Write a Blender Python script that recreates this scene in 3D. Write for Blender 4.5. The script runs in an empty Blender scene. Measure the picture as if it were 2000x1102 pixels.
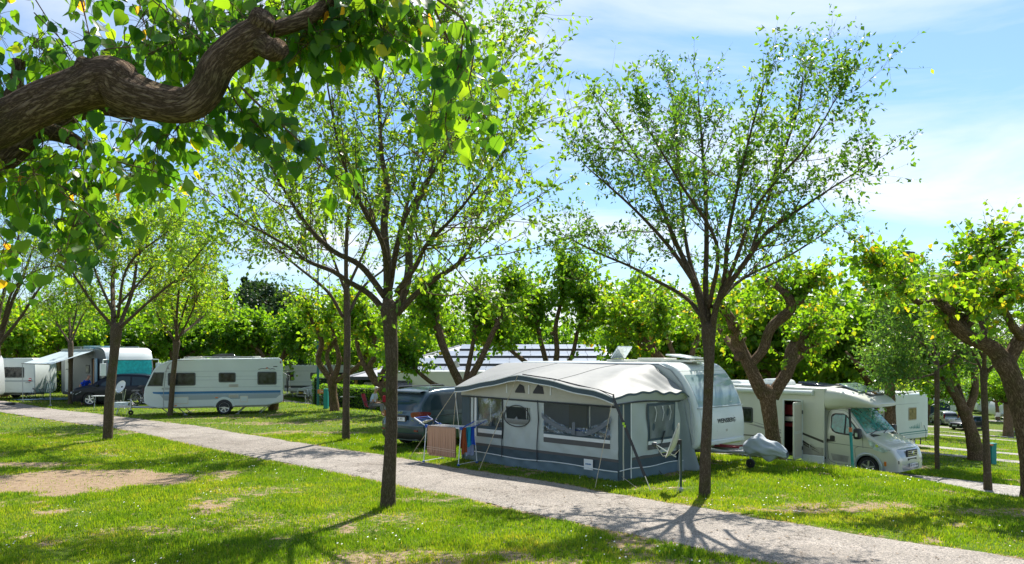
import bpy, math, random
import numpy as np
from mathutils import Vector, Matrix
PI = math.pi
R = math.radians
random.seed(7)
RG = np.random.default_rng(11)
C = bpy.context.scene.collection
scn = bpy.context.scene
# ---------------------------------------------------------------- camera, world, sun, exposure
CAM_Z, FPX = 2.85, 1500.0
cam_d = bpy.data.cameras.new('camera')
cam_d.lens = 27.0; cam_d.sensor_width = 36.0; cam_d.shift_y = 0.0695
cam_d.clip_start = 0.1; cam_d.clip_end = 4000
cam = bpy.data.objects.new('camera', cam_d); C.objects.link(cam)
cam.location = (0, 0, CAM_Z); cam.rotation_euler = (PI/2, 0, 0)
scn.camera = cam
SUN_EL, SUN_AZ = R(53), math.atan2(0.40, 0.92)      # azimuth measured from +Y towards +X
world = bpy.data.worlds.new('World'); scn.world = world; world.use_nodes = True
nt = world.node_tree; nt.nodes.clear()
N = nt.nodes.new
out = N('ShaderNodeOutputWorld'); bg = N('ShaderNodeBackground'); sky = N('ShaderNodeTexSky')
sky.sky_type = 'NISHITA'; sky.sun_disc = False; sky.sun_elevation = SUN_EL; sky.sun_rotation = SUN_AZ
sky.air_density = 1.0; sky.dust_density = 0.6; sky.ozone_density = 2.0
bg.inputs['Strength'].default_value = 0.104
tc = N('ShaderNodeTexCoord'); sep = N('ShaderNodeSeparateXYZ'); nt.links.new(tc.outputs['Generated'], sep.inputs[0])
def wm(op, a, b=None, clamp=False):
    n = N('ShaderNodeMath'); n.operation = op; n.use_clamp = clamp
    for i, v in enumerate((a, b)):
        if v is None: continue
        if isinstance(v, (int, float)): n.inputs[i].default_value = v
        else: nt.links.new(v, n.inputs[i])
    return n.outputs[0]
zz = wm('ADD', wm('MAXIMUM', sep.outputs[2], 0.0), 0.16)
cx = wm('DIVIDE', sep.outputs[0], zz); cy = wm('DIVIDE', sep.outputs[1], zz)
comb = N('ShaderNodeCombineXYZ'); nt.links.new(wm('MULTIPLY', cx, 0.75), comb.inputs[0]); nt.links.new(wm('MULTIPLY', cy, 1.15), comb.inputs[1]); comb.inputs[2].default_value = 3.7
no1 = N('ShaderNodeTexNoise'); no1.inputs['Scale'].default_value = 0.85; no1.inputs['Detail'].default_value = 9; no1.inputs['Roughness'].default_value = 0.55
no1.inputs['Distortion'].default_value = 0.7
nt.links.new(comb.outputs[0], no1.inputs['Vector'])
ramp = N('ShaderNodeValToRGB'); nt.links.new(no1.outputs['Fac'], ramp.inputs[0])
ramp.color_ramp.elements[0].position = 0.45; ramp.color_ramp.elements[0].color = (0, 0, 0, 1)
ramp.color_ramp.elements[1].position = 0.66; ramp.color_ramp.elements[1].color = (1, 1, 1, 1)
hz = wm('MULTIPLY', wm('POWER', wm('SUBTRACT', 1.0, wm('MAXIMUM', sep.outputs[2], 0.0)), 11.0), 0.40)
cf = wm('ADD', wm('MULTIPLY', ramp.outputs['Color'], 0.86), hz, True)
mixc = N('ShaderNodeMix'); mixc.data_type = 'RGBA'
tintn = N('ShaderNodeMix'); tintn.data_type = 'RGBA'; tintn.blend_type = 'MULTIPLY'; tintn.inputs['Factor'].default_value = 1.0
nt.links.new(sky.outputs[0], tintn.inputs['A']); tintn.inputs['B'].default_value = (0.67, 0.85, 0.99, 1)
nt.links.new(cf, mixc.inputs['Factor']); nt.links.new(tintn.outputs['Result'], mixc.inputs['A'])
mixc.inputs['B'].default_value = (6.5, 6.7, 6.9, 1)
nt.links.new(mixc.outputs['Result'], bg.inputs['Color']); nt.links.new(bg.outputs[0], out.inputs[0])
sun_d = bpy.data.lights.new('sun', 'SUN'); sun_d.energy = 5.0; sun_d.angle = R(0.55); sun_d.color = (1.0, 0.95, 0.86)
sun = bpy.data.objects.new('sun', sun_d); C.objects.link(sun)
sdir = Vector((math.sin(SUN_AZ)*math.cos(SUN_EL), math.cos(SUN_AZ)*math.cos(SUN_EL), math.sin(SUN_EL)))
sun.rotation_euler = (-sdir).to_track_quat('-Z', 'Y').to_euler(); sun.location = (0, 0, 60)
scn.view_settings.view_transform = 'Standard'; scn.view_settings.look = 'None'
scn.view_settings.gamma = 1.0; scn.view_settings.exposure = 0.76
scn.render.engine = 'CYCLES'
scn.cycles.max_bounces = 8; scn.cycles.transparent_max_bounces = 12; scn.cycles.transmission_bounces = 4
scn.cycles.sample_clamp_indirect = 6.0
try:
    scn.cycles.use_denoising = True
except Exception: pass

# ---------------------------------------------------------------- noise, terrain
def _h(ix, iy, s):
    n = (ix.astype(np.int64)*374761393 + iy.astype(np.int64)*668265263 + s*974634777) & 0xffffffff
    n = ((n ^ (n >> 13))*1274126177) & 0xffffffff
    return ((n ^ (n >> 16)) & 0xffff)/65535.0
def vnoise(x, y, s=0):
    x = np.asarray(x, float); y = np.asarray(y, float)
    ix, iy = np.floor(x), np.floor(y); fx, fy = x-ix, y-iy
    fx = fx*fx*(3-2*fx); fy = fy*fy*(3-2*fy)
    a, b, c, d = _h(ix, iy, s), _h(ix+1, iy, s), _h(ix, iy+1, s), _h(ix+1, iy+1, s)
    return (a*(1-fx)+b*fx)*(1-fy) + (c*(1-fx)+d*fx)*fy
def fbm(x, y, s=0, o=4):
    v, a, t = 0, 1, 0
    for i in range(o):
        v = v + a*vnoise(np.asarray(x)*2**i, np.asarray(y)*2**i, s+i); t += a; a *= .5
    return v/t
def sst(a, b, v):
    t = np.clip((v-a)/(b-a), 0, 1); return t*t*(3-2*t)
K = math.sqrt(.5)
def lip(t): return 18.0 + 3.0*sst(-9, -26, t) - 1.5*sst(-7.5, -3.5, t)
def lipu(x, y): q = (x+y)*K; t = (x-y)*K; return q - lip(t)
def gz(x, y):
    """height of the ground: terraces that step down away from the camera, parallel to the path"""
    x = np.asarray(x, float); y = np.asarray(y, float)
    u = lipu(x, y)
    d = np.interp(u, [-50, 0, 1.2, 3, 6, 9, 14, 26, 71, 90, 4000], [0, 0, .05, .42, 1.0, 1.1, 1.35, 2.25, 5.6, 5.7, 5.7])
    d2 = np.interp(u-.8, [-50, 0, 1.2, 3, 6, 9, 14, 26, 71, 90, 4000], [0, 0, .05, .42, 1.0, 1.1, 1.35, 2.25, 5.6, 5.7, 5.7])
    w = sst(-40, -75, (x-y)*K)
    return -(d+d2)*.5*(1-.75*w) + (fbm(x*.25, y*.25, 3, 2)-.5)*.10
def path_off(t):       # sideways bend of the near path
    return -1.6*sst(-28, -52, t) + .10*np.sin(t*.35)
def ground_pt(px, py):
    """where the viewing ray of a photo point meets the ground"""
    dx, dz = (px-1000)/FPX, -(py-690)/FPX
    lo, hi = 4.0, 400.0
    d = 4.0
    while d < 400:
        if CAM_Z + dz*d < float(gz(dx*d, d)): break
        d *= 1.01
    return Vector((dx*d, d, float(gz(dx*d, d))))
def G(x, y, dz=0.0): return Vector((x, y, float(gz(x, y))+dz))
def at(px, d):         # ground point seen in photo column px at distance d
    x = (px-1000)/FPX*d; return G(x, d)
def W(px, py, d): return Vector(((px-1000)/FPX*d, d, CAM_Z-(py-690)/FPX*d))
def QT(q, t): return ((q+t)*K, (q-t)*K)

# ---------------------------------------------------------------- materials
MATS = {}
def newmat(name):
    m = bpy.data.materials.new(name); m.use_nodes = True; return m
def lk(m, a, b): m.node_tree.links.new(a, b)
def nd(m, t, **kw):
    n = m.node_tree.nodes.new(t)
    for k, v in kw.items():
        if k in n.inputs: n.inputs[k].default_value = v
        else: setattr(n, k, v)
    return n
def mat(name, col, rough=.5, metal=0., var=.0, vscale=6., bump=0., bscale=40., coat=0., spec=None, alpha=None, dirt=0.):
    if name in MATS: return MATS[name]
    m = newmat(name); b = m.node_tree.nodes['Principled BSDF']
    b.inputs['Base Color'].default_value = (*col, 1); b.inputs['Roughness'].default_value = rough
    b.inputs['Metallic'].default_value = metal
    if coat: b.inputs['Coat Weight'].default_value = coat; b.inputs['Coat Roughness'].default_value = .06
    if spec is not None: b.inputs['Specular IOR Level'].default_value = spec
    if var or bump or dirt: tcn = nd(m, 'ShaderNodeTexCoord')
    if var or dirt:
        n = nd(m, 'ShaderNodeTexNoise', Scale=vscale, Detail=6.0, Roughness=.6); lk(m, tcn.outputs['Object'], n.inputs['Vector'])
        r = nd(m, 'ShaderNodeMapRange'); r.inputs[1].default_value = .3; r.inputs[2].default_value = .7
        v = max(var, dirt)
        r.inputs[3].default_value = 1-v; r.inputs[4].default_value = 1+v*(0 if dirt else 1)
        lk(m, n.outputs['Fac'], r.inputs[0])
        x = nd(m, 'ShaderNodeMix', data_type='RGBA', blend_type='MULTIPLY'); x.inputs['Factor'].default_value = 1
        x.inputs['A'].default_value = (*col, 1); lk(m, r.outputs[0], x.inputs['B']); lk(m, x.outputs['Result'], b.inputs['Base Color'])
        rr = nd(m, 'ShaderNodeMapRange'); rr.inputs[3].default_value = max(.02, rough-.08); rr.inputs[4].default_value = min(1, rough+.12)
        lk(m, n.outputs['Fac'], rr.inputs[0]); lk(m, rr.outputs[0], b.inputs['Roughness'])
    if bump:
        n2 = nd(m, 'ShaderNodeTexNoise', Scale=bscale, Detail=5.0); lk(m, tcn.outputs['Object'], n2.inputs['Vector'])
        bp = nd(m, 'ShaderNodeBump', Strength=bump, Distance=.02); lk(m, n2.outputs['Fac'], bp.inputs['Height']); lk(m, bp.outputs[0], b.inputs['Normal'])
    MATS[name] = m; return m
def leafmat(name, cols, trans=.5, gloss=.45):
    """thin leaf: each leaf has its own tint; light passes through"""
    m = newmat(name); nt = m.node_tree; nt.nodes.clear()
    o = nd(m, 'ShaderNodeOutputMaterial'); a = nd(m, 'ShaderNodeAttribute'); a.attribute_name = 'tint'
    r = nd(m, 'ShaderNodeValToRGB'); cr = r.color_ramp
    for i, (p, c) in enumerate(cols):
        e = cr.elements[i] if i < 2 else cr.elements.new(p)
        e.position = p; e.color = (*c, 1)
    lk(m, a.outputs['Fac'], r.inputs[0])
    p = nd(m, 'ShaderNodeBsdfPrincipled', Roughness=gloss); p.inputs['Specular IOR Level'].default_value = .35
    lk(m, r.outputs[0], p.inputs['Base Color'])
    t = nd(m, 'ShaderNodeBsdfTranslucent'); h = nd(m, 'ShaderNodeMix', data_type='RGBA', blend_type='MULTIPLY'); h.inputs['Factor'].default_value = 1
    lk(m, r.outputs[0], h.inputs['A']); h.inputs['B'].default_value = (4.6, 3.9, 1.0, 1); lk(m, h.outputs['Result'], t.inputs[0])
    x = nd(m, 'ShaderNodeMixShader'); x.inputs[0].default_value = trans
    lk(m, p.outputs[0], x.inputs[1]); lk(m, t.outputs[0], x.inputs[2]); lk(m, x.outputs[0], o.inputs[0])
    MATS[name] = m; return m
def barkmat(name, c1, c2, c3, sc=1., depth=.6, moss=None):
    m = newmat(name); b = m.node_tree.nodes['Principled BSDF']; b.inputs['Roughness'].default_value = .92; b.inputs['Specular IOR Level'].default_value = .2
    a = nd(m, 'ShaderNodeAttribute'); a.attribute_name = 'bark'
    mp = nd(m, 'ShaderNodeMapping'); mp.inputs['Scale'].default_value = (16*sc, 16*sc, 3.2*sc); lk(m, a.outputs['Vector'], mp.inputs[0])
    n = nd(m, 'ShaderNodeTexNoise', Scale=2.3, Detail=10.0, Roughness=.68, Distortion=.35); lk(m, mp.outputs[0], n.inputs['Vector'])
    nb = nd(m, 'ShaderNodeTexNoise', Scale=7.5, Detail=8.0, Roughness=.7); lk(m, mp.outputs[0], nb.inputs['Vector'])
    sb = nd(m, 'ShaderNodeMath', operation='SUBTRACT'); lk(m, n.outputs['Fac'], sb.inputs[0]); sb.inputs[1].default_value = .5
    ab = nd(m, 'ShaderNodeMath', operation='ABSOLUTE'); lk(m, sb.outputs[0], ab.inputs[0])
    mr = nd(m, 'ShaderNodeMapRange'); mr.inputs[2].default_value = .10; mr.inputs[3].default_value = .22; lk(m, ab.outputs[0], mr.inputs[0])
    mu = nd(m, 'ShaderNodeMath', operation='MULTIPLY'); lk(m, mr.outputs[0], mu.inputs[0]); lk(m, nb.outputs['Fac'], mu.inputs[1])
    cr = nd(m, 'ShaderNodeValToRGB'); e = cr.color_ramp.elements
    e[0].position = .03; e[0].color = (*c1, 1); e[1].position = .62; e[1].color = (*c3, 1)
    k = e.new(.3); k.color = (*c2, 1); lk(m, mu.outputs[0], cr.inputs[0])
    n3 = nd(m, 'ShaderNodeTexNoise', Scale=2.2, Detail=4.0); lk(m, a.outputs['Vector'], n3.inputs['Vector'])
    mr3 = nd(m, 'ShaderNodeMapRange'); mr3.inputs[1].default_value = .5; mr3.inputs[2].default_value = .72; lk(m, n3.outputs['Fac'], mr3.inputs[0])
    mx = nd(m, 'ShaderNodeMix', data_type='RGBA'); lk(m, mr3.outputs[0], mx.inputs['Factor']); lk(m, cr.outputs[0], mx.inputs['A'])
    mm = nd(m, 'ShaderNodeMix', data_type='RGBA', blend_type='MULTIPLY'); mm.inputs['Factor'].default_value = 1
    lk(m, cr.outputs[0], mm.inputs['A']); mm.inputs['B'].default_value = (*(moss or (.8, .85, .7)), 1); lk(m, mm.outputs['Result'], mx.inputs['B'])
    lk(m, mx.outputs['Result'], b.inputs['Base Color'])
    bp = nd(m, 'ShaderNodeBump', Strength=depth, Distance=.05); lk(m, mu.outputs[0], bp.inputs['Height']); lk(m, bp.outputs[0], b.inputs['Normal'])
    MATS[name] = m; return m
def glassmat(name, col=(.02, .03, .035), rough=.04):
    m = mat(name, col, rough); m.node_tree.nodes['Principled BSDF'].inputs['Specular IOR Level'].default_value = .5; return m
def clearmat(name, tint=(.85, .9, .92), opac=.16, bump=.5, bs=5., strk=.2, stretch=(1, 1, 1)):
    """clear plastic film: mostly see-through, glossy, creased, milky streaks"""
    m = newmat(name); nt = m.node_tree; nt.nodes.clear(); o = nd(m, 'ShaderNodeOutputMaterial')
    g = nd(m, 'ShaderNodeBsdfGlossy', Roughness=.1); g.inputs[0].default_value = (.9, .95, 1, 1)
    t = nd(m, 'ShaderNodeBsdfTransparent'); t.inputs[0].default_value = (*tint, 1)
    tcn = nd(m, 'ShaderNodeTexCoord'); mp = nd(m, 'ShaderNodeMapping'); mp.inputs['Scale'].default_value = stretch; mp.inputs['Rotation'].default_value = (0, R(28), 0)
    lk(m, tcn.outputs['Object'], mp.inputs[0])
    n = nd(m, 'ShaderNodeTexNoise', Scale=bs, Detail=4.0, Distortion=1.2); lk(m, mp.outputs[0], n.inputs['Vector'])
    bp = nd(m, 'ShaderNodeBump', Strength=bump, Distance=.1); lk(m, n.outputs['Fac'], bp.inputs['Height']); lk(m, bp.outputs[0], g.inputs['Normal'])
    fr = nd(m, 'ShaderNodeMapRange'); fr.inputs[1].default_value = .45; fr.inputs[2].default_value = .75; fr.inputs[3].default_value = opac; fr.inputs[4].default_value = opac+strk
    lk(m, n.outputs['Fac'], fr.inputs[0])
    x = nd(m, 'ShaderNodeMixShader'); lk(m, fr.outputs[0], x.inputs[0]); lk(m, t.outputs[0], x.inputs[1]); lk(m, g.outputs[0], x.inputs[2])
    lk(m, x.outputs[0], o.inputs[0]); MATS[name] = m; return m

# ---------------------------------------------------------------- mesh building
class MB:
    def __init__(s): s.v = []; s.f = []; s.n = 0; s.at = []
    def add(s, verts, faces, at=None):
        verts = np.asarray(verts, float).reshape(-1, 3)
        faces = np.asarray(faces, dtype=np.int64) if not isinstance(faces, list) else faces
        if isinstance(faces, list):
            by = {}
            for f in faces: by.setdefault(len(f), []).append(f)
            for k, fs in by.items(): s.f.append(np.asarray(fs, np.int64)+s.n)
        else: s.f.append(faces+s.n)
        s.v.append(verts); s.at.append(None if at is None else np.asarray(at, float)); s.n += len(verts); return s
    def box(s, c, size, rot=None):
        c = np.array(c, float); h = np.array(size, float)/2
        v = np.array([[x, y, z] for x in (-1, 1) for y in (-1, 1) for z in (-1, 1)])*h
        if rot is not None: v = v @ np.array(rot.to_3x3() if hasattr(rot, 'to_3x3') else rot).T
        return s.add(v+c, [(0, 1, 3, 2), (4, 6, 7, 5), (0, 4, 5, 1), (2, 3, 7, 6), (0, 2, 6, 4), (1, 5, 7, 3)])
    def bar(s, a, b, r, n=6, r2=None):
        return s.tube([a, b], [r, r if r2 is None else r2], n)
    def tube(s, pts, rad, n=6, cap=True, rough=0., seed=0, attr=False, closed=False):
        P = np.asarray([tuple(p) for p in pts], float); m = len(P)
        rad = np.full(m, rad) if np.isscalar(rad) else np.asarray(rad, float)
        T = np.zeros_like(P)
        if closed: T = np.roll(P, -1, 0)-np.roll(P, 1, 0)
        else:
            T[1:-1] = P[2:]-P[:-2]; T[0] = P[1]-P[0]; T[-1] = P[-1]-P[-2]
        T /= np.linalg.norm(T, axis=1, keepdims=True)+1e-9
        u = np.cross(T[0], (0, 0, 1.)); 
        if np.linalg.norm(u) < .05: u = np.cross(T[0], (0, 1., 0))
        u /= np.linalg.norm(u); U = [u]
        for i in range(1, m):
            u = u-T[i]*np.dot(u, T[i]); u /= np.linalg.norm(u)+1e-9; U.append(u)
        U = np.array(U); V = np.cross(T, U)
        th = np.linspace(0, 2*PI, n, endpoint=False); c, sn = np.cos(th), np.sin(th)
        L = np.concatenate([[0], np.cumsum(np.linalg.norm(np.diff(P, axis=0), axis=1))])
        rr = np.repeat(rad[:, None], n, 1)
        if rough:
            rm = rad.max()
            k1 = fbm(c[None, :]*1.3+seed+L[:, None]*1.1/(rm*6+.3), sn[None, :]*1.3+L[:, None]*1.7, seed, 3)-.5
            thn = th[None, :]*(2*PI*rm*16)/(2*PI)
            rd = np.abs(vnoise(np.minimum(thn, thn.max()-thn)+fbm(L[:, None]*3, th[None, :]*2, seed+5, 2)*2.5, L[:, None]*4.5+seed, seed+9)-.5)*2
            rr = rr*(1+rough*(k1*1.6)+rough*(rd-.5)*.22)
        vv = P[:, None]+rr[..., None]*(c[None, :, None]*U[:, None]+sn[None, :, None]*V[:, None])
        i = np.arange(m if closed else m-1)[:, None]; j = np.arange(n)[None]
        a = i*n+j; b = i*n+(j+1) % n; d = ((i+1) % m)*n+j; e = ((i+1) % m)*n+(j+1) % n
        F = np.stack([a, b, e, d], -1).reshape(-1, 4)
        at = None
        if attr: at = np.stack([rr*c, rr*sn, np.repeat(L[:, None], n, 1)+seed*3.1], -1).reshape(-1, 3)
        s.add(vv.reshape(-1, 3), F, at)
        if cap and not closed:
            s.f.append(np.array([list(range(n))[::-1]])+s.n-m*n); s.f.append(np.array([list(range((m-1)*n, m*n))])+s.n-m*n)
        return s
    def lathe(s, prof, c=(0, 0, 0), axis='z', n=20, ang=2*PI):
        prof = np.asarray(prof, float); m = len(prof); full = abs(ang-2*PI) < 1e-6
        th = np.linspace(0, ang, n, endpoint=not full)
        r, h = prof[:, 0], prof[:, 1]
        X = r[:, None]*np.cos(th); Y = r[:, None]*np.sin(th); Z = np.repeat(h[:, None], len(th), 1)
        v = np.stack({'z': (X, Y, Z), 'y': (X, Z, Y), 'x': (Z, X, Y)}[axis], -1).reshape(-1, 3)+np.array(c)
        k = len(th); i = np.arange(m-1)[:, None]; j = np.arange(k if full else k-1)[None]
        F = np.stack([i*k+j, i*k+(j+1) % k, (i+1)*k+(j+1) % k, (i+1)*k+j], -1).reshape(-1, 4)
        return s.add(v, F)
    def prism(s, poly, y0, y1, axis='y'):
        """2-D outline extruded along an axis"""
        n = len(poly); v = []
        for y in (y0, y1):
            for a, b in poly: v.append({'y': (a, y, b), 'x': (y, a, b), 'z': (a, b, y)}[axis])
        f = [list(range(n)), list(range(2*n-1, n-1, -1))]+[(i, n+i, n+(i+1) % n, (i+1) % n) for i in range(n)]
        return s.add(v, f)
    def grid(s, V, at=None):
        V = np.asarray(V, float); m, n = V.shape[:2]
        i = np.arange(m-1)[:, None]; j = np.arange(n-1)[None]
        F = np.stack([i*n+j, (i+1)*n+j, (i+1)*n+j+1, i*n+j+1], -1).reshape(-1, 4)
        return s.add(V.reshape(-1, 3), F, at)
    def mesh(s, name, attname=None, smooth=True, sharp=35, recalc=False):
        me = bpy.data.meshes.new(name); V = np.concatenate(s.v)
        me.vertices.add(len(V)); me.vertices.foreach_set('co', V.astype(np.float32).ravel())
        tot = np.concatenate([np.full(len(f), f.shape[1]) for f in s.f]).astype(np.int32)
        idx = np.concatenate([f.ravel() for f in s.f]).astype(np.int32)
        me.loops.add(len(idx)); me.loops.foreach_set('vertex_index', idx)
        st = np.concatenate([[0], np.cumsum(tot)[:-1]]).astype(np.int32)
        me.polygons.add(len(tot)); me.polygons.foreach_set('loop_start', st)
        try: me.polygons.foreach_set('loop_total', tot)
        except Exception: pass
        if attname and any(a is not None for a in s.at):
            w = next(a for a in s.at if a is not None)
            vec = w.ndim == 2
            A = np.concatenate([a if a is not None else np.zeros((len(v), 3) if vec else len(v)) for a, v in zip(s.at, s.v)])
            at = me.attributes.new(attname, 'FLOAT_VECTOR' if vec else 'FLOAT', 'POINT')
            at.data.foreach_set('vector' if vec else 'value', A.astype(np.float32).ravel())
        me.update(calc_edges=True)
        if recalc:
            import bmesh
            bm = bmesh.new(); bm.from_mesh(me); bmesh.ops.recalc_face_normals(bm, faces=bm.faces); bm.to_mesh(me); bm.free()
        if smooth:
            me.polygons.foreach_set('use_smooth', np.ones(len(tot), bool))
            if sharp and sharp < 179: me.set_sharp_from_angle(angle=R(sharp))
        return me
    def build(s, name, m, parent=None, attname=None, bevel=0., smooth=True, sharp=35, loc=None, rz=0., recalc=None, segs=2):
        me = s.mesh(name, attname, smooth, sharp, recalc if recalc is not None else len(s.v) < 400)
        me.materials.append(m)
        o = bpy.data.objects.new(name, me); C.objects.link(o); o.parent = parent
        if loc is not None: o.location = loc
        o.rotation_euler = (0, 0, rz)
        if bevel:
            b = o.modifiers.new('bevel', 'BEVEL'); b.width = bevel; b.segments = segs; b.limit_method = 'ANGLE'; b.angle_limit = R(40)
        return o
def tag(o, label=None, cat=None, group=None, kind=None):
    for k, v in (('label', label), ('category', cat), ('group', group), ('kind', kind)):
        if v: o[k] = v
    return o
def thing(name, label, cat, loc=(0, 0, 0), rz=0., group=None):
    o = bpy.data.objects.new(name, None); C.objects.link(o); o.location = loc; o.rotation_euler = (0, 0, rz)
    o.empty_display_size = .2
    return tag(o, label, cat, group)
def part(name, mb, m, parent, **kw): return mb.build(name, m, parent, **kw)
def kids(o): return [c for c in bpy.data.objects if c.parent == o]
def dup(root, loc, rz=None, label=None, group=None, s=None):
    r = root.copy(); C.objects.link(r); r.location = loc
    if rz is not None: r.rotation_euler = (0, 0, rz)
    if label: r['label'] = label
    if group: r['group'] = group
    if s: r.scale = (s, s, s)
    for ch in kids(root):
        c = ch.copy(); C.objects.link(c); c.parent = r
        for g in kids(ch):
            d = g.copy(); C.objects.link(d); d.parent = c
    return r
def catmull(pts, step):
    P = [np.array(tuple(p), float) for p in pts]; P = [2*P[0]-P[1]]+P+[2*P[-1]-P[-2]]; o = []
    for i in range(1, len(P)-2):
        a, b, c, d = P[i-1:i+3]; n = max(1, int(np.linalg.norm((c-b)[:3])/step))
        for k in range(n):
            t = k/n; o.append(.5*((2*b)+(-a+c)*t+(2*a-5*b+4*c-d)*t*t+(-a+3*b-3*c+d)*t**3))
    o.append(P[-2]); return np.array(o)
def text(body, size, m, parent, loc, rot, name='lettering', ext=.002, sx=1., bold=0.):
    cu = bpy.data.curves.new(name, 'FONT'); cu.body = body; cu.size = size; cu.extrude = ext; cu.align_x = 'CENTER'; cu.align_y = 'CENTER'; cu.offset = bold
    cu.resolution_u = 2
    t = bpy.data.objects.new(name, cu); C.objects.link(t)
    bpy.context.view_layer.update()
    me = bpy.data.meshes.new_from_object(t.evaluated_get(bpy.context.evaluated_depsgraph_get()))
    bpy.data.objects.remove(t); bpy.data.curves.remove(cu); me.materials.clear(); me.materials.append(m)
    o = bpy.data.objects.new(name, me); C.objects.link(o); o.parent = parent; o.location = loc; o.rotation_euler = rot; o.scale = (sx, 1, 1)
    return o
# ---------------------------------------------------------------- ground, path, roads
SOIL = [(-9.6, 17.3, 2.9, 1.75, 1.0), (-13.6, 19.7, 2.6, .55, .8), (-.6, 10.4, 2.2, .8, .62), (2.4, 10.2, 1.3, .5, .5), (6.2, 14.2, 1.9, .55, .62), (8.8, 13.6, 1.6, .45, .5),
        (-1.9, 14.9, 1.2, .35, .5), (-5.4, 15.9, 1.2, .5, .42), (-5.8, 12.3, 1.0, .5, .45), (-10.5, 31.5, 3.2, .7, .55), (-7.2, 27.6, 2.2, .55, .5), (-13.2, 34.0, 2.0, .4, .5), (18.5, 38, 3.5, 1.6, .7),
        (-13.1, 24.6, .9, .4, .55), (4.0, 15.2, .6, .3, .5), (-3.4, 13.1, 2.2, .8, .35), (3.1, 16.4, .8, .25, .45), (24, 52, 4, 1.4, .6), (-6.2, 20.6, 2.5, .25, .35), (1.4, 14.4, 3., .14, .5)]
def q_of(x, y): return (x+y)*K
def t_of(x, y): return (x-y)*K
ROADS = [(24.1, 26.9), (38, 39.6), (46, 48.2), (72, 74.0), (84, 86.2), (96, 98.0), (110, 112.5)]
def road_q(i, t):
    a, b = ROADS[i]; o = 3.0*sst(-9, -26, t) if i < 1 else 0
    return a+o, b+o
def path_q(t): return 9.97+path_off(t), 12.53+path_off(t)
def soil(x, y):
    x = np.asarray(x, float); y = np.asarray(y, float)
    n = fbm(x*1.1, y*1.1, 21, 5); n2 = fbm(x*5, y*5, 31, 3)
    s = sst(.60, .80, n*.72+n2*.34)*.75
    for cx, cy, rx, ry, k in SOIL:
        dx, dy = x-cx, y-cy
        r = np.sqrt((dx/rx)**2+(dy/ry)**2)+(fbm(x*1.3, y*1.3, 5, 4)-.5)*1.3
        s = np.maximum(s, k*sst(1.25, .62, r)*(1.0 if k > .75 else sst(.30, .62, n2+.12)))
    q, t = q_of(x, y), t_of(x, y); a, b = path_q(t)
    e = np.minimum(np.abs(q-a), np.abs(q-b)+.06)
    s = np.maximum(s, .8*sst(.17, .02, e+(n2-.5)*.22))
    return np.clip(s, 0, 1)
def axis_pts(lo, hi, fine_lo, fine_hi, fs, grow=1.12):
    p = list(np.arange(fine_lo, fine_hi+fs/2, fs)); s = fs
    while p[-1] < hi: s = min(s*grow, 60); p.append(p[-1]+s)
    s = fs
    while p[0] > lo: s = min(s*grow, 60); p.insert(0, p[0]-s)
    return np.array(p)
xs = axis_pts(-900, 900, -16, 13, .13, 1.09); ys = axis_pts(-60, 1800, 8.5, 24, .11, 1.06)
XX, YY = np.meshgrid(xs, ys, indexing='ij'); ZZ = gz(XX, YY)+(fbm(XX*2.2, YY*2.2, 77, 3)-.5)*.035*(YY < 60)
S = soil(XX, YY)
q, t = q_of(XX, YY), t_of(XX, YY); a_, b_ = path_q(t)
inside = (q > a_+.05) & (q < b_-.05)
ZZ = ZZ-np.where(inside, .05, 0)
for i in range(len(ROADS)):
    ra, rb = road_q(i, t); ZZ = ZZ-.10*((q > ra+.2) & (q < rb-.2))
gmb = MB(); gmb.grid(np.stack([XX, YY, ZZ], -1), S.ravel())
gm = newmat('ground'); pb = gm.node_tree.nodes['Principled BSDF']; pb.inputs['Roughness'].default_value = .95; pb.inputs['Specular IOR Level'].default_value = .15
ga = nd(gm, 'ShaderNodeAttribute'); ga.attribute_name = 'soil'; gt = nd(gm, 'ShaderNodeTexCoord')
def gnoise(m, tcn, sc, det=6, rough=.6):
    n = nd(m, 'ShaderNodeTexNoise', Scale=sc, Detail=float(det), Roughness=rough); lk(m, tcn.outputs['Object'], n.inputs['Vector']); return n
def gramp(m, src, stops):
    r = nd(m, 'ShaderNodeValToRGB'); e = r.color_ramp.elements
    for i, (p, c) in enumerate(stops):
        k = e[i] if i < 2 else e.new(p)
        k.position = p; k.color = (*c, 1)
    lk(m, src, r.inputs[0]); return r.outputs[0]
def gmix(m, f, a, b, bt='MIX'):
    x = nd(m, 'ShaderNodeMix', data_type='RGBA', blend_type=bt)
    for s, v in (('Factor', f), ('A', a), ('B', b)):
        if isinstance(v, (int, float)): x.inputs[s].default_value = v
        elif isinstance(v, tuple): x.inputs[s].default_value = (*v, 1)
        else: lk(m, v, x.inputs[s])
    return x.outputs['Result']
n1, n2, n3 = gnoise(gm, gt, .35, 5), gnoise(gm, gt, 9, 8), gnoise(gm, gt, 60, 4)
grs = gramp(gm, n2.outputs['Fac'], [(.3, (.045, .080, .008)), (.7, (.12, .16, .018)), (.5, (.080, .125, .012))])
gr2 = gramp(gm, n1.outputs['Fac'], [(.35, (.75, .95, .8)), (.65, (1.35, 1.12, .9))])
gcol = gmix(gm, 1.0, grs, gr2, 'MULTIPLY')
sd = gramp(gm, n2.outputs['Fac'], [(.25, (.22, .15, .09)), (.75, (.42, .32, .22)), (.5, (.34, .25, .165))])
sd = gmix(gm, .9, sd, gramp(gm, n3.outputs['Fac'], [(.35, (.6, .55, .5)), (.65, (1, 1, 1))]), 'MULTIPLY')
f1 = nd(gm, 'ShaderNodeMath', operation='ADD'); lk(gm, ga.outputs['Fac'], f1.inputs[0])
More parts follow.
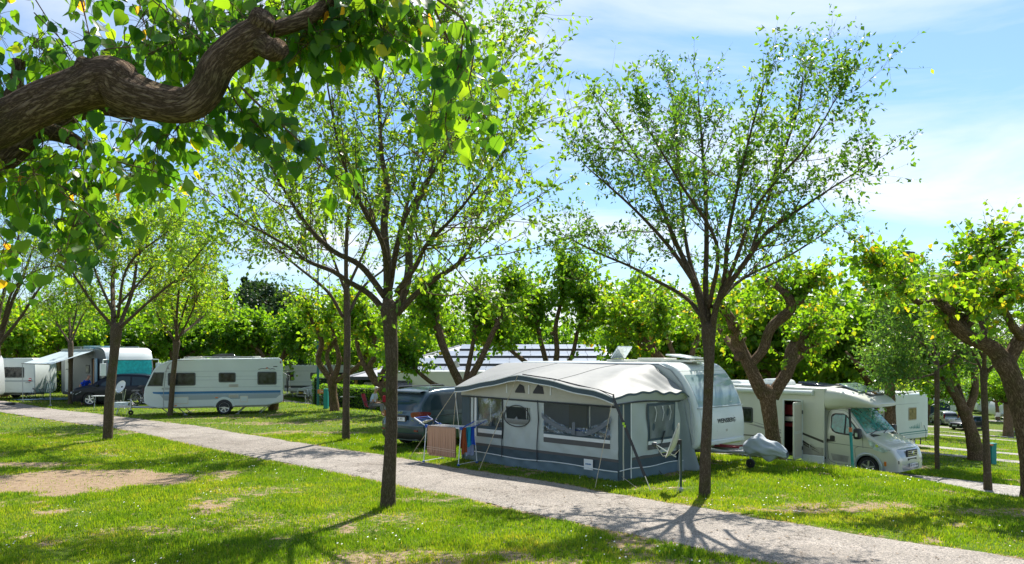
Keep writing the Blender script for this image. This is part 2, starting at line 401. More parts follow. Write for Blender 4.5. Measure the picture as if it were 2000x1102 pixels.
f2 = nd(gm, 'ShaderNodeMapRange'); f2.inputs[1].default_value = .3; f2.inputs[2].default_value = .7; f2.inputs[3].default_value = -.42; f2.inputs[4].default_value = .42; lk(gm, n2.outputs['Fac'], f2.inputs[0])
lk(gm, f2.outputs[0], f1.inputs[1]); f3 = nd(gm, 'ShaderNodeMapRange'); f3.inputs[1].default_value = .22; f3.inputs[2].default_value = .55; lk(gm, f1.outputs[0], f3.inputs[0])
lk(gm, gmix(gm, f3.outputs[0], gcol, sd), pb.inputs['Base Color'])
gb = nd(gm, 'ShaderNodeBump', Strength=.8, Distance=.03); lk(gm, n2.outputs['Fac'], gb.inputs['Height']); lk(gm, gb.outputs[0], pb.inputs['Normal'])
tag(gmb.build('ground', gm, attname='soil', sharp=0, recalc=False), kind='structure')

def asphalt(name, c1, c2, sc=1.):
    m = newmat(name); b = m.node_tree.nodes['Principled BSDF']; b.inputs['Roughness'].default_value = .9; b.inputs['Specular IOR Level'].default_value = .25
    tcn = nd(m, 'ShaderNodeTexCoord'); v = nd(m, 'ShaderNodeTexVoronoi', Scale=55.*sc); lk(m, tcn.outputs['Object'], v.inputs['Vector'])
    n1, n2 = gnoise(m, tcn, 1.1, 7), gnoise(m, tcn, 90*sc, 3)
    base = gramp(m, n1.outputs['Fac'], [(.3, c1), (.7, c2)])
    sp = gramp(m, v.outputs['Color'], [(.1, (.5, .5, .52)), (.9, (1.45, 1.40, 1.36)), (.5, (.92, .92, .92))])
    c = gmix(m, 1.0, base, sp, 'MULTIPLY'); c = gmix(m, .5, c, gramp(m, n2.outputs['Fac'], [(.35, (.55, .55, .55)), (.6, (1.2, 1.2, 1.2))]), 'MULTIPLY')
    st = gnoise(m, tcn, .5, 8, .7); c = gmix(m, 1.0, c, gramp(m, st.outputs['Fac'], [(.52, (1, 1, 1)), (.7, (.72, .70, .68))]), 'MULTIPLY')
    cv = nd(m, 'ShaderNodeTexVoronoi', Scale=.42); cv.feature = 'DISTANCE_TO_EDGE'; wob = gnoise(m, tcn, 1.6, 6); cc = nd(m, 'ShaderNodeMix', data_type='RGBA', blend_type='ADD'); cc.inputs['Factor'].default_value = 1.0
    lk(m, tcn.outputs['Object'], cc.inputs['A']); lk(m, wob.outputs['Color'], cc.inputs['B']); lk(m, cc.outputs['Result'], cv.inputs['Vector'])
    c = gmix(m, 1.0, c, gramp(m, cv.outputs['Distance'], [(.001, (.42, .40, .38)), (.009, (1, 1, 1))]), 'MULTIPLY'); pt = gnoise(m, tcn, .16, 3, .4); c = gmix(m, 1.0, c, gramp(m, pt.outputs['Fac'], [(.50, (1, 1, 1)), (.56, (.86, .85, .84))]), 'MULTIPLY')
    lk(m, c, b.inputs['Base Color'])
    bp = nd(m, 'ShaderNodeBump', Strength=.7, Distance=.008); lk(m, v.outputs['Distance'], bp.inputs['Height']); lk(m, bp.outputs[0], b.inputs['Normal']); return m
def strip(name, qfun, t0, t1, m, lift, ts=.25, nq=14, ragged=.10, edge_drop=.03):
    T = np.arange(t0, t1, ts); V = np.zeros((len(T), nq, 3))
    a, b = qfun(T); a = a+(fbm(T*1.9, T*0, 41, 4)-.5)*ragged*2; b = b+(fbm(T*1.9, T*0+9, 43, 4)-.5)*ragged*2
    for j in range(nq):
        f = j/(nq-1); q = a+(b-a)*f; x, y = (q+T)*K, (q-T)*K
        z = gz(x, y)+lift+(fbm(x*.8, y*.8, 9, 2)-.5)*.01-(edge_drop if j in (0, nq-1) else 0)
        V[:, j] = np.stack([x, y, z], -1)
    mb = MB(); mb.grid(V); return tag(mb.build(name, m, sharp=0, recalc=False), kind='structure')
asp = asphalt('asphalt', (.265, .238, .208), (.355, .320, .284)); conc = asphalt('old_concrete', (.30, .285, .26), (.38, .36, .33), .6)
strip('path', path_q, -62, 6, asp, .022, .12, 24)
for i in range(len(ROADS)):
    strip('road', lambda t, i=i: road_q(i, t), -60 if i < 1 else (-30 if i < 3 else -45), 40 if i < 3 else 90, conc, .035, .5, 10)

# ---------------------------------------------------------------- grass
leafmat('grass_blade', [(0, (.040, .100, .010)), (1, (.21, .20, .075)), (.45, (.085, .158, .013)), (.8, (.150, .205, .022))], trans=.42, gloss=.5)
def blades(n, d0, d1, power, hscale, seed, umax=.72, clump=0):
    rg = np.random.default_rng(seed); u = rg.random(n)
    k = 2-power; d = (d0**k+(d1**k-d0**k)*u)**(1/k)
    x = (rg.random(n)*2-1)*umax*d; y = d
    s = soil(x, y); q, t = q_of(x, y), t_of(x, y); a, b = path_q(t)
    keep = (rg.random(n) > np.minimum(s*1.15-.06, .94)) & ~((q > a-.0+(rg.random(n)-.6)*.09) & (q < b+(rg.random(n)-.4)*.09))
    for i in range(len(ROADS)):
        ra, rb = road_q(i, t); keep &= ~((q > ra) & (q < rb))
    dens = fbm(x*2.3, y*2.3, 61, 3); keep &= rg.random(n) < .35+1.3*dens
    x, y, s, dens = x[keep], y[keep], s[keep], dens[keep]; n = len(x)
    z = gz(x, y)
    big = fbm(x*.45, y*.45, 71, 3)
    h = (.022+.040*rg.random(n))*(0.6+1.1*dens)*hscale*(1-.5*s)*(1+.0125*y)*(.75+.6*big)
    w = (.0036+.0032*rg.random(n))*(1+.055*y)
    an = rg.random(n)*2*PI; le = rg.random(n)*.55*h; la = rg.random(n)*2*PI
    dx, dy = np.cos(an)*w, np.sin(an)*w
    V = np.empty((n, 3, 3)); V[:, 0] = np.stack([x-dx, y-dy, z-.005], -1); V[:, 1] = np.stack([x+dx, y+dy, z-.005], -1)
    V[:, 2] = np.stack([x+np.cos(la)*le, y+np.sin(la)*le, z+h], -1)
    tint = np.clip(.13+.5*rg.random(n)**1.3+.9*(fbm(x*.6, y*.6, 81, 3)-.45)+.5*(fbm(x*2.6, y*2.6, 83, 2)-.5)+.22*(s > .2), 0, 1)
    tint = np.where(rg.random(n) < .02, .97, tint)
    return V, tint
gmb = MB()
for a in ((520000, 9.0, 27, 1.15, .80, 1), (190000, 25, 62, 1.1, .72, 2), (30000, 60, 130, 1., 1.0, 3)):
    V, tn = blades(*a); n = len(V); gmb.add(V.reshape(-1, 3), np.arange(n*3).reshape(-1, 3), np.repeat(tn, 3))
def tuft(cx, cy, r, n, h, seed):
    rg = np.random.default_rng(seed); a = rg.random(n)*2*PI; rr = r*np.sqrt(rg.random(n)); x, y = cx+np.cos(a)*rr, cy+np.sin(a)*rr; z = gz(x, y)
    hh = h*(.4+.8*rg.random(n)); an = rg.random(n)*2*PI; w = .005*(1+.03*y); dx, dy = np.cos(an)*w, np.sin(an)*w; le = hh*.5*rg.random(n)
    V = np.empty((n, 3, 3)); V[:, 0] = np.stack([x-dx, y-dy, z-.01], -1); V[:, 1] = np.stack([x+dx, y+dy, z-.01], -1); V[:, 2] = np.stack([x+np.cos(a)*le, y+np.sin(a)*le, z+hh], -1)
    gmb.add(V.reshape(-1, 3), np.arange(n*3).reshape(-1, 3), np.repeat(.25+.4*rg.random(n), 3))
TREE_FEET = [(-2.3, 14.2, .3), (3.85, 15.4, .3), (-13.1, 25.0, .35), (-5.4, 25.0, .3), (-15.6, 34.6, .4), (7.5, 22.2, .5), (10.9, 16.2, .4)]
for i, (x, y, r) in enumerate(TREE_FEET): tuft(x, y, r+.12, 500, .11, i)
for i in range(34):     # taller grass on the lip above the lower road
    t = -20+i*.40 + random.uniform(-.2, .2); x, y = QT(float(lip(t))+random.uniform(.2, 1.0), t); tuft(x, y, .35, 160, random.choice((.10, .14, .22)), 100+i)
for i in range(30):
    x = random.uniform(-8, 9); y = random.uniform(10, 17); 
    if float(soil(x, y)) < .3 and not (path_q(t_of(x, y))[0]-.2 < q_of(x, y) < path_q(t_of(x, y))[1]+.2): tuft(x, y, .12, 70, .08, 300+i)
tag(gmb.build('grass', MATS['grass_blade'], attname='tint', smooth=False, recalc=False), 'short mown lawn grass with thin and bare spots across the pitches', 'grass', kind='stuff')
# daisies
rg = np.random.default_rng(5); n = 2600; d = 9.5+(rg.random(n)**1.2)*26; x = (rg.random(n)*2-1)*.7*d
k = (fbm(x*.5, d*.5, 91, 3)+.25*fbm(x*2.5, d*2.5, 92, 2) > .66) & (soil(x, d) < .3); qq, tt = q_of(x, d), t_of(x, d); pa, pq = path_q(tt); k &= ~((qq > pa-.1) & (qq < pq+.1)) & (qq < lip(tt)+3)
x, y = x[k], d[k]; n = len(x); z = gz(x, y)+.045+rg.random(n)*.03; s = .009+.007*rg.random(n)
V = np.empty((n, 5, 3)); 
for i, (a, b) in enumerate(((1, 0), (0.3, 1), (-.8, .6), (-.8, -.6), (.3, -1))): V[:, i] = np.stack([x+a*s, y+b*s, z+.35*s*b+.2*s*a], -1)
fm = MB(); fm.add(V.reshape(-1, 3), np.arange(n*5).reshape(-1, 5))
tag(fm.build('daisies', mat('daisy_white', (.8, .8, .76), .7), smooth=False, recalc=False), 'tiny white daisies dotted through the lawn', 'flowers', kind='stuff')

# fallen leaves and bits
rg = np.random.default_rng(8); n = 1500; d = 9.3+rg.random(n)**1.5*18; x = (rg.random(n)*2-1)*.7*d; z = gz(x, d)+.035; X = rg.normal(size=(n, 3)); V = np.empty((n, 4, 3)); s_ = .012+.028*rg.random(n)
a_n = rg.random(n)*2*PI; ca, sa = np.cos(a_n), np.sin(a_n)
for i, (a, b) in enumerate(((0, -1), (.5, 0), (0, 1), (-.5, 0))): V[:, i] = np.stack([x+(a*ca-b*sa)*s_, d+(a*sa+b*ca)*s_, z+s_*.35*np.abs(a)*rg.random(n)], -1)
fm = MB(); fm.add(V.reshape(-1, 3), np.arange(n*4).reshape(-1, 4)); tag(fm.build('fallen_leaves', mat('leaf_litter', (.16, .10, .05), .8, var=.5, vscale=2), smooth=False, recalc=False), 'dry brown leaves and twig bits scattered on the lawn and path', 'leaf litter', kind='stuff')
# ---------------------------------------------------------------- trees
barkmat('bark_young', (.045, .032, .022), (.165, .120, .080), (.30, .235, .165), 1.5, .9, (.8, .98, .5))
barkmat('bark_old', (.028, .017, .010), (.24, .15, .09), (.50, .35, .23), 1.0, 1.0, (.6, .75, .45))
barkmat('bark_twig', (.09, .055, .035), (.15, .10, .06), (.20, .15, .09), 3, .2)
leafmat('leaf_big', [(0, (.016, .058, .012)), (1, (.42, .20, .03)), (.4, (.042, .120, .014)), (.78, (.105, .195, .018)), (.93, (.20, .25, .024))], .55, .38)
leafmat('leaf_young', [(0, (.040, .100, .022)), (1, (.24, .26, .04)), (.45, (.080, .165, .026)), (.85, (.140, .225, .032))], .5, .42)
leafmat('leaf_mid', [(0, (.036, .100, .012)), (1, (.26, .17, .03)), (.42, (.072, .165, .014)), (.8, (.110, .195, .018)), (.94, (.17, .22, .02))], .5, .42)
leafmat('leaf_clear', [(0, (.026, .075, .018)), (1, (.16, .21, .04)), (.45, (.050, .125, .022)), (.85, (.095, .180, .028))], .42, .40)
leafmat('leaf_dark', [(0, (.012, .035, .018)), (1, (.05, .09, .03)), (.5, (.022, .055, .022))], .2, .5)
leafmat('leaf_fine', [(0, (.03, .085, .03)), (1, (.12, .19, .045)), (.5, (.055, .13, .038))], .45, .32)
L_SMALL = (np.array([(0, 0, 0), (-.27, .45, .07), (0, 1, -.10), (.27, .45, .07)]), np.array([(0, 3, 2), (0, 2, 1)]))
L_MID = (np.array([(0, 0, 0), (-.44, .28, .07), (-.30, .68, .02), (0, 1.02, -.16), (.30, .68, .02), (.44, .28, .07), (0, .45, -.02)]),
         np.array([(0, 6, 1), (1, 6, 2), (2, 6, 3), (3, 6, 4), (4, 6, 5), (5, 6, 0)]))
_o = [(.16, -.07, .02), (.40, .04, .06), (.50, .24, .09), (.44, .46, .07), (.27, .70, .02), (.10, .90, -.08)]
L_BIG = (np.array([(0, 0, 0), (0, .3, -.02), (0, .62, -.03), (0, 1.08, -.22)]+[(a, b, c) for a, b, c in _o]+[(-a, b, c+.015) for a, b, c in _o]),
         np.array([(0, 4, 5), (0, 5, 1), (1, 5, 6), (1, 6, 7), (1, 7, 2), (2, 7, 8), (2, 8, 9), (2, 9, 3), (0, 11, 10), (0, 1, 11), (1, 12, 11), (1, 13, 12), (1, 2, 13), (2, 14, 13), (2, 15, 14), (2, 3, 15)]))
def unit(a): return a/(np.linalg.norm(a, axis=-1, keepdims=True)+1e-9)
def leaf_frames(P, D, rg, facing=.0):
    """leaf axis D, random roll"""
    n = len(P); Y = unit(D); r = rg.normal(size=(n, 3)); r[:, 2] += facing; Z = unit(r-Y*(r*Y).sum(1, keepdims=True)); return np.cross(Y, Z), Y, Z
def leaves(mb, P, D, size, tint, shape, rg, facing=.4):
    P = np.asarray(P); D = np.asarray(D); n = len(P); X, Y, Z = leaf_frames(P, D, rg, facing); v, f = shape; k = len(v)
    curl = 1+rg.normal(size=(n, 1, 1))*.5
    wd_ = .72+.5*rg.random((n, 1, 1))
    V = P[:, None]+size[:, None, None]*(v[None, :, :1]*wd_*X[:, None]+v[None, :, 1:2]*Y[:, None]+v[None, :, 2:]*curl*Z[:, None])
    mb.add(V.reshape(-1, 3), (np.arange(n)[:, None, None]*k+f[None]).reshape(-1, f.shape[1]), np.repeat(tint, k))
def rdir(rg, up=0., spread=1.):
    v = rg.normal(size=3)*spread; v[2] += up; return v/np.linalg.norm(v)
class Tree:
    """grows wood and leaves; coordinates relative to the foot"""
    def __init__(s, seed): s.rg = np.random.default_rng(seed); s.wood = []; s.tw = MB(); s.P = []; s.D = []; s.n = 0
    def limb(s, pts, rad, n=9, rough=.18, step=.15):
        q = catmull([tuple(p)+(r,) for p, r in zip([tuple(p) for p in pts], rad)], step); s.wood.append((q[:, :3], q[:, 3], n, rough)); return q
    def shoot(s, p, d, L, r, up=.3, wob=.12, seg=7, n=4, leaf=(10, .25), twigs=0, droop=0., tl=.4, r1=.25):
        p = np.array(p, float); d = np.array(d, float); pts = [p.copy()]; st = L/seg
        for i in range(seg):
            d = d+s.rg.normal(size=3)*wob+np.array((0, 0, up-droop*(i/seg)))*st; d /= np.linalg.norm(d); p = p+d*st; pts.append(p.copy())
        s.tw.tube(pts, np.linspace(r, r*r1, seg+1), n, False, attr=True, seed=s.n % 7); s.n += 1
        pts = np.array(pts); cnt, f0 = leaf
        for k in range(cnt):
            u = f0+(1-f0)*s.rg.random()**.85; x = u*seg; i = min(int(x), seg-1); q = pts[i]+(pts[i+1]-pts[i])*(x-i)
            dd = unit(pts[i+1]-pts[i]); ld = unit(dd*.5+s.rg.normal(size=3)*.75+np.array((0, 0, s.ldroop)))
            s.P.append(q+ld*s.petiole*s.rg.random()); s.D.append(ld)
        for k in range(twigs):
            u = .25+.7*s.rg.random(); x = u*seg; i = min(int(x), seg-1); q = pts[i]+(pts[i+1]-pts[i])*(x-i)
            dd = unit(unit(pts[i+1]-pts[i])*.7+s.rg.normal(size=3)*.6); s.shoot(q, dd, tl*(.5+s.rg.random()), max(.0022, r*.4), .25, .15, 4, 3, (max(3, int(cnt*.55)) if cnt > 6 else 7, .15))
        return pts
def make_tree(T, name, label, loc, bark, leafm, shape, lsize, group=None, facing=.4, orange=.02, split=True, tb=0., stuffname='crown', cat='tree'):
    o = thing(name, label, cat, loc, 0, group); rg = T.rg
    for i, (P, r, n, rough) in enumerate(T.wood):
        if i == 0 or split:
            mb = MB(); mb.tube(P, r, n, rough=rough, attr=True, seed=i+3); part('trunk' if i == 0 else 'limb', mb, MATS[bark], o, attname='bark', sharp=0, recalc=False)
    if not split and len(T.wood) > 1:
        mb = MB()
        for i, (P, r, n, rough) in enumerate(T.wood[1:]): mb.tube(P, r, n, rough=rough, attr=True, seed=i+3)
        part('limbs', mb, MATS[bark], o, attname='bark', sharp=0, recalc=False)
    if T.tw.v: tag(part('twigs', T.tw, MATS['bark_twig'], o, attname='bark', sharp=0, recalc=False), kind='stuff')
    if T.P:
        P, D = np.array(T.P), np.array(T.D); n = len(P); mb = MB()
        cl = fbm(P[:, 0]*1.1+P[:, 2]*.7, P[:, 1]*1.1+P[:, 2], 7, 2)
        ti = np.clip(.12+.62*rg.random(n)+.5*(cl-.5)+tb, 0, .9); ti = np.where(rg.random(n) < orange, .93+.07*rg.random(n), ti)
        leaves(mb, P, D, lsize*(.6+.7*rg.random(n)), ti, shape, rg, facing)
        tag(part(stuffname, mb, MATS[leafm], o, attname='tint', smooth=False, recalc=False), kind='stuff')
    return o
def px_limb(pts, d, foot):
    """limb traced in the photo at distance d (+ offset per point) -> points relative to the foot"""
    o = []; r = []
    for p in pts:
        dd = d+(p[3] if len(p) > 3 else 0); o.append(W(p[0], p[1], dd)-foot); r.append(max(.006, p[2]/2/FPX*dd*.88))
    return o, r
def young(seed, foot, d, trunk, limbs, nshoot, sl, label, lsize=.085, twigs=2, leafn=(8, .2), grp=None, split=True, tb=0., leafm='leaf_young', up=.45, outw=.55, tl=.42):
    T = Tree(seed); T.ldroop = -.35; T.petiole = .03
    p, r = px_limb(trunk, d, foot); p[0] = Vector((p[0].x, p[0].y, -.08)); r[0] *= 1.18
    p.insert(1, p[0].lerp(p[1], .12)); r.insert(1, r[0]*.88)
    p.append(p[-1]+(p[-1]-p[-2]).normalized()*r[-1]*.9); r.append(r[-1]*.35)
    T.limb(p, r, 22, .10, .06)
    cen = np.array(tuple(p[-2]))
    for L in limbs:
        n = len(L); dp = T.rg.normal()*1.0
        L = [tuple(a[:3])+((a[3] if len(a) > 3 else dp*(i/(n-1))*1.9),) for i, a in enumerate(L)]
        p, r = px_limb(L, d, foot); q = T.limb(p, r, 8, .10, .12)
        m = max(3, int(nshoot*len(q)/85))
        for k in range(m):          # secondary branches that fan out, each with leafy twigs
            u = .22+.78*T.rg.random()**.85; i = min(int(u*(len(q)-1)), len(q)-2); P = q[i, :3]; dd = unit(q[i+1, :3]-P); ou = unit((P-cen)*np.array((1, 1, .1))+1e-4)
            v = unit(dd*.5+ou*outw*.8+np.array((0, 0, .25))+T.rg.normal(size=3)*.62)
            T.shoot(P, v, sl*1.15*(.55+.8*T.rg.random())*(1.15-.3*u), max(.005, min(.013, q[i, 3]*.4)), up*.8, .16, 9, 4, (5, .3), 7+twigs, tl=tl*1.3)
        for k in range(m):          # long upright shoots
            u = .3+.7*T.rg.random()**.8; i = min(int(u*(len(q)-1)), len(q)-2); P = q[i, :3]; dd = unit(q[i+1, :3]-P)
            v = unit(dd*.6+np.array((0, 0, .7))+T.rg.normal(size=3)*.30); T.shoot(P, v, sl*(.6+.8*T.rg.random())*(1.15-.4*u), max(.0045, min(.010, q[i, 3]*.33)), up, .10, 8, 4, leafn, twigs, tl=tl)
        T.shoot(q[-1, :3], unit(q[-1, :3]-q[-3, :3]), sl*.8, max(.004, q[-1, 3]*.7), up*.7, .1, 7, 4, leafn, twigs+1)
    return make_tree(T, 'young_tree', label, foot, 'bark_young', leafm, L_SMALL, lsize, grp, split=split, tb=tb)
# the two young trees by the path
f = at(758, 14.2)
young(1, f, 14.2, [(757, 985, 34), (760, 930, 30), (764, 850, 27), (765, 760, 26), (765, 690, 29), (762, 640, 32), (760, 600, 40)],
      [[(757, 620, 24, 0), (757, 520, 19), (750, 440, 16), (757, 370, 14), (745, 300, 10), (740, 200, 7), (735, 80, 4), (738, -60, 3)],
       [(775, 610, 22, 0), (797, 540, 20), (800, 460, 16), (815, 400, 13), (842, 330, 10), (852, 200, 7), (870, 60, 4), (880, -50, 3)],
       [(752, 610, 15, 0), (722, 575, 13), (680, 550, 11), (650, 530, 10), (600, 510, 8), (560, 480, 6), (490, 440, 5), (430, 400, 3)],
       [(752, 580, 15, 0), (705, 520, 13), (650, 490, 11), (600, 440, 9), (560, 380, 6), (520, 310, 4)],
       [(775, 615, 15, 0), (812, 575, 13), (850, 545, 12), (895, 515, 10), (930, 470, 7), (990, 420, 4)],
       [(775, 570, 12, 0), (812, 520, 11), (832, 480, 9), (880, 430, 7), (930, 370, 5), (990, 290, 3)],
       [(762, 560, 14, 0), (775, 480, 11, .8), (795, 400, 8, 1.6), (830, 290, 6, 2.2), (850, 150, 3, 2.6)],
       [(760, 570, 14, 0), (748, 480, 12, -.6), (705, 400, 9, -1.2), (665, 300, 6, -1.7), (640, 170, 4, -2.0)],
       [(762, 560, 12, 0), (742, 460, 9, .8), (690, 380, 7, 1.5), (600, 300, 5, 2.0), (540, 230, 3, 2.2)],
       [(765, 540, 12, 0), (790, 430, 9, -.8), (850, 330, 7, -1.4), (930, 210, 5, -1.8), (990, 120, 3, -1.9)]],
      40, 1.7, 'tall young tree with a straight ridged trunk on the near side of the path', .098, 3, (22, .10), tb=-.04)
f = at(1376, 15.4)
young(2, f, 15.4, [(1376, 970, 26), (1378, 900, 24), (1381, 820, 22), (1384, 740, 22), (1385, 690, 24), (1384, 640, 32)],
      [[(1380, 650, 17, 0), (1365, 580, 14), (1342, 520, 12), (1318, 470, 10), (1290, 400, 8), (1240, 300, 5), (1180, 215, 3)],
       [(1385, 645, 17, 0), (1378, 560, 13), (1380, 480, 11), (1378, 380, 9), (1372, 290, 6), (1364, 190, 3)],
       [(1390, 650, 16, 0), (1402, 590, 14), (1432, 545, 13), (1468, 495, 11), (1500, 452, 9), (1560, 410, 6), (1620, 370, 4), (1690, 325, 2.5)],
       [(1466, 500, 10, .2), (1490, 420, 8), (1530, 300, 6), (1560, 210, 4), (1568, 150, 2.5)],
       [(1398, 605, 14, 0), (1415, 540, 11), (1422, 460, 9), (1440, 370, 7), (1466, 260, 5), (1490, 175, 3)],
       [(1372, 620, 12, 0), (1340, 582, 9), (1285, 550, 8), (1230, 520, 6), (1170, 495, 5), (1110, 465, 3)],
       [(1362, 560, 12, 0), (1305, 480, 9), (1235, 405, 6), (1150, 330, 3)],
       [(1385, 620, 12, 0), (1345, 500, 9, .9), (1330, 380, 6, 1.7), (1320, 240, 4, 2.2), (1312, 190, 2, 2.4)],
       [(1392, 620, 12, 0), (1440, 500, 9, -.9), (1480, 400, 6, -1.6), (1580, 280, 4, -2.1), (1640, 180, 2, -2.2)],
       [(1385, 600, 11, 0), (1400, 480, 8, -1.1), (1330, 360, 6, -1.9), (1270, 260, 3, -2.3)],
       [(1392, 600, 9, 0), (1450, 545, 7, 1), (1540, 500, 5, 1.8), (1620, 450, 3, 2.3)]],
      27, 1.12, 'young open-crowned tree between the path and the big grey awning', .092, 4, (20, .12), tb=-.04, leafm='leaf_clear')
f = at(210, 25)
young(3, f, 25, [(210, 858, 20), (214, 780, 20), (222, 700, 19), (228, 640, 24)],
      [[(222, 640, 11, 0), (220, 560, 9), (222, 510, 8), (215, 430, 4)], [(232, 640, 9, 0), (258, 570, 8), (270, 500, 5), (290, 430, 3)],
       [(222, 640, 8, 0), (180, 590, 6), (140, 530, 4), (110, 480, 3)], [(235, 640, 8, 0), (290, 590, 6), (350, 540, 4), (400, 480, 3)],
       [(225, 620, 7, 0), (190, 540, 5, 1), (160, 450, 3, 2)], [(230, 620, 7, 0), (250, 520, 5, -1), (330, 450, 3, -2)], [(228, 600, 6, 0), (300, 520, 4, 1.5), (360, 440, 2, 2.5)]],
      34, 1.9, 'young tree with a dark slightly leaning trunk, first by the path on the left', .12, 3, (22, .08), split=False, tb=.12)
f = at(675, 25)
young(4, f, 25, [(676, 862, 17), (676, 780, 15), (678, 690, 15), (678, 620, 15), (677, 560, 13)],
      [[(677, 600, 10, 0), (676, 500, 9), (680, 420, 6), (690, 350, 3)], [(670, 620, 8, 0), (640, 570, 7), (580, 520, 5), (520, 470, 3)],
       [(682, 610, 8, 0), (710, 560, 6), (760, 520, 4), (830, 470, 3)], [(675, 570, 7, 0), (640, 480, 5), (600, 400, 3)], [(680, 560, 7, 0), (720, 470, 5), (740, 390, 3)]],
      36, 1.8, 'slim straight-trunked tree on the far side of the path, left of the tall one', .12, 3, (22, .08), split=False, tb=.08)
f = at(332, 34.5)
young(5, f, 34.5, [(332, 808, 11), (338, 740, 11), (343, 690, 12), (345, 668, 16)],
      [[(345, 670, 7, 0), (345, 620, 6), (350, 560, 4)], [(345, 668, 6, 0), (370, 620, 4), (390, 570, 3)], [(342, 668, 6, 0), (310, 620, 4), (300, 570, 2)], [(345, 660, 6, 0), (395, 620, 4), (420, 590, 2)], [(345, 650, 5, 0), (330, 560, 3), (330, 510, 2)], [(345, 650, 5, 0), (380, 540, 3), (385, 500, 2)]],
      34, 2.1, 'thin young tree standing in front of the white touring caravan', .15, 3, (12, .1), split=False, tb=.2, leafm='leaf_mid')
f = at(137, 43)
young(6, f, 43, [(137, 776, 9), (138, 720, 9), (138, 670, 11)],
      [[(138, 672, 6, 0), (135, 620, 4), (130, 580, 2)], [(138, 670, 5, 0), (160, 620, 3), (180, 590, 2)], [(136, 670, 5, 0), (110, 630, 3), (95, 600, 2)], [(138, 660, 4, 0), (150, 600, 3), (150, 570, 2)]],
      36, 2.0, 'small tree whose trunk crosses the motorhome awning', .16, 3, (12, .1), split=False, tb=.12, leafm='leaf_mid')
f = at(-22, 27)
young(7, f, 27, [(-25, 860, 22), (-20, 740, 20), (-8, 690, 20)],
      [[(-8, 690, 12, 0), (20, 600, 8), (45, 540, 6), (70, 470, 3)], [(-10, 690, 12, 0), (0, 600, 9), (30, 500, 5), (40, 420, 3)], [(-8, 680, 9, 0), (40, 620, 6), (80, 560, 4), (110, 540, 2)], [(-10, 690, 10, 0), (-30, 600, 8), (-10, 480, 4)], [(0, 650, 6, 0), (30, 560, 5), (100, 520, 3), (150, 545, 2)]],
      30, 1.7, 'sparse bare-looking tree leaning in at the left edge', .075, 3, (4, .3), split=False, tb=0)
f = at(1928, 21.8)
young(8, f, 21.8, [(1930, 960, 17), (1926, 860, 14), (1922, 760, 14), (1922, 720, 16)],
      [[(1922, 720, 9, 0), (1925, 650, 7), (1930, 590, 4)], [(1920, 730, 7, 0), (1900, 690, 5), (1860, 650, 3)], [(1925, 730, 8, 0), (1955, 700, 5), (1990, 670, 3)], [(1920, 700, 6, 0), (1890, 640, 3)]],
      50, 1.3, 'slender straight tree beside the lower road at the right', .11, 4, (13, .1), split=False, tb=.0, leafm='leaf_fine')
f = at(1830, 26.5)
young(9, f, 26.5, [(1831, 920, 10), (1829, 830, 10), (1830, 760, 10), (1828, 700, 12)],
      [[(1828, 720, 6, 0), (1800, 660, 4), (1780, 600, 3)], [(1828, 710, 6, 0), (1820, 640, 4), (1815, 570, 3)], [(1828, 720, 5, 0), (1770, 700, 4), (1735, 670, 3)], [(1828, 730, 5, 0), (1780, 740, 3), (1745, 730, 2)], [(1830, 700, 6, 0), (1860, 640, 4), (1870, 590, 3)], [(1830, 720, 5, 0), (1870, 700, 3), (1890, 690, 2)], [(1828, 690, 5, 0), (1760, 640, 3), (1740, 600, 2)]],
      84, 1.35, 'tree with a dense blue-green fine-leaved crown on a thin pole trunk', .12, 4, (15, .05), split=False, tb=-.05, leafm='leaf_fine', up=.2, outw=.8)

# old pollarded trees with knuckled limbs
def pollard(seed, foot, d, wood, label, nshoot=150, sl=1.15, lsize=.14, leafn=12, name='pollard_tree', grp=None, split=False, orange=.05, knots=3, start=.5, droop=.18, tb=0., n=12, rough=.22, both=None, ld=-.7):
    T = Tree(seed); T.ldroop = ld; T.petiole = .07
    tot = []
    for w, pts in enumerate(wood):
        if both is None: p, r = px_limb(pts, d, foot)
        else: p, r = [Vector(a[:3]) for a in pts], [a[3] for a in pts]
        if w == 0: p[0] = Vector((p[0].x, p[0].y, -.1)); r[0] *= 1.25; p.append(p[-1]+(p[-1]-p[-2]).normalized()*r[-1]*.8); r.append(r[-1]*.3)
        q = T.limb(p, r, n if w else n+6, rough, .09 if n > 10 else .2)
        if w: tot.append(q)
    for q in tot[:]:
        for k in range(knots):      # cut stubs
            i = int((.4+.6*T.rg.random())*(len(q)-1)); v = rdir(T.rg, .6); L = q[i, 3]*(1.6+T.rg.random())
            P = q[i, :3]; rr = q[i, 3]*.75; T.wood.append((np.array([P, P+v*L*.6, P+v*L]), np.array([rr, rr*.85, rr*.95]), 7, .15))
    m = max(1, int(nshoot*1.6)//len(tot))
    for q in tot:
        for k in range(m):
            u = start+(1-start)*T.rg.random()**.6; i = min(int(u*(len(q)-1)), len(q)-2); P = q[i, :3]; ou = unit(P*np.array((1, 1, 0))+1e-3)
            v = unit(ou*.5+np.array((0, 0, .75))+T.rg.normal(size=3)*.6)
            T.shoot(P, v, sl*(.45+.9*T.rg.random()), .011, .1, .22, 6, 3, (leafn, .12), 1 if k % 2 else 0, droop=droop, tl=.5)
    return make_tree(T, name, label, foot, 'bark_old', 'leaf_mid', L_MID, lsize, grp, .8, orange, split, tb)
f = at(1512, 22.0)
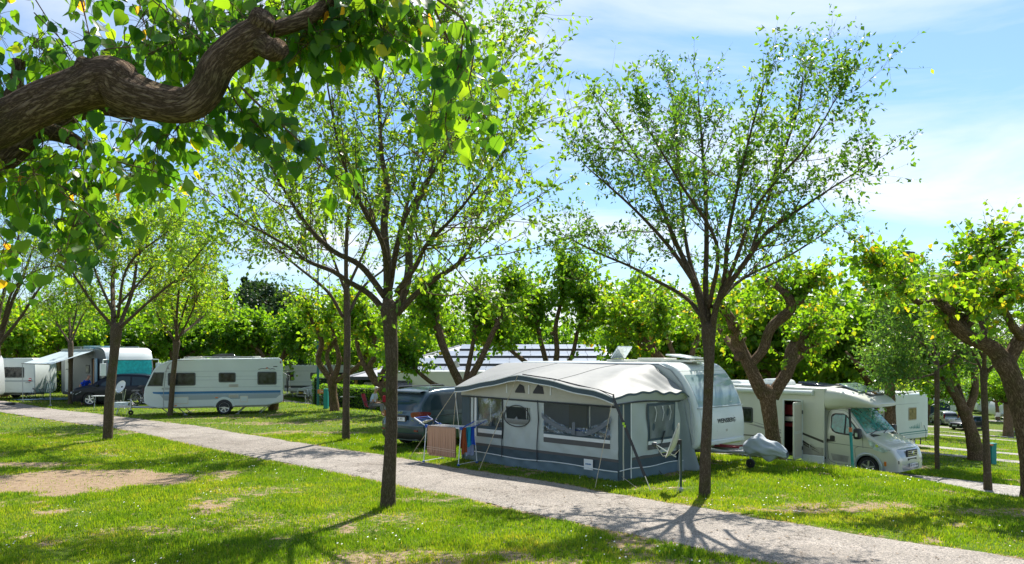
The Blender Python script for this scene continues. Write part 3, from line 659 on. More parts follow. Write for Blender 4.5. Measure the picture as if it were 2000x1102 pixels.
pollard(20, f, 22.0, [[(1514, 905, 38), (1508, 850, 32), (1502, 800, 33), (1498, 765, 40)],
    [(1492, 775, 30, 0), (1466, 720, 28), (1442, 670, 26), (1428, 625, 22, -.5), (1408, 600, 16, -.7)],
    [(1462, 715, 22, 0), (1490, 684, 22), (1506, 640, 22), (1545, 602, 24), (1532, 570, 18), (1498, 548, 14, .4)],
    [(1545, 600, 16, 0), (1575, 570, 12), (1590, 545, 9)],
    [(1508, 775, 30, 0), (1540, 722, 28), (1548, 680, 26, .3), (1578, 648, 22, .5), (1584, 632, 20, .5)],
    [(1440, 690, 16, 0), (1410, 650, 12, .8), (1380, 600, 10, 1.4)],
    [(1510, 760, 18, .2), (1560, 700, 14, 1.2), (1620, 650, 12, 2)]],
    'old forked pollard with thick dark limbs in front of the cream motorhome', 190, 1.0, .125, 13, split=True, orange=.07, tb=.05)
f = at(2012, 16.0)
pollard(21, f, 16.0, [[(2026, 985, 52), (2012, 870, 48), (1994, 790, 45), (1974, 735, 44), (1957, 700, 44)],
    [(1965, 710, 38, 0), (1935, 678, 34), (1898, 662, 30), (1868, 640, 30), (1850, 610, 26), (1832, 592, 24), (1795, 592, 12), (1765, 565, 10), (1745, 540, 7), (1700, 510, 4)],
    [(1965, 710, 34, 0), (1995, 660, 30), (2030, 610, 26), (2050, 540, 20)],
    [(1895, 668, 22, 0), (1880, 630, 18, .2), (1872, 600, 16, .4)],
    [(2000, 660, 24, 0), (1980, 640, 18, -.6), (1960, 600, 14, -1), (1950, 560, 10, -1.2)],
    [(1940, 690, 16, 0), (1920, 640, 12, 1), (1900, 560, 9, 1.5), (1905, 500, 6, 1.6)],
    [(2030, 610, 18, 0), (1990, 560, 12, .5), (1950, 510, 9, .7), (1935, 470, 6, .8)]],
    'large knobbly pollard with a thick trunk leaning in from the right edge', 250, .85, .115, 12, split=True, orange=.07, tb=.1)
f = at(1905, 32.8)
pollard(22, f, 32.8, [[(1908, 900, 30), (1896, 840, 26), (1882, 800, 26)],
    [(1882, 800, 22, 0), (1862, 765, 20), (1845, 735, 16), (1820, 700, 10)], [(1890, 805, 18, 0), (1904, 760, 16), (1900, 700, 12), (1890, 660, 8)], [(1885, 800, 14, 0), (1860, 720, 10, 1), (1850, 660, 7, 2)]],
    'leaning two-limbed pollard beside the teal post at the right', 130, 1.2, .15, 12, orange=.03)
f = at(905, 31.5)
pollard(23, f, 31.5, [[(905, 832, 26), (905, 790, 25), (905, 752, 26)],
    [(903, 755, 17, 0), (880, 710, 15), (862, 660, 13), (852, 600, 9), (850, 550, 6)], [(910, 752, 17, 0), (938, 705, 14), (960, 655, 12), (985, 600, 8), (990, 545, 5)],
    [(900, 760, 13, 0), (872, 700, 11, .6), (850, 640, 9, 1), (845, 580, 6)], [(895, 762, 12, -.2), (850, 752, 10, -.6), (800, 712, 8, -1), (775, 690, 6, -1.2)], [(908, 750, 12, 0), (925, 660, 9, 1), (930, 580, 6, 1.5)]],
    'pollard with upswept limbs rising behind the dark grey car', 330, 1.35, .155, 15, start=.55, orange=.02, tb=.0)
f = at(1075, 34)
pollard(24, f, 34, [[(1075, 825, 22), (1074, 770, 20), (1074, 738, 22)],
    [(1074, 740, 13, 0), (1062, 690, 11), (1050, 640, 9), (1045, 590, 5)], [(1078, 740, 14, 0), (1088, 690, 12), (1085, 640, 10), (1100, 570, 7), (1105, 520, 4)], [(1070, 740, 12, 0), (1030, 710, 10), (985, 670, 8), (975, 620, 6)],
    [(1080, 740, 12, 0), (1115, 700, 10), (1130, 640, 8), (1150, 590, 5)]],
    'tall leafy pollard behind the ridge of the grey awning', 380, 1.5, .16, 15, start=.55, orange=.02)
f = at(1345, 31)
pollard(25, f, 31, [[(1345, 850, 26), (1338, 790, 24), (1332, 745, 24)],
    [(1330, 750, 19, 0), (1300, 712, 18), (1262, 668, 17), (1240, 632, 14), (1222, 606, 10)], [(1325, 740, 15, .4), (1285, 700, 14, .8), (1252, 672, 14, 1), (1215, 640, 11, 1), (1180, 615, 8, 1)],
    [(1335, 745, 15, 0), (1352, 690, 12), (1370, 640, 10), (1372, 590, 6)], [(1335, 745, 12, 0), (1300, 650, 9, -.5), (1290, 590, 6, -1)]],
    'pollard with two long limbs slanting left above the caravan roof', 230, 1.2, .15, 13, orange=.06, tb=.1)
f = at(655, 38)
pollard(26, f, 38, [[(654, 812, 19), (650, 770, 18), (648, 738, 20)],
    [(645, 742, 14, 0), (622, 705, 13), (628, 668, 11), (612, 635, 9), (600, 600, 6)], [(652, 742, 13, 0), (662, 700, 11), (650, 650, 9), (655, 600, 6)], [(655, 745, 12, 0), (700, 715, 11), (720, 680, 8), (715, 640, 5)], [(650, 735, 10, 0), (640, 690, 9, 1), (680, 640, 6, 1.6)]],
    'twisting pollard in front of the clipped hedges', 150, 1.3, .17, 12, orange=.08, tb=.15)
f = at(760, 36)
pollard(27, f, 36, [[(762, 820, 22), (756, 785, 20), (745, 755, 22)],
    [(740, 755, 15, 0), (722, 718, 14), (738, 685, 12), (722, 640, 10), (712, 600, 6)], [(735, 752, 12, 0), (705, 700, 10), (695, 650, 8), (690, 600, 5)], [(745, 752, 13, 0), (790, 700, 11), (802, 650, 9), (808, 600, 6)], [(742, 740, 10, 0), (765, 680, 8, .8), (760, 620, 6, 1)]],
    'crooked pollard just left of the dark grey car', 160, 1.3, .165, 12, orange=.06, tb=.1)

# rows of the same pollards filling the background
def gen_pollard(seed):
    rg = np.random.default_rng(seed); h = 1.7+.5*rg.random(); lean = rg.normal(size=2)*.15
    wood = [[(0, 0, 0, .22), (lean[0]*.5, lean[1]*.5, h*.6, .19), (lean[0], lean[1], h, .21)]]
    k = 5
    for i in range(k):
        a = 2*PI*(i+rg.random()*.6)/k; P = np.array((lean[0], lean[1], h)); L = [(*P, .13)]; v = np.array((math.cos(a), math.sin(a), .8))
        for j in range(4):
            v = v+rg.normal(size=3)*.45; v[2] = abs(v[2])*.6+.35; v /= np.linalg.norm(v); P = P+v*(.62+.2*rg.random()); L.append((*P, .13-.022*(j+1)))
        wood.append(L)
    return wood
protos = []
for i in range(5):
    o = pollard(40+i, Vector((0, 0, 0)), 0, gen_pollard(40+i), 'knobbly pollard in the leafy rows behind the caravans', 460, 1.75, .21, 16, grp='pollard trees in the rows behind the caravans', orange=(.01, .04, .015, .01, .025)[i], tb=(-.05, .14, .04, -.1, .08)[i], both=1, n=7, droop=.0)
    protos.append(o)
BACK = [(15.4, 47, 4), (-28, 52, 0), (-33, 50, 1), (-37, 53, 2), (-24, 55, 3), (-40, 60, 0), (-29, 62, 1), (-22, 64, 2), (-36, 70, 3), (-24, 72, 4), (-14, 66, 2),
        (-11, 60, 1), (6.3, 39, 2), (8.6, 36.5, 1), (10.5, 41, 4), (12.8, 38, 1), (14.2, 46, 3), (15, 52, 1), (16.5, 42, 4), (18.5, 60, 0), (20, 50, 1),
        (22.6, 66, 3), (34, 78, 0), (52, 96, 4), (57, 84, 0), (62, 98, 2), (44, 104, 1), (68, 104, 3), (36, 96, 2), (28, 90, 4), (21, 84, 0), (72, 112, 1), (60, 112, 4), (50, 120, 0),
        (-45, 72, 1), (-44, 84, 2), (-33, 86, 3), (-20, 84, 0), (-9, 80, 4), (0, 76, 1), (9, 76, 2), (-3, 92, 3), (14, 96, 4), (-36, 47, 4), (-34, 58, 3), (17.3, 37, 2), (-8.4, 68, 0), (-18, 58, 0), (-12.5, 70, 3), (-5, 73, 2), (2, 72, 0), (8, 74, 3), (14, 70, 1), (17, 66, 4), (22, 58, 2), (26, 84, 0), (32, 72, 4), (-2, 82, 1), (5, 86, 4), (12, 84, 0), (19, 78, 3), (36, 84, 1), (42, 94, 0), (-16, 78, 2), (-25, 60, 1), (12.5, 44, 0), (9.6, 46.5, 3)]
for k, (x, y, i) in enumerate(BACK):
    s = (1.0, 1.36, 1.14, 1.5, 1.08, 1.26, .95)[k % 7]; p = protos[i]; loc = G(x, y)
    if not p.get('used'): p['used'] = 1; p.location = loc; p.rotation_euler.z = k*1.3; 
    else: dup(p, loc, k*1.3, s=s)
for p in protos:
    if 'used' in p: del p['used']
# feathery plane tree further right, dark evergreens, cypresses
def blob_tree(name, label, loc, H, r0, trunk, n, lsize, leafm, shape, prof, seed, tb=0., clumps=34):
    T = Tree(seed); T.ldroop = -.2; T.petiole = .05; rg = T.rg
    T.limb([(0, 0, -.2), (0.05, 0, H*.5), (0, 0, H*.93)], [trunk, trunk*.7, trunk*.25], 8, .1, .5)
    for k in range(clumps):
        h = rg.random()**.8; a = rg.random()*2*PI; r = r0*prof(h)*(.45+.55*rg.random()); c = np.array((math.cos(a)*r, math.sin(a)*r, H*(.18+.8*h)))
        T.tw.tube([(0, 0, c[2]*.75), c], [trunk*.25, .02], 4, False, attr=True)
        m = n//clumps; P = c+rg.normal(size=(m, 3))*np.array((.26, .26, .22))*r0*.75*max(.3, prof(h)); T.P += list(P); T.D += list(unit(rg.normal(size=(m, 3))+(P-c)))
    return make_tree(T, name, label, loc, 'bark_old', leafm, shape, lsize, None, 0, 0, False, tb)
blob_tree('evergreen_tree', 'dark rounded evergreen rising above the pollards, left of centre', G(-36, 112), 13.8, 4.8, .4, 9000, .42, 'leaf_dark', L_MID, lambda h: math.sin(PI*(.12+.8*h))**.6, 60, clumps=60)
blob_tree('evergreen_tree', 'dark evergreen with a lower flatter crown next to the rounded one', G(-30.5, 106), 11.5, 3.6, .35, 6000, .4, 'leaf_dark', L_MID, lambda h: math.sin(PI*(.12+.8*h))**.6, 61, clumps=40)
for i, (px, d, H, lb) in enumerate(((437, 130, 13.8, 'dark cypress, left one of two slim tops on the skyline'), (478, 126, 12.9, 'dark cypress, right one of two slim tops on the skyline'))):
    blob_tree('cypress_tree', lb, at(px, d), H+3.5, 1.2, .3, 4200, .42, 'leaf_dark', L_MID, lambda h: (1-h)**.45*.95+.03, 63+i, clumps=60)
blob_tree('feathery_tree', 'loose pale feathery tree behind the cream motorhome', at(1690, 46), 8.2, 2.6, .2, 6000, .17, 'leaf_young', L_SMALL, lambda h: math.sin(PI*(.1+.85*h))**.5, 66, .25)
blob_tree('feathery_tree', 'tall fine-leaved tree behind the big leaning pollard', at(1830, 60), 11.8, 3.8, .2, 9000, .22, 'leaf_fine', L_SMALL, lambda h: math.sin(PI*(.1+.85*h))**.5, 67, .0)
# a far belt of trees that reads as one mass
rg = np.random.default_rng(99); mb = MB(); P = []; D = []
for k in range(260):
    a = -.85+1.7*k/260+rg.normal()*.01; d = 135+rg.random()*50; x = math.tan(a)*d if abs(a) < 1.2 else 0; h = 9.5+3.5*rg.random()
    c = np.array(tuple(G(x, d))); m = 150; q = c+np.array((0, 0, h*.5))+rg.normal(size=(m, 3))*np.array((3., 2., h*.26)); P.append(q); D.append(rg.normal(size=(m, 3)))
P = np.concatenate(P); D = np.concatenate(D); leaves(mb, P, D, .75*(.6+.7*rg.random(len(P))), np.clip(.2+.5*rg.random(len(P)), 0, .9), L_MID, rg, 0)
tag(mb.build('distant_woods', MATS['leaf_mid'], attname='tint', smooth=False, recalc=False), 'far belt of trees closing the campsite', 'woods', kind='stuff')

# the foreground pollard whose limb reaches over the view
FT = G(-5.6, 4.6)
T = Tree(77); T.ldroop = -.75; T.petiole = .06
T.limb([(0, 0, -.1), (.02, 0, .25), (.05, 0, 1.2), (.1, .1, 2.3), (.2, .15, 3.1)], [.46, .38, .34, .34, .40], 36, .16, .05)
def fl(pts, d=5.0):
    p, r = px_limb(pts, d, FT); return p, r
def flimb(pts, d=5.0, n=40, rough=.2, step=.03, pre=None, prer=None):
    p, r = fl(pts, d)
    if pre: p = [Vector(a) for a in pre]+p; r = list(prer)+r
    return T.limb(p, r, n, rough, step)
main = flimb([(-180, 330, 118), (0, 246, 96), (75, 207, 90), (150, 176, 90), (215, 158, 104), (250, 182, 92), (310, 202, 80), (365, 206, 78), (402, 180, 76), (425, 130, 74), (462, 95, 74), (500, 70, 72), (520, 60, 60)], 5.0, 44, .24, .028, [(.3, .1, 2.7)], [.26])
l2 = flimb([(500, 80, 50, 0), (535, 100, 48, -.05), (548, 92, 44, -.1)], 5.0, 28, .2, .03)
l3 = flimb([(530, 60, 30, .1), (590, 40, 34, .2), (640, 5, 26, .35), (700, -50, 20, .5)], 5.0, 24, .22, .04)
l4 = flimb([(-160, 420, 90, .9), (0, 310, 66, .9), (70, 258, 52, 1.0), (130, 268, 34, 1.0), (160, 285, 26, 1.0)], 5.0, 28, .24, .04, [(.3, .3, 2.6)], [.22])
l5 = flimb([(60, 250, 40, 1.0), (140, 230, 26, 1.2), (200, 215, 24, 1.2), (260, 235, 14, 1.3)], 5.0, 20, .24, .05)
l6 = flimb([(-60, 250, 40, .5), (20, 190, 30, .7), (35, 140, 26, .8), (38, 118, 30, .8)], 5.0, 20, .24, .05)
l7 = flimb([(-200, 150, 70, -.3), (-120, 60, 50, 0), (0, -20, 34, .4), (80, -60, 24, .8)], 5.0, 18, .2, .08, [(.25, 0, 3.0)], [.2])
for i, (px, py, r) in enumerate(((240, 142, 52), (512, 38, 46), (165, 130, 34))):
    c = np.array(tuple(W(px, py, 4.95)-FT)); v = unit(np.array((.55, -.6, .5))); T.wood.append((np.array([c-v*.06, c, c+v*.035]), np.array([r, r*1.05, r*.92])/2/FPX*5, 16, .1))
def fshoot(pts, nleaf, sz=1., r=.008, dd=5.0):
    q = catmull([W(p[0], p[1], dd+(p[2] if len(p) > 2 else 0))-FT for p in pts], .08)
    T.tw.tube(q, np.linspace(r, r*.35, len(q)), 5, False, attr=True)
    for k in range(nleaf):
        u = (.08+.92*T.rg.random()**.8)*(len(q)-1); i = min(int(u), len(q)-2); P = q[i]+(q[i+1]-q[i])*(u-i)
        off = T.rg.normal(size=3)*.075; ld = unit(off*4+np.array((0, 0, -.85))+unit(q[i+1]-q[i])*.4)
        P2 = P+off+ld*.03; T.tw.tube([P, (P+P2)/2+np.array((0, 0, .01)), P2], [.0022, .0018, .0016], 3, False, attr=True); T.P.append(P2); T.D.append(ld)
    return q
for s in ([(855, 0), (905, 40, -.1), (925, 110, -.1), (915, 165, -.1), (935, 215, -.1), (985, 262, -.1)], [(905, 45), (900, 110, .1), (880, 180, .1), (870, 240), (878, 290)], [(850, 20), (880, 100, .3), (850, 170, .3), (840, 250, .3)]): fshoot(s, 44)
for s in ([(470, 170), (500, 200, .1), (545, 240, .1), (600, 290), (645, 335), (690, 368)], [(440, 160), (475, 220, .2), (530, 270, .2), (560, 320, .2)], [(400, 200, .3), (440, 210, .3), (480, 250, .3), (505, 235, .3)]): fshoot(s, 46)
rg = T.rg
def patch(cx, cy, rx, ry, n, dlo, dhi, nl=11, L=150, dirx=.4, diry=.55):
    dlo, dhi = max(dlo, .28), max(dhi, .9)
    for k in range(n):
        a = rg.random()*2*PI; m = math.sqrt(rg.random()); x = cx+rx*m*math.cos(a); y = cy+ry*m*math.sin(a); dd = dlo+(dhi-dlo)*rg.random()
        vx, vy = rg.normal()*.8+dirx*(.3), diry+rg.normal()*.6; l = L*(.5+.7*rg.random())
        fshoot([(x-vx*l*.5, y-vy*l*.5, dd), (x, y-8, dd+rg.normal()*.06), (x+vx*l*.5, y+vy*l*.5, dd+rg.normal()*.15)], nl, 1, .005)
patch(30, 90, 120, 100, 15, -.3, 1.4); patch(200, 70, 100, 60, 9, -.2, 1.2, 9); patch(330, 95, 110, 75, 17, -.2, 1.2); patch(450, 40, 90, 55, 13, -.3, 1)
patch(620, 30, 90, 45, 24, -.5, .8, 13, 110); patch(740, 20, 80, 45, 24, -.5, .8, 13, 110); patch(815, 30, 30, 50, 5, -.3, .4, 9, 90); patch(560, 90, 45, 45, 8, .1, .8, 10, 100); patch(690, 90, 110, 30, 10, 0, .8, 10, 70)
patch(90, 375, 110, 75, 27, .5, 2.2, 11, 120); patch(40, 330, 60, 50, 10, .4, 2, 10, 110); patch(230, 300, 80, 60, 13, .5, 2.0, 10, 120); patch(290, 350, 45, 70, 9, .4, 1.6, 10, 130); patch(360, 250, 50, 40, 6, .2, 1.0)
patch(150, 460, 45, 55, 8, .3, 1.2, 10, 110); patch(20, 460, 30, 60, 4, .6, 2); patch(400, 90, 60, 50, 7, .3, 1.2); patch(120, 200, 90, 60, 6, .4, 1.4, 8); patch(300, -60, 500, 60, 30, -.6, 1.6); patch(-160, 200, 140, 240, 30, -.4, 1.6)
foretree = thing('pollard_tree', 'foreground pollard reaching a thick winding limb in from the upper left', 'tree', FT)
for i, (P, r, n, rough) in enumerate(T.wood):
    mb = MB(); mb.tube(P, r, n, rough=rough, attr=True, seed=i+3); part('trunk' if i == 0 else 'limb', mb, MATS['bark_old'], foretree, attname='bark', sharp=0, recalc=False)
tag(part('twigs', T.tw, MATS['bark_twig'], foretree, attname='bark', sharp=0, recalc=False), kind='stuff')
P, D = np.array(T.P), np.array(T.D); n = len(P); size = .103*(.50+.75*rg.random(n)); ti = np.clip(.0+.82*rg.random(n), 0, .86); ti = np.where(rg.random(n) < .022, .92+.08*rg.random(n), ti)
Wp = P+np.array(tuple(FT)); dep = Wp[:, 1]; u = Wp[:, 0]/dep*FPX+1000; v = 690-(Wp[:, 2]-CAM_Z)/dep*FPX
vis = (u > -10) & (u < 1010) & (v > -10); score = np.where(vis, size/dep, 0); pick = np.argsort(-score)[:300]; rest = np.ones(n, bool); rest[pick] = False
mb = MB(); leaves(mb, P[rest], D[rest], size[rest], ti[rest], L_BIG, rg, .3); tag(part('foliage', mb, MATS['leaf_big'], foretree, attname='tint', sharp=0, recalc=False), kind='stuff')
lmesh = []
for k in range(8):
    mb = MB(); vv = L_BIG[0].copy(); vv[:, 2] *= (.4, 1, 1.6, .7, 1.3, 2, .9, 1.1)[k]; vv[:, 2] -= vv[:, 1]**2*(.05, .1, .2, .02, .15, .1, .25, .12)[k]
    mb.add(vv, L_BIG[1], np.full(len(vv), (.15, .3, .42, .5, .6, .7, .8, .94)[k])); me = mb.mesh('leaf', 'tint', True, 0); me.materials.append(MATS['leaf_big']); lmesh.append(me)
X, Y, Z = leaf_frames(P[pick], D[pick], rg, .3)
for j, i in enumerate(pick):
    k = int(np.argmin(np.abs(np.array((.15, .3, .42, .5, .6, .7, .8, .94))-ti[i]))); o = bpy.data.objects.new('leaf', lmesh[k]); C.objects.link(o); o.parent = foretree
    s = size[i]; m = Matrix(((X[j][0]*s, Y[j][0]*s, Z[j][0]*s, P[i][0]), (X[j][1]*s, Y[j][1]*s, Z[j][1]*s, P[i][1]), (X[j][2]*s, Y[j][2]*s, Z[j][2]*s, P[i][2]), (0, 0, 0, 1))); o.matrix_basis = m
# ---------------------------------------------------------------- vehicles (local frame: x forward, y left, z up)
mat('gelcoat_white', (.72, .76, .75), .28, dirt=.07, vscale=2.2, coat=.3); mat('gelcoat_cream', (.66, .66, .58), .3, dirt=.08, vscale=2, coat=.3)
mat('alu_white', (.66, .73, .72), .33, dirt=.08, vscale=1.5, bump=.05, bscale=180); mat('gel_grey', (.36, .37, .38), .45, dirt=.12)
mat('rubber', (.018, .018, .018), .85); mat('black_plastic', (.022, .022, .024), .5); mat('dark_trim', (.05, .055, .06), .45)
mat('alloy', (.62, .63, .65), .3, .8); mat('chrome', (.75, .76, .78), .15, 1.); mat('galv', (.45, .47, .48), .4, .75, var=.15); mat('steel_dark', (.12, .13, .13), .5, .5)
glassmat('glass_dark'); glassmat('glass_blue', (.012, .035, .05), .03); mat('seal', (.06, .068, .072), .55)
mat('acrylic', (.030, .034, .032), .05, var=.8, vscale=5); mat('blue_stripe', (.02, .16, .36), .4); mat('grey_stripe', (.33, .39, .42), .4); mat('paper_white', (.8, .8, .8), .6); mat('ink', (.03, .03, .035), .6)
mat('amber', (.75, .2, .02), .3); mat('red_lens', (.17, .003, .006), .12, var=.35, vscale=14, coat=.8); mat('clear_lens', (.55, .62, .66), .08, .3, var=.4, vscale=16, coat=1.)
mat('paint_navy', (.004, .007, .016), .3, 0, coat=.25, spec=.2); mat('paint_slate', (.040, .075, .100), .25, .3, coat=.6); mat('paint_white', (.72, .74, .75), .2, coat=.8); mat('paint_silver', (.42, .44, .45), .25, .7, coat=.8)
mat('beige', (.60, .56, .45), .6); mat('wood_door', (.36, .17, .07), .5); mat('maroon', (.22, .02, .03), .7); mat('interior', (.03, .022, .02), .8); mat('solar', (.02, .03, .06), .12, .2)
def rr(x0, x1, z0, z1, r=.06, n=4):
    o = []
    for cx, cz, a in ((x1-r, z1-r, 0), (x0+r, z1-r, 90), (x0+r, z0+r, 180), (x1-r, z0+r, 270)):
        for k in range(n+1): t = R(a+90*k/n); o.append((cx+r*math.cos(t), cz+r*math.sin(t)))
    return o
def smooth_poly(p, step=.12): return [tuple(a) for a in catmull([(x, z, 0) for x, z in p], step)[:, :2]]
def panel(parent, name, poly, y, m, th=.012, label=None, inner=None, im=None, iname='pane'):
    """flat panel on the side y=const, standing th proud; optional smaller pane on it"""
    s = 1 if y > 0 else -1
    mb = MB(); mb.prism(poly, y-s*.01, y+s*th); o = part(name, mb, m, parent, sharp=30)
    if label: o['label'] = label
    if inner:
        cx = sum(a for a, b in poly)/len(poly); cz = sum(b for a, b in poly)/len(poly); w = max(a for a, b in poly)-min(a for a, b in poly); h = max(b for a, b in poly)-min(b for a, b in poly)
        pp = [(cx+(a-cx)*(1-2*inner/w), cz+(b-cz)*(1-2*inner/h)) for a, b in poly]
        mb = MB(); mb.prism(pp, y+s*(th-.002), y+s*(th+.006)); part(iname, mb, im or MATS['acrylic'], o, sharp=30)
    return o
def wheel(parent, x, y, r, w=.2, rim='alloy', spokes=6, side=None):
    s = side or (1 if y > 0 else -1); mb = MB()
    mb.lathe([(r*.60, -w/2), (r*.93, -w/2), (r, -w/2+.03), (r, w/2-.03), (r*.93, w/2), (r*.64, w/2), (r*.60, w/2-.03)], (0, 0, 0), 'y', 28)
    o = mb.build('wheel', MATS['rubber'], parent, loc=(x, y, r))
    mb = MB(); mb.lathe([(r*.66, w/2*s), (r*.66, (w/2-.05)*s), (r*.6, (w/2-.06)*s), (.02, (w/2-.08)*s)], (0, 0, 0), 'y', 24); part('rim_well', mb, MATS['steel_dark'], o)
    mb = MB(); mb.lathe([(r*.69, (w/2-.012)*s), (r*.66, (w/2+.008)*s), (r*.60, (w/2-.01)*s), (r*.60, (w/2-.05)*s)], (0, 0, 0), 'y', 28)
    for k in range(spokes):
        a = 2*PI*k/spokes+.2; c, sn = math.cos(a), math.sin(a); rot = Matrix.Rotation(-a, 3, 'Y')
        mb.box((c*r*.36, (w/2-.012)*s, sn*r*.36), (r*.56, .022, r*.17 if spokes < 8 else r*.10), rot)
    mb.lathe([(0, (w/2+.006)*s), (r*.11, (w/2+.004)*s), (r*.15, (w/2-.02)*s)], (0, 0, 0), 'y', 14); part('rim', mb, MATS[rim], o, sharp=30); return o
def hull(parent, name, prof, hw, m, bevel=.05, sub=None):
    mb = MB(); mb.prism(prof, -hw, hw); return part(name, mb, m, parent, bevel=bevel, sharp=40, segs=3)
def plate(parent, loc, rot, txt, col='paper_white', w=.52, h=.115, name='number_plate'):
    mb = MB(); mb.box((0, 0, 0), (w, .015, h)); o = part(name, mb, MATS[col], parent, loc=loc); o.rotation_euler = rot
    t = text(txt, h*.95, MATS['ink'], o, (0, -.0095, 0), (PI/2, 0, 0)); return o
def handle_bar(parent, a, b, out, m='galv', r=.015, name='grab_handle'):
    mb = MB(); a, b, out = Vector(a), Vector(b), Vector(out); mb.tube([a, a+out, b+out, b], r, 6); return part(name, mb, MATS[m], parent)

class Shell:
    """car body as lofted cross-sections"""
    def __init__(s, L, Wd, top, belt, tumble=.16, wheels=(), wr=.36, floor=.24, plan=.10, rc=.10, crown=.03, endr=.35):
        s.L, s.W, s.belt, s.tumble, s.wheels, s.wr, s.floor, s.plan, s.rc, s.crown, s.endr = L, Wd, belt, tumble, wheels, wr, floor, plan, rc, crown, endr
        t = catmull([(x, z, 0) for x, z in top], .04); s.tx, s.tz = t[:, 0], np.minimum(t[:, 1], max(z for x, z in top)+.01); k = np.argsort(s.tx); s.tx, s.tz = s.tx[k], s.tz[k]; s.H = s.tz.max()
    def T(s, x): return float(np.interp(x, s.tx, s.tz))
    def B(s, x):
        b = s.floor
        for w in s.wheels:
            d = abs(x-w); ra = s.wr*1.13
            if d < ra: b = max(b, s.wr+math.sqrt(ra*ra-d*d)*.98)
        return b
    def hw(s, x, z):
        u = abs(2*x/s.L-1); e = min(x, s.L-x)/s.endr; p = 1-s.plan*u**3
        if e < 1: p *= .80+.20*math.sqrt(max(0, 1-(1-e)**2))
        g = 1-.05*max(0, (.5-z)/.5)
        if z > s.belt: g = 1-s.tumble*((z-s.belt)/(s.H-s.belt))**1.1
        else: g -= .03*abs(z-s.belt*.72)/s.belt
        return s.W/2*p*g
    def build(s, name, parent, m, n=90):
        xs = set(np.linspace(0, s.L, n)); 
        for w in s.wheels: xs |= {w+s.wr*1.13*math.cos(a) for a in np.linspace(0, PI, 15)}
        xs = np.array(sorted(x for x in xs if 0 <= x <= s.L)); V = []
        for x in xs:
            b, t = s.B(x), s.T(x); rc = min(s.rc, (t-b)*.4); row = []
            for k in range(9): z = b+(t-rc-b)*k/8; row.append((x, -s.hw(x, z), z))
            w0 = s.hw(x, t-rc)
            for k in range(1, 5): a = PI/2*k/4; row.append((x, -(w0-rc+rc*math.cos(a)), t-rc+rc*math.sin(a)))
            for k in range(1, 8): y = -(w0-rc)*(1-k/4); row.append((x, y, t+s.crown*(1-(y/(w0-rc))**2)))
            V.append(row+[(p[0], -p[1], p[2]) for p in row[12::-1]])
        V = np.array(V); mb = MB(); mb.grid(V); k = V.shape[1]
        mb.f.append(np.array([list(range(k))])); mb.f.append(np.array([list(range((len(xs)-1)*k, len(xs)*k))[::-1]]))
        o = part(name, mb, m, parent, sharp=32)
        mb = MB(); mb.box((s.L/2, 0, s.floor+.28), (s.L*.9, s.W*.74, .5)); part('underbody', mb, MATS['black_plastic'], parent)
        return o
    def side(s, parent, name, poly, m, sd=-1, eps=.008, label=None):
        P = [(x, sd*(s.hw(x, z)+eps), z) for x, z in poly]; Q = [(x, y-sd*.02, z) for x, y, z in P]; n = len(P); mb = MB()
        mb.add(P+Q, [list(range(n))]+[(i, (i+1) % n, n+(i+1) % n, n+i) for i in range(n)]); o = part(name, mb, m, parent, sharp=25)
        if label: o['label'] = label
        return o
    def top(s, parent, name, x0, x1, m, w0=.9, w1=.9, eps=.008, ny=9, nx=8):
        V = []
        for i in range(nx+1):
            x = x0+(x1-x0)*i/nx; t = s.T(x); f = w0+(w1-w0)*i/nx; w = (s.hw(x, t-s.rc)-s.rc*.5)*f
            sl = (s.T(x+.02)-s.T(x-.02))/.04; n = Vector((-sl, 0, 1)).normalized()*eps
            V.append([(x+n.x, y, t+s.crown*(1-(y/w)**2*f*f)+n.z) for y in np.linspace(-w, w, ny)])
        mb = MB(); mb.grid(V); o = part(name, mb, m, parent, sharp=0); return o
    def line(s, parent, pts, sd=-1, r=.006, name='door_seam'):
        mb = MB(); mb.tube([(x, sd*(s.hw(x, z)+.001), z) for x, z in smooth_poly(pts, .08)], r, 4); return part(name, mb, MATS['ink'], parent)

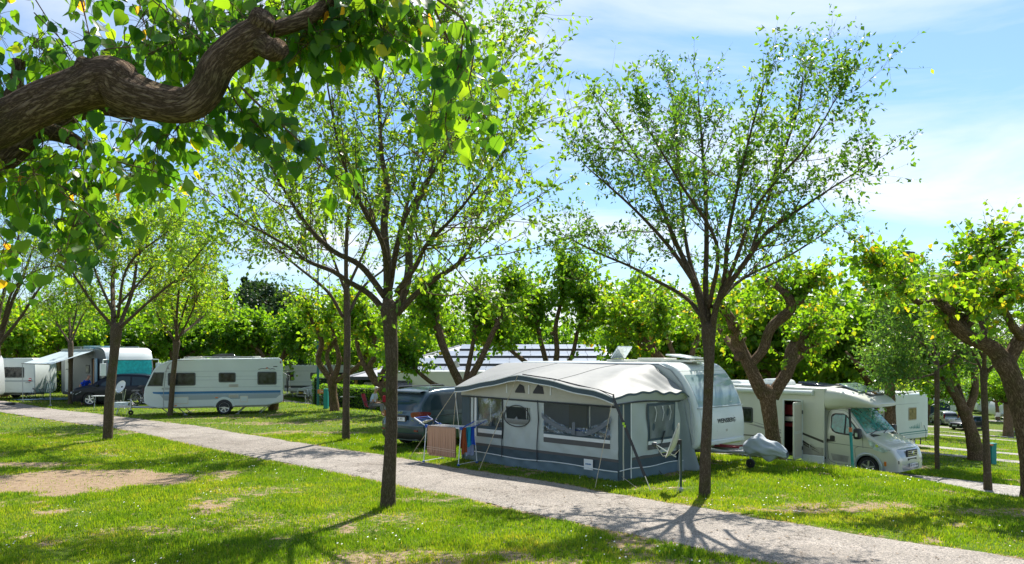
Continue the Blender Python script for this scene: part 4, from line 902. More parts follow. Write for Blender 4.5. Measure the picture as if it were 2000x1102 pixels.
def caravan(label, loc, rz, L, H, body, near=1, front='white', windows=(), stripes=(), far=False, Wd=2.28, fr=.62, cat='caravan', name='touring_caravan', skirt=.42, rear_r=.16, wheelx=None, wr=.33):
    """touring caravan; x=0 rear, x=L nose"""
    o = thing(name, label, cat, loc, rz); hw = Wd/2
    prof = [(rear_r*.6, skirt), (L-.55, skirt), (L-.10, skirt+.10), (L, skirt+.45), (L-.03, skirt+.95), (L-fr*.55, H*.80), (L-fr*.95, H-.10), (L-fr-.35, H), (rear_r, H), (.03, H-rear_r), (0, H*.6), (0, skirt+.2)]
    hull(o, 'body', prof, hw, MATS[body], .045); s = near
    for (x0, x1, z0, z1) in windows:
        panel(o, 'window', rr(x0, x1, z0, z1, .07), s*hw, MATS['seal'], .018, inner=.055)
    for (poly, m) in stripes: panel(o, 'stripe', poly, s*hw, MATS[m], .004)
    wx = wheelx or L*.43
    mb = MB(); a = [(wx+(wr+.10)*math.cos(t), wr+(wr+.10)*math.sin(t)) for t in np.linspace(R(8), R(172), 14)]+[(wx+wr*1.04*math.cos(t), wr+wr*1.04*math.sin(t)) for t in np.linspace(R(172), R(8), 14)]
    mb.prism(a, s*(hw+.002), s*(hw+.03)); part('wheel_arch', mb, MATS[body], o)
    mb = MB(); mb.prism([(wx+(wr*1.04)*math.cos(t), wr+(wr*1.04)*math.sin(t)) for t in np.linspace(R(10), R(170), 14)], s*(hw-.02), s*(hw+.006)); part('wheel_well', mb, MATS['ink'], o)
    wheel(o, wx, s*(hw-.08), wr, .19, spokes=6); wheel(o, wx, -s*(hw-.08), wr, .19)
    mb = MB()
    for y in (-.5, .5): mb.box((L*.5, y, skirt-.09), (L*.86, .06, .14))
    mb.box((wx, 0, skirt-.14), (.1, Wd*.8, .1)); part('chassis', mb, MATS['galv'], o)
    for x in (.5, L-.9):
        for y in (-.75, .75):
            mb = MB(); mb.bar((x, y, skirt), (x+(.28 if x < 1 else -.28), y*1.12, .02), .02); mb.box((x+(.28 if x < 1 else -.28), y*1.12, .015), (.14, .1, .03)); part('corner_steady', mb, MATS['galv'], o)
    return o
def hitch(o, L, jockey=True, skirt=.42):
    mb = MB()
    for y in (-.5, .5): mb.tube([(L-.6, y*1.1, skirt-.08), (L+.75, 0, skirt-.06)], .045, 6)
    mb.box((L+.95, 0, skirt-.03), (.55, .09, .09)); part('drawbar', mb, MATS['galv'], o)
    if jockey:
        mb = MB(); mb.bar((L+.72, .1, .16), (L+.72, .1, .72), .025); mb.bar((L+.72, .1, .72), (L+.86, .1, .72), .012); part('jockey_stem', mb, MATS['galv'], o)
        mb = MB(); mb.lathe([(.03, -.045), (.10, -.045), (.115, -.02), (.115, .02), (.10, .045), (.03, .045)], (L+.72, .1, .115), 'y', 16); part('jockey_wheel', mb, MATS['rubber'], o)
def facing(px_dir): return px_dir

# --- the white touring caravan left of centre: nose to the left, its left side towards us
hd = R(180+17); hob = Vector((math.cos(hd), math.sin(hd), 0)); lf = Vector((-math.sin(hd), math.cos(hd), 0))
wh = at(438, 35.6); L = 6.0; wx = 2.62; rear = wh-hob*wx-lf*1.1
rear.z = float(gz(wh.x, wh.y))-.0
H_ = 2.60
o = thing('touring_caravan', 'white touring caravan with blue and grey stripes and three dark side windows', 'caravan', rear, hd)
CAR = o; hw = 1.14
prof = [(.05, .52), (.75, .40), (L-.55, .36), (L-.2, .44), (L, .62), (L+.02, .95), (L-.02, 1.28), (L-.30, 1.92), (L-.44, 2.16), (L-.62, 2.34), (L-1.0, 2.50), (L-1.5, 2.58), (.20, 2.62), (.05, 2.52), (0, 2.2), (0, .75)]
hull(o, 'body', prof, hw, MATS['alu_white'], .04)
for (x0, x1, z0, z1) in ((3.85, 5.02, 1.37, 1.96), (2.12, 2.86, 1.50, 1.95), (.30, 1.16, 1.37, 1.98)): panel(o, 'window', rr(x0, x1, z0, z1, .07), hw, MATS['seal'], .022, inner=.05)
panel(o, 'front_side_window', [(L-.40, 1.98), (L-.12, 1.36), (L-.75, 1.36), (L-.83, 1.98)], hw, MATS['seal'], .02, inner=.05)
panel(o, 'blue_stripe', [(.12, .985), (5.3, .985), (5.62, 1.02), (5.66, 1.10), (5.52, 1.095), (.12, 1.10)], hw, MATS['blue_stripe'], .004)
panel(o, 'thin_blue_stripe', [(.12, .945), (5.35, .945), (5.35, .965), (.12, .965)], hw, MATS['blue_stripe'], .004)
panel(o, 'grey_stripe', [(.12, .74), (5.15, .70), (5.32, .93), (.12, .93)], hw, MATS['grey_stripe'], .004)
for z in (1.28, 1.62, 1.78, 2.02):
    mb = MB(); mb.tube([(.1, hw+.003, z), (5.15, hw+.003, z)], .006, 4); part('side_bead', mb, MATS['grey_stripe'], o)
for (x0, x1, z0, z1) in ((4.15, 4.95, .53, .86), (1.58, 1.93, .56, .86)): panel(o, 'hatch_frame', rr(x0, x1, z0, z1, .04), hw, MATS['gelcoat_cream'], .012, inner=.045, im=MATS['alu_white'], iname='hatch_door')
for (x0, x1, z0, z1) in ((2.0, 2.42, 1.27, 1.41), (2.0, 2.42, .78, .93)):
    panel(o, 'vent_frame', rr(x0, x1, z0, z1, .02), hw, MATS['beige'], .012)
    for k in range(4):
        mb = MB(); mb.box(((x0+x1)/2, hw+.016, z0+.025+k*.03), (x1-x0-.05, .012, .012)); part('vent_slat', mb, MATS['gel_grey'], o)
mb = MB(); q = smooth_poly([(4.95, 2.55), (5.0, 2.1), (5.2, 1.6), (5.35, .9), (5.35, .45)], .1); mb.tube([(x, hw+.004, z) for x, z in smooth_poly([(3.9, 2.56), (4.75, 2.48), (5.02, 2.25), (5.12, 1.9), (5.2, 1.0), (5.2, .42)], .1)], .014, 5); part('corner_moulding', mb, MATS['gel_grey'], o)
a = [(wx+.46*math.cos(t), .36+.46*math.sin(t)) for t in np.linspace(R(3), R(177), 16)]
mb = MB(); mb.prism(a, hw-.02, hw+.03); part('wheel_arch', mb, MATS['alu_white'], o, bevel=.01)
mb = MB(); mb.prism([(wx+.37*math.cos(t), .34+.37*math.sin(t)) for t in np.linspace(R(3), R(177), 14)], hw, hw+.036); part('wheel_well', mb, MATS['ink'], o)
wheel(o, wx, hw-.06, .335, .19); wheel(o, wx, -hw+.1, .335, .19)
mb = MB(); mb.prism([(0.0, .60), (.55, .46), (.45, .62), (.18, .86), (0.0, .90)], hw-.03, hw+.02); part('rear_corner_moulding', mb, MATS['gelcoat_white'], o, bevel=.01)
for z in (.52, .64): mb = MB(); mb.lathe([(0, .02), (.055, .015), (.06, 0)], (-.01, .95, z), 'x', 12); part('tail_light', mb, MATS['red_lens'], o)
mb = MB(); mb.box((.0, hw-.09, .70), (.05, .17, .34)); part('tail_light_cluster', mb, MATS['red_lens'], o, bevel=.01)
mb = MB(); mb.box((.12, hw+.01, 2.42), (.06, .02, .10)); part('marker_light', mb, MATS['red_lens'], o)
for x in (2.95, 4.7): mb = MB(); mb.box((x, hw+.01, .46 if x > 4 else .80), (.11, .02, .045)); part('side_reflector', mb, MATS['amber'], o)
mb = MB()
mb.box((L*.47, .9, 2.67), (3.1, .05, .04)); mb.box((L*.47, -.9, 2.67), (3.1, .05, .04))
for x in np.linspace(1.35, 4.25, 5): mb.box((x, .9, 2.64), (.12, .05, .06))
part('roof_rail', mb, MATS['galv'], o)
mb = MB(); mb.prism([(2.0, 2.62), (3.3, 2.62), (3.15, 2.76), (2.9, 2.82), (2.3, 2.82)], -.35, .35); part('roof_light', mb, MATS['acrylic'], o, bevel=.03)
mb = MB(); mb.prism([(3.6, 2.6), (4.5, 2.56), (4.4, 2.66), (3.7, 2.70)], -.3, .4); part('roof_hatch', mb, MATS['beige'], o, bevel=.02)
mb = MB(); mb.prism([(1.0, 2.62), (1.45, 2.62), (1.4, 2.7), (1.05, 2.7)], -.3, .3); part('roof_vent', mb, MATS['gelcoat_cream'], o, bevel=.02)
mb = MB()   # printed wave emblem by the roofline
mb.tube([(.36, hw+.006, 2.09), (.5, hw+.006, 2.13), (.6, hw+.006, 2.10), (.7, hw+.006, 2.17), (.82, hw+.006, 2.12), (.95, hw+.006, 2.13), (1.12, hw+.006, 2.09)], .012, 4); part('wave_emblem', mb, MATS['ink'], o)
mb = MB(); mb.prism([(.68, 2.12), (.80, 2.12), (.74, 2.20)], hw+.004, hw+.009); part('wave_emblem', mb, MATS['amber'], o)
text('de Luxe', .11, MATS['ink'], o, (5.1, hw+.006, 1.24), (PI/2, 0, PI))
mb = MB(); mb.add([(L-.62, hw-.10, 2.16), (L-.70, hw-.08, 2.16), (L-.66, hw-.10, 2.34)], [(0, 1, 2)])
mb = MB(); mb.prism([(4.95, 2.12), (5.09, 2.12), (5.03, 2.30)], hw+.004, hw+.008); part('sail_emblem', mb, MATS['gel_grey'], o)
mb = MB(); mb.box((.36, hw+.004, 2.22), (.18, .004, .04)); part('small_emblem', mb, MATS['ink'], o)
mb = MB()
for y in (-.5, .5): mb.box((L*.5, y, .36), (L*.8, .06, .13))
mb.box((wx, 0, .34), (.1, 1.8, .1)); part('chassis', mb, MATS['galv'], o)
for x, dx in ((.55, .5), (1.6, .45), (4.7, -.4), (5.4, -.45)):
    for y in (-.8, .8): mb = MB(); mb.tube([(x, y, .42), (x+dx, y*1.1, .03)], .022, 6); mb.box((x+dx, y*1.1, .015), (.16, .12, .03)); part('corner_steady', mb, MATS['galv'], o)
mb = MB(); mb.prism([(L-.02, 1.30), (L-.28, 1.90), (L-.26, 1.91), (L, 1.31)], -.85, .85, 'y'); part('front_window', mb, MATS['acrylic'], o)
hitch(o, L, True, .42)
# --- caravan with the big awning
aw_o = Vector(QT(13.72, -15.55)+(0,)); aw_o.z = float(gz(*QT(15, -13)))+.0
hd = -PI/4; L = 6.3
nose = Vector(QT(17.5, -9.98)+(0,)); rear = nose-Vector((K, -K, 0))*L; rear.z = float(gz(nose.x, nose.y))+.02
o = thing('touring_caravan', 'pale touring caravan with a rounded nose, mostly hidden by its grey awning', 'caravan', rear, hd); WB = o; hw = 1.15
prof = [(.05, .5), (.4, .42), (L-.45, .42), (L-.08, .50), (L, .60), (L+.02, 1.0), (L-.03, 1.40), (L-.14, 1.74), (L-.30, 2.05), (L-.52, 2.35), (L-.72, 2.52), (L-.95, 2.60), (.35, 2.60), (.1, 2.5), (0, 2.2), (0, .7)]
hull(o, 'body', smooth_poly(prof[3:11], .15) and [prof[0], prof[1], prof[2]]+smooth_poly(prof[3:12], .12)+prof[12:], hw, MATS['gelcoat_white'], .09)
prof_f = smooth_poly([(L+.01, 1.50-.02), (L-.11, 1.74), (L-.27, 2.05), (L-.44, 2.27)], .06)
def front_sheet(name, z0, z1, y0, y1, m, eps=.006, th=.012):
    pr = np.array(smooth_poly([(L, .60), (L+.02, 1.0), (L-.03, 1.40), (L-.14, 1.74), (L-.30, 2.05), (L-.52, 2.35), (L-.72, 2.52)], .04)); zs = np.linspace(z0, z1, 8); V = []
    for z in zs:
        x = np.interp(z, pr[:, 1], pr[:, 0])+eps; V.append([(x, y, z) for y in np.linspace(y0, y1, 6)])
    V = np.array(V); mb = MB(); mb.grid(V); e = V.copy(); e[..., 0] -= th; mb.grid(e); return part(name, mb, m, o, sharp=0)
front_sheet('front_window', 1.52, 2.30, -1.02, 1.02, glassmat('window_sky', (.30, .40, .42), .05))
front_sheet('locker_lid', .72, 1.46, -1.0, 1.0, MATS['gelcoat_white'], .01)
mb = MB(); mb.tube([(L-.035, -1.1, 1.49), (L-.035, 1.1, 1.49)], .014, 5); part('front_seam', mb, MATS['grey_stripe'], o)
mb = MB(); mb.tube([(L-.565, -1.1, 2.38), (L-.565, 1.1, 2.38)], .014, 5); part('front_seam', mb, MATS['gel_grey'], o)
text('WEINSBERG', .155, MATS['dark_trim'], o, (L+.026, .18, 1.13), (PI/2, 0, PI/2), bold=.004, sx=1.05)
mb = MB(); mb.lathe([(0, .02), (.05, .02), (.055, 0)], (L+.01, .18, .90), 'x', 12); part('locker_lock', mb, MATS['galv'], o)
mb = MB(); mb.prism([(L+.01, .56), (L+.05, .56), (L+.05, .66), (L+.01, .68)], -1.05, 1.05); part('front_bumper', mb, MATS['gelcoat_white'], o, bevel=.015)
for x, y in ((L-1.1, 0), (L-3.1, 0), (L-3.45, .1)):
    if x < L-3.3: continue
    mb = MB(); mb.box((x, y, 2.635), (.95 if x > L-2 else .62, .72, .06)); part('roof_light_frame', mb, MATS['gelcoat_cream'], o, bevel=.015)
    ln = .75 if x > L-2 else .42; a = R(8) if x > L-2 else R(52)
    mb = MB(); rot = Matrix.Rotation(-a if x < L-2 else a*.9, 3, 'Y'); mb.box((x-(.0 if x > L-2 else .05), y, 2.70+math.sin(a)*ln/2), (ln, .66, .04), rot); part('roof_light_dome', mb, MATS['clear_lens'] if x < L-2 else MATS['gelcoat_white'], o, bevel=.015)
mb = MB(); mb.box((L-2.1, .2, 2.66), (.9, .6, .10)); part('roof_unit', mb, MATS['gelcoat_cream'], o, bevel=.03)
mb = MB(); mb.tube([(.4, -hw-.02, 2.55), (L-1.1, -hw-.02, 2.56), (L-.75, -hw-.02, 2.42), (L-.45, -hw-.02, 2.1), (L-.2, -hw-.02, 1.6), (L-.12, -hw-.02, .6)], .016, 6); part('awning_rail', mb, MATS['galv'], o)
panel(o, 'window', rr(3.6, 4.4, 1.50, 1.95, .07), -hw, MATS['seal'], .018, inner=.05); panel(o, 'door', rr(2.2, 2.85, .5, 2.35, .07), -hw, MATS['beige'], .015, inner=.02, im=MATS['gelcoat_cream'], iname='door_skin')
wheel(o, 2.8, hw-.09, .33); wheel(o, 2.8, -hw+.09, .33)
hitch(o, L, True, .46)
mb = MB(); mb.box((L+.25, -.25, .52), (.7, .05, .04)); mb.tube([(L+.1, -.3, .56), (L+.5, -.1, .54), (L+.8, .02, .6)], .02, 5); part('stabiliser', mb, MATS['maroon'], o)
mb = MB(); mb.tube([(L-.5, -.7, .42), (L-.3, -.75, .05)], .022, 6); mb.box((L-.3, -.75, .02), (.15, .12, .04)); part('corner_steady', mb, MATS['galv'], o)
# cloth cover over the coupling
c0 = nose+Vector((K, -K, 0))*1.15; mb = MB(); V = []
for i in range(26):
    u = i/25; row = []
    for j in range(28):
        v = 2*PI*j/28; x = -.55+1.12*u; hgt = .30+.26*math.exp(-((u-.30)/.18)**2)+.06*math.exp(-((u-.85)/.1)**2); wd = .17+.06*math.sin(3*u); e = math.sin(PI*min(1, max(0, .04+.93*u)))**.45
        wr_ = 1+.12*math.sin(5*v+7*u)+.10*math.sin(9*v-11*u+1)
        row.append((x, wd*math.cos(v)*e*wr_, .52+(hgt*.60*math.sin(v) if math.sin(v) > 0 else .24*math.sin(v)*(1+.25*math.sin(13*u)))*e*wr_+(0 if u < .75 else -.10*(u-.75)*4)))
    V.append(row+[row[0]])
mb.grid(V); o2 = mb.build('hitch_cover', mat('cover_cloth', (.42, .46, .50), .8, var=.1), None, sharp=0, loc=(c0.x, c0.y, float(gz(c0.x, c0.y))+.02), rz=hd)
tag(o2, 'crumpled grey cloth cover pulled over the caravan coupling', 'cover')

# --- coach-built motorhomes on a van cab
def van_cab(o, sh, x0, paint, sd=-1, cover=None):
    L = sh.L
    sh.build('cab', o, paint)
    sh.top(o, 'windscreen', L-1.78, L-1.00, cover or MATS['glass_dark'], .90, .97)
def cream_motorhome():
    L = 7.1; q, t = 25.0, -8.05; nose = Vector(QT(q+1.1, t)+(0,)); rear = nose-Vector((K, -K, 0))*L; z0 = float(gz(nose.x-.6, nose.y+.6)); rear.z = z0+.03
    f0, l0 = Vector((K, -K, 0)), Vector((K, K, 0)); wp = rear+f0*6.22-l0*.87; ha = R(-51); f1, l1 = Vector((math.cos(ha), math.sin(ha), 0)), Vector((-math.sin(ha), math.cos(ha), 0)); rear = wp-f1*6.22+l1*.87+Vector((-.28, 0, 0))
    o = thing('motorhome', 'cream semi-integrated motorhome with its entrance door standing open', 'motorhome', rear, ha); hw = 1.14
    top = [(4.75, 2.15), (5.3, 2.16), (5.50, 2.10), (5.9, 1.68), (6.18, 1.36), (6.36, 1.26), (6.72, 1.08), (6.95, .92), (7.06, .72), (7.1, .62)]
    sh = Shell(L, 2.02, [(0, 2.15)]+top, 1.28, .15, (6.22,), .335, .26, .0, .09, .035, .75)
    # build only the cab part of the shell
    xs_ = sorted(set(np.linspace(4.7, L, 62)) | {6.22+.38*math.cos(a) for a in np.linspace(0, PI, 15)}); V = []
    for x in xs_:
        b, tt = sh.B(x), sh.T(x); rc = min(sh.rc, (tt-b)*.4); row = []
        for k in range(11): z = b+(tt-rc-b)*k/10; row.append((x, -sh.hw(x, z), z))
        w0 = sh.hw(x, tt-rc)
        for k in range(1, 5): a = PI/2*k/4; row.append((x, -(w0-rc+rc*math.cos(a)), tt-rc+rc*math.sin(a)))
        for k in range(1, 8): y = -(w0-rc)*(1-k/4); row.append((x, y, tt+sh.crown*(1-(y/(w0-rc))**2)))
        V.append(row+[(p[0], -p[1], p[2]) for p in row[14::-1]])
    mb = MB(); mb.grid(V); k = len(V[0]); mb.f.append(np.array([list(range((len(xs_)-1)*k, len(xs_)*k))[::-1]])); paint = mat('paint_champagne', (.60, .60, .52), .3, .1, coat=.7, var=.04, vscale=2)
    part('cab', mb, paint, o, sharp=30)
    mb = MB(); mb.box((5.9, 0, .5), (1.9, 1.5, .5)); part('underbody', mb, MATS['black_plastic'], o)
    cov = mat('screen_cover', (.02, .22, .20), .12, var=.7, vscale=5, coat=1.)
    sh.top(o, 'windscreen', 5.47, 6.16, cov, .93, .98, .012)
    mb = MB()
    w = 1.0; mb.tube([(6.20, -.72, 1.37), (6.13, -.1, 1.46)], .014, 4); mb.tube([(6.26, .0, 1.36), (6.12, .62, 1.46)], .014, 4); mb.prism([(6.12, 1.385), (6.34, 1.30), (6.33, 1.275), (6.12, 1.35)], -.82, .82); part('wipers', mb, MATS['black_plastic'], o)
    win = smooth_poly([(5.02, 1.42), (5.00, 1.80), (5.08, 1.94), (5.38, 1.96), (5.62, 1.80), (5.92, 1.36)], .08)
    win = [(4.99, 1.50), (4.98, 1.85), (5.02, 1.93), (5.10, 1.96), (5.38, 1.97), (5.50, 1.92), (5.72, 1.69), (6.05, 1.33), (6.03, 1.28), (5.5, 1.29), (5.2, 1.32), (5.06, 1.38)]
    sh.side(o, 'cab_window', win, MATS['black_plastic'], -1, .004)
    sh.side(o, 'cab_glass', [(5.03, 1.5), (5.02, 1.84), (5.12, 1.92), (5.45, 1.93), (5.45, 1.34), (5.15, 1.38)], cov, -1, .010); sh.side(o, 'quarter_glass', [(5.51, 1.34), (5.51, 1.86), (5.74, 1.62), (5.84, 1.5), (5.80, 1.34)], cov, -1, .010)
    for p_ in ([(4.93, .48), (4.88, 1.2), (4.90, 2.0), (5.3, 2.06), (5.52, 2.0), (5.95, 1.55)], [(4.93, .48), (5.1, .36), (5.75, .34)], [(6.06, 1.30), (6.08, .92)], [(5.85, .48), (5.82, .9), (5.95, .97)], [(4.90, 1.0), (6.9, .93)]): sh.line(o, p_)
    sh.side(o, 'door_handle', rr(4.99, 5.15, 1.07, 1.24, .04), MATS['black_plastic'], -1, .02)
    sh.side(o, 'lower_side_panel', [(5.08, .44), (5.02, .66), (5.62, .62), (5.58, .42)], mat('silver_decal', (.36, .35, .33), .4, .3, var=.25, vscale=3), -1)
    # bumper, bonnet line, lights, grille
    mb = MB(); V = []
    for a in np.linspace(-1, 1, 25):
        y = a*.99; f = (1-abs(a)**3.2)**.5 if abs(a) < 1 else 0; xx = 6.62+.52*max(0, f); col = []
        for (dz, dx) in ((.26, -.06), (.30, 0), (.48, .02), (.66, .0), (.86, -.04), (.93, -.10), (.95, -.20)): col.append((xx+dx, y, dz))
        V.append(col)
    mb.grid(V); part('bumper', mb, mat('paint_champagne_dark', (.44, .48, .49), .28, .35, coat=.7), o, sharp=0)
    mb = MB(); mb.box((7.125, 0, .80), (.05, .72, .22)); part('grille', mb, MATS['black_plastic'], o, bevel=.02)
    for k in range(3): mb = MB(); mb.box((7.155, 0, .735+k*.065), (.02, .66, .012)); part('grille_bar', mb, MATS['chrome'], o)
    mb = MB(); mb.lathe([(0, .03), (.05, .028), (.06, 0)], (7.155, 0, .81), 'x', 16); part('bonnet_badge', mb, MATS['chrome'], o)
    mb = MB(); mb.box((7.12, 0, .60), (.05, .60, .10)); part('lower_grille', mb, MATS['black_plastic'], o, bevel=.01)
    for y in (-.66, .66): mb = MB(); mb.box((7.04, y, .56), (.06, .34, .10), Matrix.Rotation(-.25*(1 if y > 0 else -1), 3, 'Z')); part('air_intake', mb, MATS['dark_trim'], o, bevel=.01)
    for y in (-.72, .72): mb = MB(); mb.lathe([(0, .02), (.07, .015), (.08, 0)], (7.04, y, .36), 'x', 14); part('fog_lamp', mb, MATS['dark_trim'], o)
    plate(o, (7.19, 0, .43), (0, 0, PI/2), 'BO 41 MH')
    for s in (-1, 1):
        P = [(6.24, 1.20), (6.36, 1.17), (6.62, 1.03), (6.84, .90), (6.72, .84), (6.46, .90), (6.30, 1.04)]; sh.side(o, 'headlight', P, mat('headlamp_glass', (.55, .66, .74), .08, .2, var=.5, vscale=9, coat=1.), s, .022)
        pts = [(6.48, s*(sh.hw(6.48, 1.0)+.028), 1.06)]; mb = MB(); mb.lathe([(0, .012*s), (.05, .01*s), (.06, 0)], (6.52, s*(sh.hw(6.52, 1.04)+.012), 1.04), 'y', 14); part('lamp_reflector', mb, MATS['chrome'], o)
    sh.side(o, 'side_indicator', rr(6.73, 6.79, .43, .57, .02), MATS['amber'], -1, .02)
    for s in (-1, 1):
        mb = MB(); mb.box((6.0, s*1.20, 1.38), (.20, .24, .34)); m_ = part('wing_mirror', mb, MATS['black_plastic'], o, bevel=.06); mb = MB(); mb.box((5.96, s*1.05, 1.34), (.10, .2, .08)); part('mirror_arm', mb, MATS['black_plastic'], m_)
        mb = MB(); mb.box((6.02, s*1.325, 1.36), (.07, .02, .12)); part('mirror_indicator', mb, MATS['clear_lens'], m_)
    for s in (-1, 1): wheel(o, 6.22, s*.87, .335, .21, spokes=5)
    wheel(o, 1.9, -.95, .335, .21); wheel(o, 1.9, .95, .335, .21)
    # wheel arch flare
    mb = MB(); V = []
    for t_ in np.linspace(R(-12), R(192), 22):
        V.append([(6.22+r_*math.cos(t_), -(sh.hw(6.22, .6)+e), .335+r_*math.sin(t_)) for r_, e in ((.375, -.03), (.375, .02), (.44, .022), (.47, .0))])
    mb.grid(V); part('wheel_arch', mb, mat('paint_champagne_dark', (0, 0, 0)), o, sharp=0)
    # living body with the entrance door opening cut through the near wall
    body = MATS['gelcoat_cream']; x1 = 4.86; dx0, dx1, dz1 = 3.42, 4.05, 2.30
    mb = MB(); mb.prism([(.05, .34), (x1, .34), (x1, 2.70), (.25, 2.74), (0, 2.45), (0, .5)], -hw+.03, hw); 
    mb = MB()
    mb.box((dx0/2+.01, -hw+.015, 1.54), (dx0-.02, .03, 2.40)); mb.box(((dx1+x1)/2, -hw+.015, 1.54), (x1-dx1, .03, 2.40)); mb.box(((dx0+dx1)/2, -hw+.015, 2.525), (dx1-dx0, .03, .43)); part('side_wall', mb, body, o)
    mb = MB(); mb.box((x1/2, hw-.015, 1.54), (x1, .03, 2.40)); mb.box((.015, 0, 1.54), (.03, 2*hw-.06, 2.40)); part('far_walls', mb, body, o)
    mb = MB(); mb.prism([(-.02, 2.70), (x1+.02, 2.70), (x1+.02, 2.77), (.2, 2.80), (.02, 2.76)], -hw, hw); part('roof', mb, MATS['gelcoat_white'], o, bevel=.03)
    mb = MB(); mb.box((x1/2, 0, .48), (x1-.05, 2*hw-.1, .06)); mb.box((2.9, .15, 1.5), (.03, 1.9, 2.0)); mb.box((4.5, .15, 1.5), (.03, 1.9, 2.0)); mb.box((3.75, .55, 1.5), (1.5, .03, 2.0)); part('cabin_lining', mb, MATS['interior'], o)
    mb = MB(); mb.box((3.45, -.62, 1.45), (.6, .4, .12)); part('maroon_seat', mb, MATS['maroon'], o, bevel=.03); mb = MB(); mb.box((3.42, -.62, 1.98), (.6, .4, .35)); part('maroon_backrest', mb, MATS['maroon'], o, bevel=.03)
    mb = MB(); mb.box((3.45, -.68, 1.66), (.4, .3, .16)); mb.box((3.75, -.75, 1.3), (.05, .06, .5)); part('cushion', mb, MATS['paper_white'], o, bevel=.04)
    mb = MB(); mb.prism(rr(dx0-.05, dx1+.05, .44, dz1+.05, .06), -hw-.012, -hw+.0); 
    mb = MB()
    for (c, s_) in (((dx0-.025, -hw-.01, 1.37), (.05, .04, 1.96)), ((dx1+.025, -hw-.01, 1.37), (.05, .04, 1.96)), (((dx0+dx1)/2, -hw-.01, dz1+.035), (.74, .04, .05))): mb.box(c, s_)
    part('door_frame', mb, MATS['gelcoat_white'], o, bevel=.01)
    dr = thing('entrance_door', None, None, (dx1+.02, -hw-.03, 0), R(97)); dr.parent = o
    mb = MB(); mb.prism(rr(-.62, 0, .42, dz1, .07), -.025, .025); d2 = part('door_skin', mb, MATS['gelcoat_cream'], dr, bevel=.01); mb = MB(); mb.prism(rr(-.56, -.06, .50, 1.25, .03), -.04, -.02); mb.prism(rr(-.56, -.06, 1.35, 2.2, .03), -.04, -.02); part('door_inner_panel', mb, MATS['beige'], dr)
    for z in (.75, 1.95): mb = MB(); mb.box((-.03, -.03, z), (.06, .05, .12)); part('door_hinge', mb, MATS['dark_trim'], dr)
    for x0, x1_, lab in ((0, 3.36, 0), (4.1, 4.86, 0)): mb = MB(); mb.box(((x0+x1_)/2, -hw-.0, .42), (x1_-x0, .05, .26)); part('side_skirt', mb, MATS['gelcoat_white'], o, bevel=.02)
    mb = MB(); mb.box((3.73, -hw-.06, .30), (.7, .24, .06)); part('entry_step', mb, MATS['galv'], o)
    mb = MB(); mb.lathe([(0, 0), (.085, .0), (.085, 3.9), (0, 3.9)], (.6, -hw-.06, 2.60), 'x', 16); part('awning_case', mb, MATS['gelcoat_white'], o, sharp=40)
    dk = mat('decal_dark', (.05, .045, .04), .5); gd = mat('decal_grey', (.30, .29, .27), .5)
    panel(o, 'stripe', [(4.10, 1.20), (4.84, .98), (4.84, 1.06), (4.10, 1.27)], -hw, dk, .004); panel(o, 'stripe', [(4.10, .93), (4.7, .70), (4.4, .86), (4.10, 1.02)], -hw, dk, .004); panel(o, 'stripe', [(4.12, .86), (4.75, .62), (4.12, .92)], -hw, dk, .004)
    sh.side(o, 'stripe', [(4.88, 1.02), (4.88, 1.13), (5.2, 1.06)], dk, -1, .012)
    panel(o, 'stripe', [(.3, .95), (3.3, 1.02), (3.3, 1.05), (.3, .99)], -hw, dk, .004); panel(o, 'stripe', [(1.9, 1.42), (3.3, 1.16), (3.3, 1.22), (2.3, 1.40)], -hw, gd, .004); panel(o, 'stripe', [(1.6, 1.62), (3.3, 1.26), (3.3, 1.30)], -hw, gd, .004)
    panel(o, 'silver_panel', [(4.10, .48), (4.84, .48), (4.84, .82), (4.10, .86)], -hw, MATS['silver_decal'], .004)
    panel(o, 'window', rr(1.3, 2.2, 1.45, 2.0, .07), -hw, MATS['seal'], .02, inner=.05)
    mb = MB(); mb.lathe([(0, .02), (.07, .02), (.08, 0)], (4.42, -hw-.02, .84), 'y', 16); part('filler_cap', mb, MATS['gelcoat_cream'], o)
    # overcab moulding
    V = []
    rows = [(4.80, 2.80, 2.02, 1.14, 1.14), (5.10, 2.78, 2.07, 1.14, 1.12), (5.45, 2.71, 2.13, 1.11, 1.06), (5.80, 2.60, 2.14, 1.05, .98), (6.08, 2.47, 2.16, .95, .88), (6.28, 2.34, 2.19, .80, .74), (6.38, 2.27, 2.22, .62, .60)]
    rows = catmull(rows[:], .12) if False else rows
    for (x, zt, zb, wt, wb) in rows:
        r = []
        for k in range(24):
            a = 2*PI*k/24; c, s_ = math.cos(a), math.sin(a); e = .35
            yy = math.copysign(abs(c)**e, c); z_ = math.copysign(abs(s_)**.55, s_); w_ = wt if s_ > 0 else wb
            r.append((x+.06*(1-yy*yy), yy*w_, (zt+zb)/2+z_*(zt-zb)/2+.04*(1-yy*yy)*(s_ > 0)))
        V.append(r+[r[0]])
    mb = MB(); mb.grid(V); mb.f.append(np.array([list(range(6*25, 6*25+24))])); mo = part('overcab_moulding', mb, MATS['gelcoat_cream'], o, sharp=0); sb = mo.modifiers.new('sub', 'SUBSURF'); sb.levels = 1; sb.render_levels = 2
    mb = MB(); rot = Matrix.Rotation(R(17), 3, 'Y'); mb.box((5.45, -.05, 2.79), (.78, 1.15, .05), rot); sk = part('panorama_window', mb, mat('skylight', (.25, .33, .38), .08, .1, coat=1), o, bevel=.02)
    mb = MB(); mb.box((5.05, -.05, 2.87), (.16, 1.3, .06)); part('window_deflector', mb, MATS['dark_trim'], o, bevel=.02)
